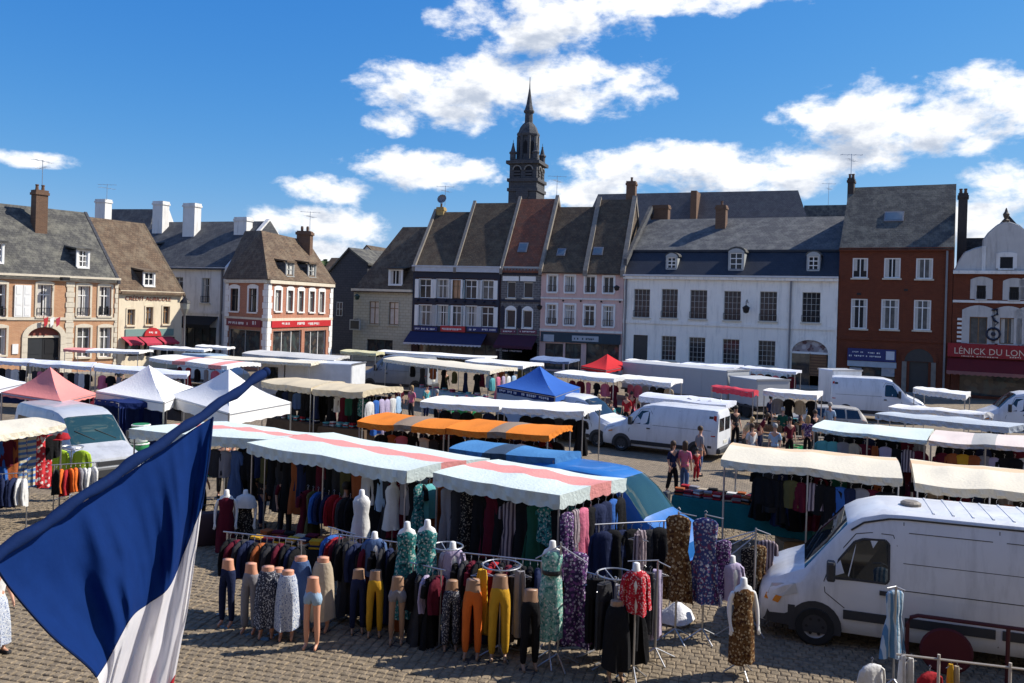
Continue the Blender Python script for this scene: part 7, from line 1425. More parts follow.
for y0, y1 in ((-.55, 0), (.1, .6)): MB().tube((1.02, y0, 1.40), (1.28, y1, 1.73), .014).build('wiper', IRON, sv_)
# lorries and boxes ---------------------------------------------------------------
def box_body(label, p0, p1, z0, z1, depth, m, name='box_lorry', cab=None, cabm=VW):
    A, B = p0, p1; A.z = B.z = 0; ang = math.atan2(B.y - A.y, B.x - A.x); L = (B - A).length; t = thing(name, label, 'lorry', A, ang)
    q = MB(); q.rbox(0, L, 0, depth, z0, z1, .05); q.build('cargo_box', m, t)
    for x in (0.0, L): MB().box(x - .03, x + .03, -.02, depth + .02, z1 - .06, z1 + .03).build('corner_rail', STEEL, t)
    for k in range(1, int(L / 1.2)): x = k * 1.2; MB().box(x - .02, x + .02, -.012, .0, z0 + .05, z1 - .08).build('panel_rib', m, t)
    MB().box(-.02, L + .02, -.03, .02, z0 - .1, z0).build('lower_rail', BUMP, t); MB().box(.1, L - .1, .2, depth - .2, z0 - .3, z0 - .1).build('chassis', IRON, t)
    v = Van([(0, .3, 1, depth / 2, depth / 2, .8), (9, .3, 1, depth / 2, depth / 2, .8)])
    for x in (.8, L - .9):
        for y in (.12, depth - .12):
            q = MB(); q.lathe([(.2, -.12), (.36, -.13), (.4, -.08), (.4, .08), (.36, .13), (.2, .12)], 16, 0, (x, y, .4), 'y'); w = q.build('wheel', TYRE, t, 40); q = MB(); q.lathe([(.01, -.1), (.22, -.1), (.22, .1), (.01, .1)], 12, 0, (x, y, .4), 'y'); q.build('rim', RIM, w)
    if cab:
        x0 = L + .1 if cab > 0 else -2.0; s = 1 if cab > 0 else -1; fr_ = [(0, .4), (1.85, .4), (1.9, .9), (1.75, 1.25), (1.25, 2.05), (0, 2.15)]; pr = [((x0 + x) if s > 0 else (-.1 - x), z) for x, z in fr_]; MB().prism(pr, .1, depth - .1).build('cab', cabm, t)
        gl = [((x0 + x) if s > 0 else (-.1 - x), z) for x, z in ((1.68, 1.30), (1.74, 1.30), (1.30, 2.0), (1.24, 2.0))]; MB().prism(gl, .22, depth - .22).build('windscreen', VGT, t); gl = [((x0 + x) if s > 0 else (-.1 - x), z) for x, z in ((.35, 1.25), (1.5, 1.25), (1.15, 1.9), (.35, 1.9))]; MB().prism(gl, .085, depth - .085).build('side_window', VGL, t)
    return t
box_body('long grey lorry box parked in front of the long white house', gz(622, 400), gz(727, 414), .8, 2.42, 2.3, VBX)
box_body('second shorter lorry box with pale end behind the small red awning', gz(729, 414), gz(757, 420), .7, 2.15, 2.2, VBX)
box_body('low white truck box behind the beige awnings with a tilted white cab at its left', gz(285, 402), gz(352, 405.5), .8, 2.25, 2.2, mat('white_box_panel', (.62, .63, .64), .5), cab=-1, name='small_lorry')
box_body('white truck box at the left of the high white van near the crimson shop', gz(818, 413), gz(833, 416), .7, 2.6, 2.0, VW, name='box_trailer')
# estate car and small car ---------------------------------------------------------
CST = [(0, .28, .62, .68, .64, .48), (.06, .22, .74, .80, .76, .56), (.5, .2, .86, .84, .76, .72), (1.15, .2, .96, .85, .74, .80), (1.25, .2, .99, .85, .74, .82), (1.75, .2, 1.36, .85, .62, .86), (2.0, .2, 1.45, .85, .60, .88), (3.3, .2, 1.46, .85, .60, .88), (3.95, .22, 1.40, .84, .58, .88), (4.25, .26, 1.02, .82, .70, .86), (4.32, .32, .85, .78, .72, .7)]
def car(label, px, py, ang, m, s=1.0, group=None):
    p = gz(px, py); t, v = place_van('car', label, p, ang, CST, (4, 5), [m, VGL], 'car', group); t.scale = (s, s, s)
    for sd in (-1, 1):
        v.panel([(1.62, .92), (2.4, .94), (2.4, 1.36), (1.98, 1.34)], 'side_window', VGL, t, sd); v.panel([(2.48, .94), (3.3, .94), (3.3, 1.36), (2.48, 1.36)], 'side_window', VGL, t, sd); v.panel([(3.38, .94), (4.0, .95), (3.88, 1.32), (3.38, 1.35)], 'side_window', VGL, t, sd)
        v.strip([(1.4, .3), (1.45, .85), (2.44, .88), (2.44, .3)], .014, 'door_seam', SEAM, t, sd); v.strip([(3.3, .4), (3.4, .85), (2.44, .88)], .014, 'door_seam', SEAM, t, sd); v.strip([(2.25, .8), (2.38, .8)], .04, 'door_handle', BUMP, t, sd, .02)
        for x in (.75, 3.45): v.wheel(t, x, sd, .29)
        v.mirror(t, 1.6, .9, sd).scale = (1, 1, .8); v.panel([(.08, .58), (.12, .7), (.4, .76), (.42, .64)], 'headlight', CLEAR, t, sd, .012, .05); v.panel([(4.1, .66), (4.28, .66), (4.22, .9), (4.08, .9)], 'tail_light', REDL, t, sd, .012, .05)
    MB().rbox(-.05, .2, -.66, .66, .24, .46, .04).build('front_bumper', BUMP, t); MB().rbox(4.2, 4.38, -.74, .74, .3, .5, .04).build('rear_bumper', BUMP, t)
    return t
car('beige estate car parked behind the man in a pale blue shirt', 772, 432, R(-12), VBG, .98)
car('small white car left of the middle white panel van, nose showing', 640, 438, R(150), VW, .9)
# ================================================================== FOREGROUND RIGHT: rails by the large van
DREDP = mat('maroon_painted_tube', (.06, .008, .012), .5, .1, 5)
c = gz(938, 676); t = thing('folding_trolley', 'maroon tubular trolley with a round padded back beside the large van', 'trolley', c, angM); pm = F / c.y
q = MB(); W_ = 2.1; q.path([(-.45, 0, 0), (-.45, 0, .78), (-.40, 0, .88), (-.3, 0, .92), (W_, 0, .92)], .032, 7); q.path([(.98, 0, 0), (.98, 0, .92)], .032, 7); q.build('frame', DREDP, t)
q = MB(); q.lathe([(.01, -.03), (.36, -.03), (.39, 0), (.36, .03), (.01, .03)], 24, 0, (.12, -.02, .42), 'y'); q.v = [(x, y, .42 + (z - .42) * .95) for x, y, z in q.v]; q.build('round_back', mat('maroon_cloth', (.07, .007, .012), .8), t)
def rail_low(): pass
a0, b0 = gz(903, 704), gz(1040, 722)
t = thing('clothes_rail', 'long pale wooden rail with pegs in the bottom right corner', 'clothes rail', Vector((a0.x, a0.y, 0)), math.atan2(b0.y - a0.y, b0.x - a0.x)); Lr = (Vector((b0.x, b0.y)) - Vector((a0.x, a0.y))).length; hr = (704 - 655) / (F / a0.y)
MB().tube((-.1, 0, hr), (Lr, 0, hr), .018).build('bar', mat('pale_wood_bar', (.45, .40, .34), .6, .15, 4), t)
for x in (.48, 1.42): MB().tube((x, 0, 0), (x, 0, hr + .07), .022).build('post', MATS['pale_wood_bar'], t)
MB().tube((.1, -.2, .02), (.9, .2, .02), .02).build('foot', MATS['pale_wood_bar'], t)
p = gz(893, 690); z = (690 - 590) / (F / p.y); o = garment(p + Vector((0, 0, z)), 'dress', 'bluestripe', .2, 'blue and white striped dress hanging in front of the large van door', None, .80)
stand(894, 692, 586, 'black topped stand carrying the blue printed dress', ((-.16, .02), (.12, .05)))
for i, (x, y, sh, c_, s_, lab) in enumerate(((872, 664, 'top', 'white', .9, 'crumpled white top with black collar in the bottom right foreground'), (903, 655, 'scarf', 'white', .6, 'left of two white straps hanging from the wooden rail'), (911, 658, 'scarf', 'white', .55, 'right of two white straps hanging from the wooden rail'), (951, 664, 'scarf', 'mustard', .5, 'mustard strap hanging from the wooden rail at bottom right'), (957, 666, 'scarf', 'beige', .5, 'beige strap hanging beside the mustard one at bottom right'), (930, 672, 'top', 'red', .9, 'red folded top below the wooden rail'))):
    p = gz(x, 704); z = (704 - y) / (F / p.y); garment(p + Vector((0, 0, z)), sh, c_, .3, lab, None, s_)
# crates, benches and bric-a-brac between the middle van and the estate car
tb_ = table(gz(752, 447), gz(782, 452), .8, 'dark wooden bench table with crates right of the middle van', None, .7); 
for i, (x, y, lab) in enumerate(((757, 446, 'left brown crate on the dark bench table by the middle van'), (768, 448, 'middle brown crate on the dark bench table by the middle van'), (778, 449, 'right brown crate on the dark bench table by the middle van'))): crate(gz(x, y) + Vector((0, .4, .7)), .55, .4, .25, WOODB, lab, -.2, 'brown crates on the bench table')
t = thing('wooden_bench', 'long grey wooden bench in front of the estate car', 'bench', gz(803, 447), -.1); [MB().box(-1.2, 1.2, -.2 + .14 * i, -.09 + .14 * i, .42, .46).build('plank', mat('weathered_plank', (.22, .19, .16), .9, .2, 5), t) for i in range(3)]; [MB().box(x - .03, x + .03, y - .03, y + .03, 0, .42).build('leg', IRON, t) for x in (-1.05, 1.05) for y in (-.15, .17)]
tb_ = table(gz(770, 437), gz(800, 441), .8, 'grey table between the estate car and the crates', None, .75); goods(tb_, .8, 5, 'grey table near estate car', .77, 9, rows=1)
for i, (x, y, c_) in enumerate(((737, 458, 'white'), (744, 462, 'beige'), (750, 457, 'grey'))):
    q = MB(); q.lathe([(.02, .42), (.2, .38), (.34, .2), (.36, .05), (.3, 0), (.02, 0)], 12); q.v = [(a * (1 + .2 * math.sin(5 * b + i)), b * (1 + .2 * math.sin(6 * a)), c * (1 + .2 * math.sin(7 * a))) for a, b, c in q.v]; o = q.build('sack', CLOTHS[c_], smooth=60); o.location = gz(x, y); tag(o, f'{c_} lumpy sack on the ground right of the middle van', 'sack', 'sacks by the middle van'); MB().lathe([(.05, .38), (.09, .42), (.12, .5), (.03, .5)], 8).build('tied_neck', CLOTHS[c_], o)
# flowers stall by blue tent
for i, (x, y, c_, lab) in enumerate(((463, 404, 'red', 'big red flower bunch left of the royal blue tent'), (472, 405, 'red', 'smaller red flower bunch touching the royal blue tent'), (450, 405, 'lime', 'yellow green flower bunch left of the red flowers'))):
    p = gz(x, y + 14); t = thing('flower_bucket', lab, 'flowers', p, 0, 'flower buckets by the blue tent'); MB().lathe([(.01, 0), (.18, 0), (.24, .4), (.22, .4), (.01, .36)], 12).build('bucket', MATS['green_crate_plastic'], t); q = MB(); r = random.Random(i)
    for k in range(40): d = Vector((r.gauss(0, .2), r.gauss(0, .2), r.uniform(.5, 1.1))); n_ = Vector((r.gauss(0, 1), r.gauss(0, 1), r.gauss(0, 1))).normalized(); a = n_.orthogonal().normalized() * .09; b = n_.cross(a); q.add([d + a, d + b, d - a, d - b], [(0, 1, 2, 3)], 0 if r.random() < .65 else 1)
    q.build('blooms', [CLOTHS[c_], mat('leaf_green', (.05, .12, .03), .8)], t); q = MB(); [q.tube((0, 0, .2), (r.gauss(0, .14), r.gauss(0, .14), .8), .01, n=4) for k in range(10)]; q.build('stems', MATS['leaf_green'], t)
for i, (x, y) in enumerate(((846, 512), (851, 514))):
    p = gz(x, y + 20) ; t = thing('potted_plant', ('left orange flowered plant beside the large van windscreen', 'right orange flowered plant beside the large van windscreen')[i], 'plant', p); MB().lathe([(.01, 0), (.14, 0), (.19, .3), (.17, .3), (.01, .26)], 12).build('pot', WOODB, t); q = MB(); r = random.Random(i + 9)
    for k in range(40): d = Vector((r.gauss(0, .12), r.gauss(0, .12), r.uniform(.3, .8))); n_ = Vector((r.gauss(0, 1), r.gauss(0, 1), r.gauss(0, 1))).normalized(); a = n_.orthogonal().normalized() * .06; b = n_.cross(a); q.add([d + a, d + b, d - a, d - b], [(0, 1, 2, 3)], 0 if r.random() < .3 else 1)
    q.build('leaves', [CLOTHS['orange'], MATS['leaf_green']], t)
# street lamp by the bank
t = thing('street_lamp', 'grey cast street lamp at the right corner of the cream bank', 'street lamp', Vector((gz(184, 372).x, gz(184, 372).y, 0))); q = MB(); q.lathe([(.22, 0), (.24, .5), (.12, .7), (.08, 1.2), (.07, 4.2), (.12, 4.3)], 10); q.build('column', LEAD, t, 40); MB().lathe([(.1, 4.3), (.34, 4.75), (.38, 5.2), (.1, 5.5), (.03, 5.7)], 8).build('lantern', mat('lantern_glass', (.25, .25, .22), .2), t); MB().lathe([(.42, 5.18), (.3, 5.4), (.08, 5.6), (.02, 5.8)], 8).build('lantern_cap', IRON, t)
# ================================================================== PEOPLE
PSK = mat('person_skin', (.50, .27, .18), .55, .06, 5); EYE = mat('eye_dark', (.02, .015, .012), .2); HAIR = dict(brown=mat('brown_hair', (.06, .035, .02), .7, .2, 12), blond=mat('fair_hair', (.34, .22, .10), .7, .2, 12), grey=mat('grey_hair', (.32, .31, .30), .7, .2, 12), black=mat('black_hair', (.015, .012, .01), .6, .2, 12))
def person(px, py, H_, yaw, top, bottom, hair, label, longhair=False, skirt=False, stride=.0, bend=0.0, p=None, bag=None):
    s = H_ / 1.74; t = thing('person', label, 'person', p or gz(px, py), yaw); t.scale = (s, s, s)
    up = lambda x, y, z: (x, y * math.cos(bend) - (z - .95) * math.sin(bend), .95 + (z - .95) * math.cos(bend) + y * math.sin(bend)) if z > .95 else (x, y, z)
    V = [(0, 0, .95), (0, 0, 1.14), (0, 0, 1.33), (0, .01, 1.46), (0, -.01, 1.53), (0, -.025, 1.59), (0, -.015, 1.68)]; E = [(i, i + 1) for i in range(6)]; Rr = [(.145, .105), (.125, .09), (.15, .10), (.065, .06), (.05, .05), (.062, .072), (.07, .082)]
    for sd in (-1, 1):
        b = len(V); V += [(sd * .165, 0, 1.405), (sd * .215, .03, 1.14), (sd * .215, -.07 - sd * stride * .3, .92), (sd * .212, -.10 - sd * stride * .35, .85)]; E += [(2, b), (b, b + 1), (b + 1, b + 2), (b + 2, b + 3)]; Rr += [.055, .042, .028, (.034, .022)]
        for k, (dx, L) in enumerate(((-.030, .06), (-.011, .085), (.009, .09), (.028, .075))): V.append((sd * .212 + dx * .5, -.115 + dx - sd * stride * .35, .85 - L)); E.append((b + 3, len(V) - 1)); Rr.append(.009)
        V.append((sd * .195, -.15 - sd * stride * .35, .83)); E.append((b + 2, len(V) - 1)); Rr.append(.010)
        b = len(V); y = -sd * stride; V += [(sd * .088, y * .1, .86), (sd * .098, y * .55 - .02, .49), (sd * .10, y + .03, .085), (sd * .105, y - .11, .035)]; E += [(0, b), (b, b + 1), (b + 1, b + 2), (b + 2, b + 3)]; Rr += [.092, .060, .037, (.036, .026)]
    V = [up(*v) for v in V]; link('body', skin_mesh(V, E, Rr, PSK, 0, 1, 'body'), t)
    ti = [0, 1, 2, 3]; idx = {i: k for k, i in enumerate(ti)}; arms = [7, 8, 20 - 0]; tv_ = [V[0], V[1], V[2], V[3], (0, 0, .86)]; te = [(0, 1), (1, 2), (2, 3), (0, 4)]; tr_ = [(.168, .128), (.148, .112), (.17, .12), (.07, .066), (.17, .13)]
    for sd, b in ((-1, 7), (1, 7 + 9 + 4)): k = len(tv_); tv_ += [V[b], V[b + 1]]; te += [(2, k), (k, k + 1)]; tr_ += [.070, .058]
    link('shirt', skin_mesh(tv_, te, tr_, CLOTHS[top], 1, 1, 'shirt'), t)
    if skirt: o = link('skirt', skirt_mesh(bottom, .55), t)
    else:
        pv = [(0, 0, .98), V[0]]; pe = [(0, 1)]; pr = [(.145, .105), (.15, .112)]
        for b in (7 + 9, 7 + 9 + 4 + 9): k = len(pv); pv += [V[b], V[b + 1], (V[b + 2][0], V[b + 2][1], .13)]; pe += [(1, k), (k, k + 1), (k + 1, k + 2)]; pr += [.108, .080, .062]
        link('trousers', skin_mesh(pv, pe, pr, CLOTHS[bottom], 1, 1, 'trousers'), t)
    hd = Vector(V[6]); q = MB(); q.lathe([(.082, -.06), (.098, -.01), (.096, .05), (.06, .10), (.01, .115)], 12, 0, (hd.x, hd.y + .018, hd.z)); 
    if longhair: q.loft([[(hd.x + a * math.cos(tt), hd.y + .045 + b_ * math.sin(tt), hd.z + z) for tt in [2 * math.pi * k / 10 for k in range(10)]] for z, a, b_ in ((.05, .085, .06), (-.06, .095, .06), (-.16, .10, .05), (-.24, .07, .035))])
    q.build('hair', HAIR[hair], t, 60); q = MB(); q.ico((hd.x - .03, hd.y - .082, hd.z - .02), .010); q.ico((hd.x + .03, hd.y - .082, hd.z - .02), .010); q.build('eyes', EYE, t); q = MB(); q.loft([[(hd.x - .012, hd.y - .08, hd.z - .06), (hd.x + .012, hd.y - .08, hd.z - .06), (hd.x, hd.y - .105, hd.z - .058)], [(hd.x - .006, hd.y - .078, hd.z - .01), (hd.x + .006, hd.y - .078, hd.z - .01), (hd.x, hd.y - .085, hd.z - .01)]]); q.build('nose', PSK, t); MB().box(hd.x - .022, hd.x + .022, hd.y - .085, hd.y - .074, hd.z - .084, hd.z - .077).build('mouth', mat('lips', (.36, .10, .09), .5), t)
    q = MB()
    for b in (7 + 9, 7 + 9 + 4 + 9): a_, f_ = V[b + 2], V[b + 3]; q.rbox(f_[0] - .045, f_[0] + .045, f_[1] - .03, a_[1] + .05, 0, .07, .02)
    q.build('shoes', CLOTHS['charcoal'], t)
    return t
person(673, 493, 1.60, .7, 'navy', 'black', 'brown', 'woman in dark clothes walking left of the woman in pink near the white van', True, stride=.12)
person(685, 493, 1.60, 2.6, 'pink', 'denim', 'brown', 'woman in a pink coat walking beside the woman in dark clothes', True, stride=.10)
person(830, 443, 1.78, 2.9, 'sky', 'navy', 'grey', 'man in a pale blue shirt with his back turned near the estate car', stride=.06)
person(599, 430, 1.65, .6, 'pink', 'charcoal', 'blond', 'woman in a pink striped top under the white awning right of the blue tent', True)
person(611, 440, 1.68, .3, 'turquoise', 'turquoise', 'brown', 'person in teal clothes left of the small white car', stride=.05)
person(627, 430, 1.70, -.5, 'red', 'black', 'brown', 'person in a red top behind the small white car')
person(632, 426, 1.66, .5, 'red', 'navy', 'black', 'second person in red under the white awning by the lorry box')
person(745, 455, 1.62, .8, 'beige', 'charcoal', 'blond', 'fair haired person bending over sacks right of the middle van', True, bend=.5)
person(727, 452, 1.68, -1.2, 'stripey', 'black', 'brown', 'person in a striped top standing behind the middle white van')
person(790, 460, 1.65, .2, 'maroon', 'black', 'black', 'person in dark red beside the left end of the pale aqua awning')
person(801, 440, 1.70, 1.4, 'stripey', 'charcoal', 'grey', 'person in stripes at the rear of the beige estate car', stride=.05)
person(771, 432, 1.72, 2.0, 'navy', 'black', 'black', 'dark clothed person left of the beige estate car')
person(223, 497, 1.68, .4, 'rust', 'charcoal', 'brown', 'person in a rust top under the left end of the leftmost striped awning')
person(233, 499, 1.66, 2.2, 'white', 'grey', 'black', 'person in a pale top browsing beside the rust topped person')
person(400, 418, 1.62, .5, 'maroon', 'black', 'brown', 'person in maroon behind the left orange awning')
person(412, 420, 1.65, -.6, 'pink', 'charcoal', 'blond', 'fair haired person in pink behind the left orange awning', True)
person(427, 419, 1.70, .9, 'turquoise', 'navy', 'black', 'person in turquoise between white and orange awnings')
person(470, 452, 1.60, .4, 'white', 'black', 'blond', 'person in white under the gap between the orange awnings')
person(697, 481, 1.1, .4, 'red', 'red', 'black', 'small child in red beside the rear of the white van')
person(-4, 655, 1.62, 1.2, 'white', 'whiteprint', 'brown', 'person in a blue printed skirt cut off by the left edge beneath the flag', True, skirt=True, stride=.08)
person(148, 363, 1.7, .4, 'beige', 'charcoal', 'brown', 'person in beige near the pink and white awning by the bank')
# ------------------------------------------------------------------ more shoppers and clutter
for a_ in ((700, 476, 1.70, 1.9, 'grey', 'denim', 'brown', 'man in grey with blue trousers walking behind the two women'), (752, 470, 1.66, .4, 'white', 'black', 'brown', 'woman in white and black just right of the middle sacks', True), (712, 447, 1.7, -.8, 'navy', 'charcoal', 'black', 'person in navy close behind the rear of the middle white van'),
    (783, 446, 1.64, 2.6, 'green', 'black', 'grey', 'person in dark green at the grey table near the estate car'), (815, 452, 1.72, .6, 'black', 'charcoal', 'brown', 'person in black just left of the aqua awning at right'), (838, 470, 1.66, 2.0, 'turquoise', 'navy', 'blond', 'fair haired person in turquoise under the aqua awning', True),
    (865, 476, 1.70, .2, 'grey', 'black', 'black', 'person in grey browsing under the aqua awning'), (905, 480, 1.68, 1.4, 'beige', 'charcoal', 'brown', 'person in beige beneath the joint of the aqua and rose awnings'), (345, 560, 1.68, 2.9, 'black', 'black', 'black', 'stallholder in black in the shade beneath the middle striped awning'),
    (285, 540, 1.62, .5, 'maroon', 'charcoal', 'brown', 'woman in maroon in the shade at the left of the middle awning', True), (262, 528, 1.66, 2.4, 'charcoal', 'navy', 'grey', 'person in charcoal beneath the leftmost striped awning'), (200, 520, 1.7, 1.2, 'navy', 'black', 'brown', 'person in navy half hidden behind the flag edge'),
    (390, 432, 1.66, .9, 'red', 'navy', 'black', 'person in red before the left orange awning'), (437, 427, 1.7, 2.5, 'grey', 'black', 'grey', 'person in grey between the white and orange awnings'), (585, 432, 1.68, .5, 'beige', 'denim', 'brown', 'person in beige left of the woman in pink stripes', True), (640, 420, 1.7, 2.2, 'white', 'charcoal', 'brown', 'person in white under the awning by the lorry box'),
    (315, 425, 1.7, .8, 'black', 'charcoal', 'black', 'person in black under the left beige awning'), (372, 428, 1.66, -.3, 'sky', 'black', 'blond', 'fair haired person in pale blue at the right beige awning', True), (446, 398, 1.7, .5, 'olive', 'black', 'brown', 'person in olive at the pale blue table under the cream awning'), (500, 392, 1.68, 2.2, 'pink', 'navy', 'black', 'person in pink at the right end of the cream awning'),
    (120, 395, 1.7, .7, 'charcoal', 'black', 'brown', 'person in charcoal under the white awning behind the left white tent'), (57, 386, 1.68, -.4, 'maroon', 'black', 'black', 'person in maroon under the white awning behind the salmon tent'), (850, 530, 1.7, .3, 'black', 'charcoal', 'brown', 'person in black under the left peach striped awning')):
    person(a_[0], a_[1], a_[2], a_[3], a_[4], a_[5], a_[6], a_[7], *(a_[8:] or (False,)), stride=.06)
row(S2, .02, .62, .22, 2.0, T('c.black d.charcoal d.black d.rust c.navy d.black d.maroon c.black d.charcoal d.olive d.black'), 'in shade near front of middle awning', seed=90)
a, b = rail(gz(226, 612), gz(300, 622), 1.45, 'long dark rail right behind the peach leg mannequins'); hang_row(a, b, T('t.black t.maroon t.charcoal t.navy t.black t.rust t.black t.charcoal t.maroon t.black t.navy t.black'), 'on rail behind peach leg mannequins', flat=False, seed=91)
a, b = rail(gz(338, 618), gz(420, 632), 1.5, 'long dark rail behind the tan leg mannequins'); hang_row(a, b, T('t.black d.charcoal t.navy d.black t.maroon d.black t.charcoal d.navy t.black d.rust t.black d.black'), 'on rail behind tan leg mannequins', flat=False, seed=92)
a, b = rail(gz(452, 640), gz(540, 652), 1.5, 'long dark rail behind the orange and mustard trousers'); hang_row(a, b, T('d.black t.charcoal d.maroon t.black d.navy t.red d.black t.maroon d.charcoal t.black d.black t.navy'), 'on rail behind orange trousers', flat=False, seed=93)
a, b = rail(gz(597, 628), gz(662, 622), 1.85, 'tall rail of navy and black clothes along the side of the blue van'); hang_row(a, b, T('c.navy c.black d.navy d.black t.stripey d.charcoal c.black'), 'on tall rail by blue van', seed=94)
CARD = mat('brown_cardboard', (.26, .17, .09), .9, .15, 6, .2)
def boxes(S_, v, us, where, seed):
    r = random.Random(seed)
    for i, u in enumerate(us):
        p = S_['at'](u, v, 0); w_, d_, h_ = r.uniform(.25, .38), r.uniform(.2, .3), r.uniform(.25, .45); o = MB().box(-w_, w_, -d_, d_, 0, h_).build('cardboard_box', CARD); o.location = p; o.rotation_euler = (0, 0, r.uniform(-.5, .5)); tag(o, f'brown cardboard box, {ORD[i]} from left on the ground {where}', 'box', f'cardboard boxes {where}')
        for sg in (-1, 1): MB().add([(-w_, sg * d_, h_), (w_, sg * d_, h_), (w_, sg * (d_ + .14), h_ + .06), (-w_, sg * (d_ + .14), h_ + .06)], [(0, 1, 2, 3)]).add([(-w_, sg * d_, h_ + .004), (w_, sg * d_, h_ + .004), (w_, sg * (d_ + .14), h_ + .064), (-w_, sg * (d_ + .14), h_ + .064)], [(0, 1, 2, 3)]).build('flap', CARD, o)
boxes(S2, .55, (.5, .6, .72, .84, .95), 'under the middle striped awning', 1); boxes(S3, .45, (.08, .25, .42, .6, .78, .93), 'under the nearest striped awning', 2); boxes(P1, .5, (.4, .55, .7, .85), 'under the left peach striped awning', 3); boxes(O1, .5, (.2, .5, .8), 'under the left orange awning', 4); boxes(O2, .5, (.2, .5, .8), 'under the right orange awning', 5)
tb_ = table(gz(248, 575), gz(318, 583), .7, 'low dark table of hats and folded clothes behind the peach leg mannequins', cloth('black_table_cloth', (.015, .015, .018)), .62, skirt=.5); goods(tb_, .7, 6, 'the hat table', .64, 12, ('rust', 'beige', 'navy', 'maroon', 'black', 'mustard'))
a, b = rail(gz(330, 598), gz(352, 606), 1.35, 'dark rail left of the navy leg mannequin under the middle awning'); hang_row(a, b, T('t.blue t.red t.maroon t.black t.navy'), 'on rail left of navy mannequin', flat=False, seed=70)
a, b = rail(gz(412, 640), gz(440, 648), 1.3, 'rail in the shade right of the teal floral pair'); hang_row(a, b, T('t.black d.charcoal t.lilac d.black t.maroon'), 'on rail right of teal pair', flat=False, seed=71)
a, b = rail(gz(588, 655), gz(606, 662), 1.35, 'rail of dark trousers right of the purple floral dress'); hang_row(a, b, T('p.black p.charcoal p.navy p.black p.grey p.black'), 'on rail right of purple dress', flat=False, seed=72)
tb_ = table(gz(735, 474), gz(765, 479), .8, 'table of bric a brac right of the middle van near the peach awning', CLOTHS['charcoal'], .75); goods(tb_, .8, 5, 'the bric-a-brac table', .77, 13)
for i, (x, y, dz) in enumerate(((742, 452, 0), (748, 464, 0), (764, 462, 0), (772, 466, 0), (790, 470, 0), (797, 452, 0), (756, 438, 0), (744, 440, 0))):
    where = ('nearest the van wheel', 'beside the sacks', 'by the peach awning edge', 'by the bric-a-brac table', 'nearest the aqua awning', 'by the wooden bench', 'below the red awning', 'closest to the van rear')[i]
    crate(gz(x, y), .6, .42, .28, (WOODB, GRN, CARD, mat('dark_crate_plastic', (.03, .03, .035), .5))[i % 4], ('brown', 'green', 'cardboard coloured', 'dark')[i % 4] + ' crate on the ground right of the middle van, ' + where, -.3 + .2 * i, 'crates on the ground right of the middle van')
for a_ in ((760, 452, 1.68, 1.2, 'maroon', 'navy', 'brown', 'person in maroon stooping at the crates right of the middle van', True, False, .04, .45), (736, 446, 1.7, .4, 'charcoal', 'black', 'black', 'person in charcoal at the rear doors of the middle white van', False, False, .05, 0), (808, 458, 1.66, 2.6, 'purplefloral', 'black', 'blond', 'person in purple flowers left of the pale aqua awning', True, False, .05, 0), (775, 470, 1.66, -.6, 'sky', 'charcoal', 'grey', 'person in pale blue behind the left end of the peach awning', False, False, .05, 0)):
    person(*a_)
# ================================================================== FLAG in the foreground
FB = mat('blue_flag_cloth', (.006, .032, .165), .85, .10, 20, .05, trans=.40, spec=.1); FW = mat('white_flag_cloth', (.80, .78, .80), .85, .04, 20, .05, trans=.40, spec=.1); FRD = mat('red_flag_cloth', (.60, .03, .05), .7, .06, 6, .2, trans=.35, spec=.3); FN = mat('navy_flag_sleeve', (.0045, .018, .085), .85, .15, 20, .08, trans=.15, spec=.1)
tip = at(264, 374, 3.15); low = at(-8, 560, 2.05); dirp = (low - tip).normalized()
fl = thing('flag_pole', 'long navy sleeved flag pole slanting up across the lower left foreground', 'flag pole', tip)
pl = MB(); pts = []; rad = []
rr = random.Random(2)
for k in range(40): f = k / 39; p = tip.lerp(tip + dirp * 1.75, f) - tip; pts.append(p + Vector((0, 0, .004 * math.sin(k * 1.3)))); rad.append(.0155 + .0018 * math.sin(k * 2.1) + .003 * rr.random())
pl.path(pts, rad, 10); pl.build('sleeve', FN, fl, 60); MB().tube(-dirp * .02, dirp * 2.6, .008, n=10).build('pole', mat('pole_metal', (.10, .10, .12), .4, metal=.5), fl); MB().ico(-dirp * .02, .018, 0, 10, 8).build('finial', FN, fl, 60)
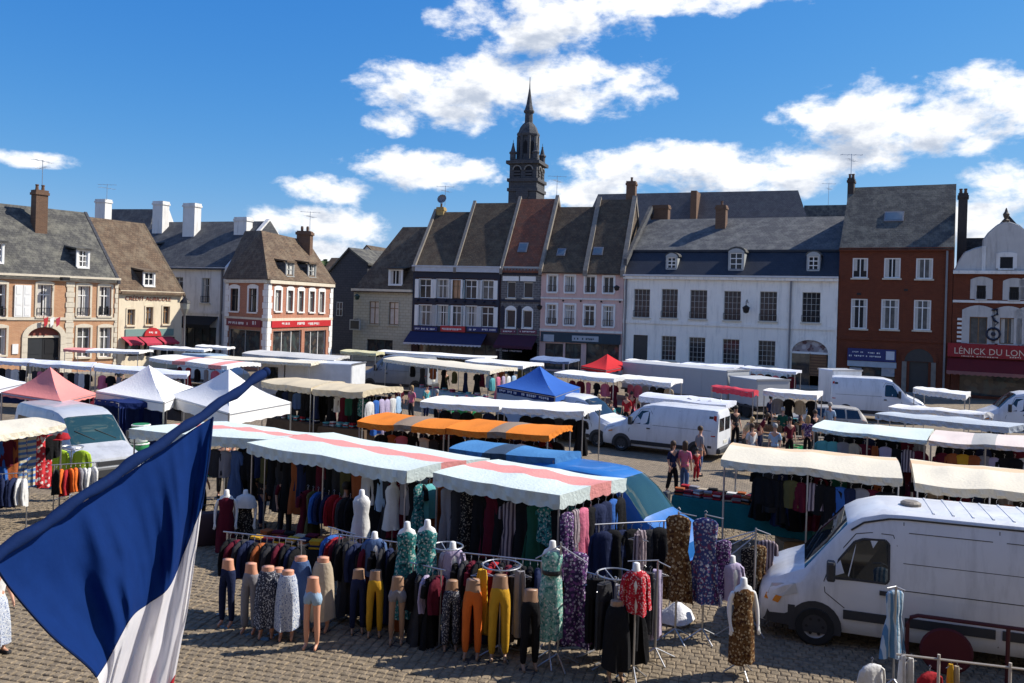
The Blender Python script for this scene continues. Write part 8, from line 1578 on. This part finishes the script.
# cloth control net: rows follow the hoist (tip -> lower end), columns hang away from the pole; (pixel x, pixel y, distance)
NET = [[(214, 417, 2.95), (211, 450, 2.90), (207, 480, 2.86), (203, 507, 2.82), (198, 545, 2.78), (190, 603, 2.72), (182, 645, 2.70), (172, 700, 2.68), (160, 780, 2.66)],
       [(196, 428, 2.88), (195, 468.7, 2.96), (192, 511.3, 2.96), (186, 550, 2.92), (179.6, 588, 2.86), (170.2, 640, 2.80), (162.8, 676, 2.78), (151.4, 729, 2.76), (142, 800, 2.72)],
       [(172, 444, 2.78), (175.3, 490, 2.70), (175.7, 540, 2.66), (170, 587, 2.64), (160.4, 624, 2.62), (148.8, 669, 2.60), (139.2, 706, 2.60), (127.6, 753, 2.60), (118, 815, 2.6)],
       [(140, 466, 2.66), (149, 517, 2.74), (153, 564, 2.76), (150, 603, 2.74), (139.2, 642.8, 2.70), (127.4, 684.6, 2.68), (117.6, 721.4, 2.66), (105.8, 768.2, 2.64), (96, 830, 2.64)],
       [(100, 492, 2.50), (115.3, 537.7, 2.46), (126.7, 575.3, 2.46), (132, 618, 2.46), (121.6, 660.4, 2.46), (111.2, 697.8, 2.46), (100.8, 735.2, 2.46), (90.4, 782.6, 2.46), (80, 840, 2.46)],
       [(60, 518, 2.34), (75.3, 574, 2.42), (92.7, 618, 2.44), (110, 658, 2.42), (106, 690.6, 2.42), (98, 724.2, 2.42), (90, 757.8, 2.42), (82, 796.4, 2.42), (74, 850, 2.42)],
       [(-6, 562, 2.08), (12.7, 590, 2.16), (51.3, 634, 2.26), (98, 677, 2.36), (95.6, 712, 2.38), (89.2, 742, 2.38), (82.8, 772, 2.38), (76.4, 806, 2.38), (70, 856, 2.38)]]
# lower hem of the blue band (pixels measured along its edge)
for row_ in NET:                       # keep the folds shallow: pull distances towards the straight run of each line
    for k in range(1, 8): d_ = row_[0][2] + (row_[8][2] - row_[0][2]) * k / 8; row_[k] = (row_[k][0], row_[k][1], d_ + .38 * (row_[k][2] - d_))
Pn = [[at(*c) for c in row_] for row_ in NET]
def cat(p0, p1, p2, p3, f): return .5 * ((2 * p1) + (p2 - p0) * f + (2 * p0 - 5 * p1 + 4 * p2 - p3) * f * f + (3 * p1 - p0 - 3 * p2 + p3) * f ** 3)
def samp(L, f):
    i = min(int(f), len(L) - 2); g_ = lambda k: L[max(0, min(len(L) - 1, k))]; return cat(g_(i - 1), g_(i), g_(i + 1), g_(i + 2), f - i)
NUu, NVv = 73, 81; rowsP = []
for a in range(NUu):
    line = [samp([Pn[i][j] for i in range(len(Pn))], a / (NUu - 1) * (len(Pn) - 1)) for j in range(len(Pn[0]))]; rowsP.append([samp(line, b_ / (NVv - 1) * (len(line) - 1)) for b_ in range(NVv)])
for a in range(NUu):
    for b_ in range(NVv):
        f = a / (NUu - 1); g_ = b_ / (NVv - 1); w_ = (.005 * math.sin(f * 22 + g_ * 3) + .0045 * math.sin(f * 41 - g_ * 9 + 2 * math.sin(f * 9)) + .0016 * math.sin(f * 90 + g_ * 21)) * min(1, g_ * 4 + .15); c_ = Vector((0, 0, HC)); rowsP[a][b_] = c_ + (rowsP[a][b_] - c_) * (1 + w_)
bfrac = 3.0 / 8; k1 = int(bfrac * (NVv - 1)); k2 = int(6.6 / 8 * (NVv - 1))
for nm, m_, lo_, hi_ in (('blue_band', FB, 0, k1), ('white_band', FW, k1, k2), ('red_band', FRD, k2, NVv - 1)):
    pass
ft = thing('flag', 'large tricolour flag hanging from the slanting pole, its blue band nearest the pole', 'flag', tip)
for nm, m_, lo_, hi_ in (('blue_band', FB, 0, k1), ('white_band', FW, k1, k2), ('red_band', FRD, k2, NVv - 1)):
    MB().grid([[p - tip for p in row_[lo_:hi_ + 1]] for row_ in rowsP]).build(nm, m_, ft, 180)
for kk_ in (k1, k2): MB().path([row_[kk_] - tip for row_ in rowsP], .0016, 4).build('seam', FN if kk_ == k1 else FRD, ft)
for line in (rowsP[-1][:k1 + 1], rowsP[0][:k1 + 1]): MB().path([p - tip for p in line], .0035, 5).build('hem', FN, ft)
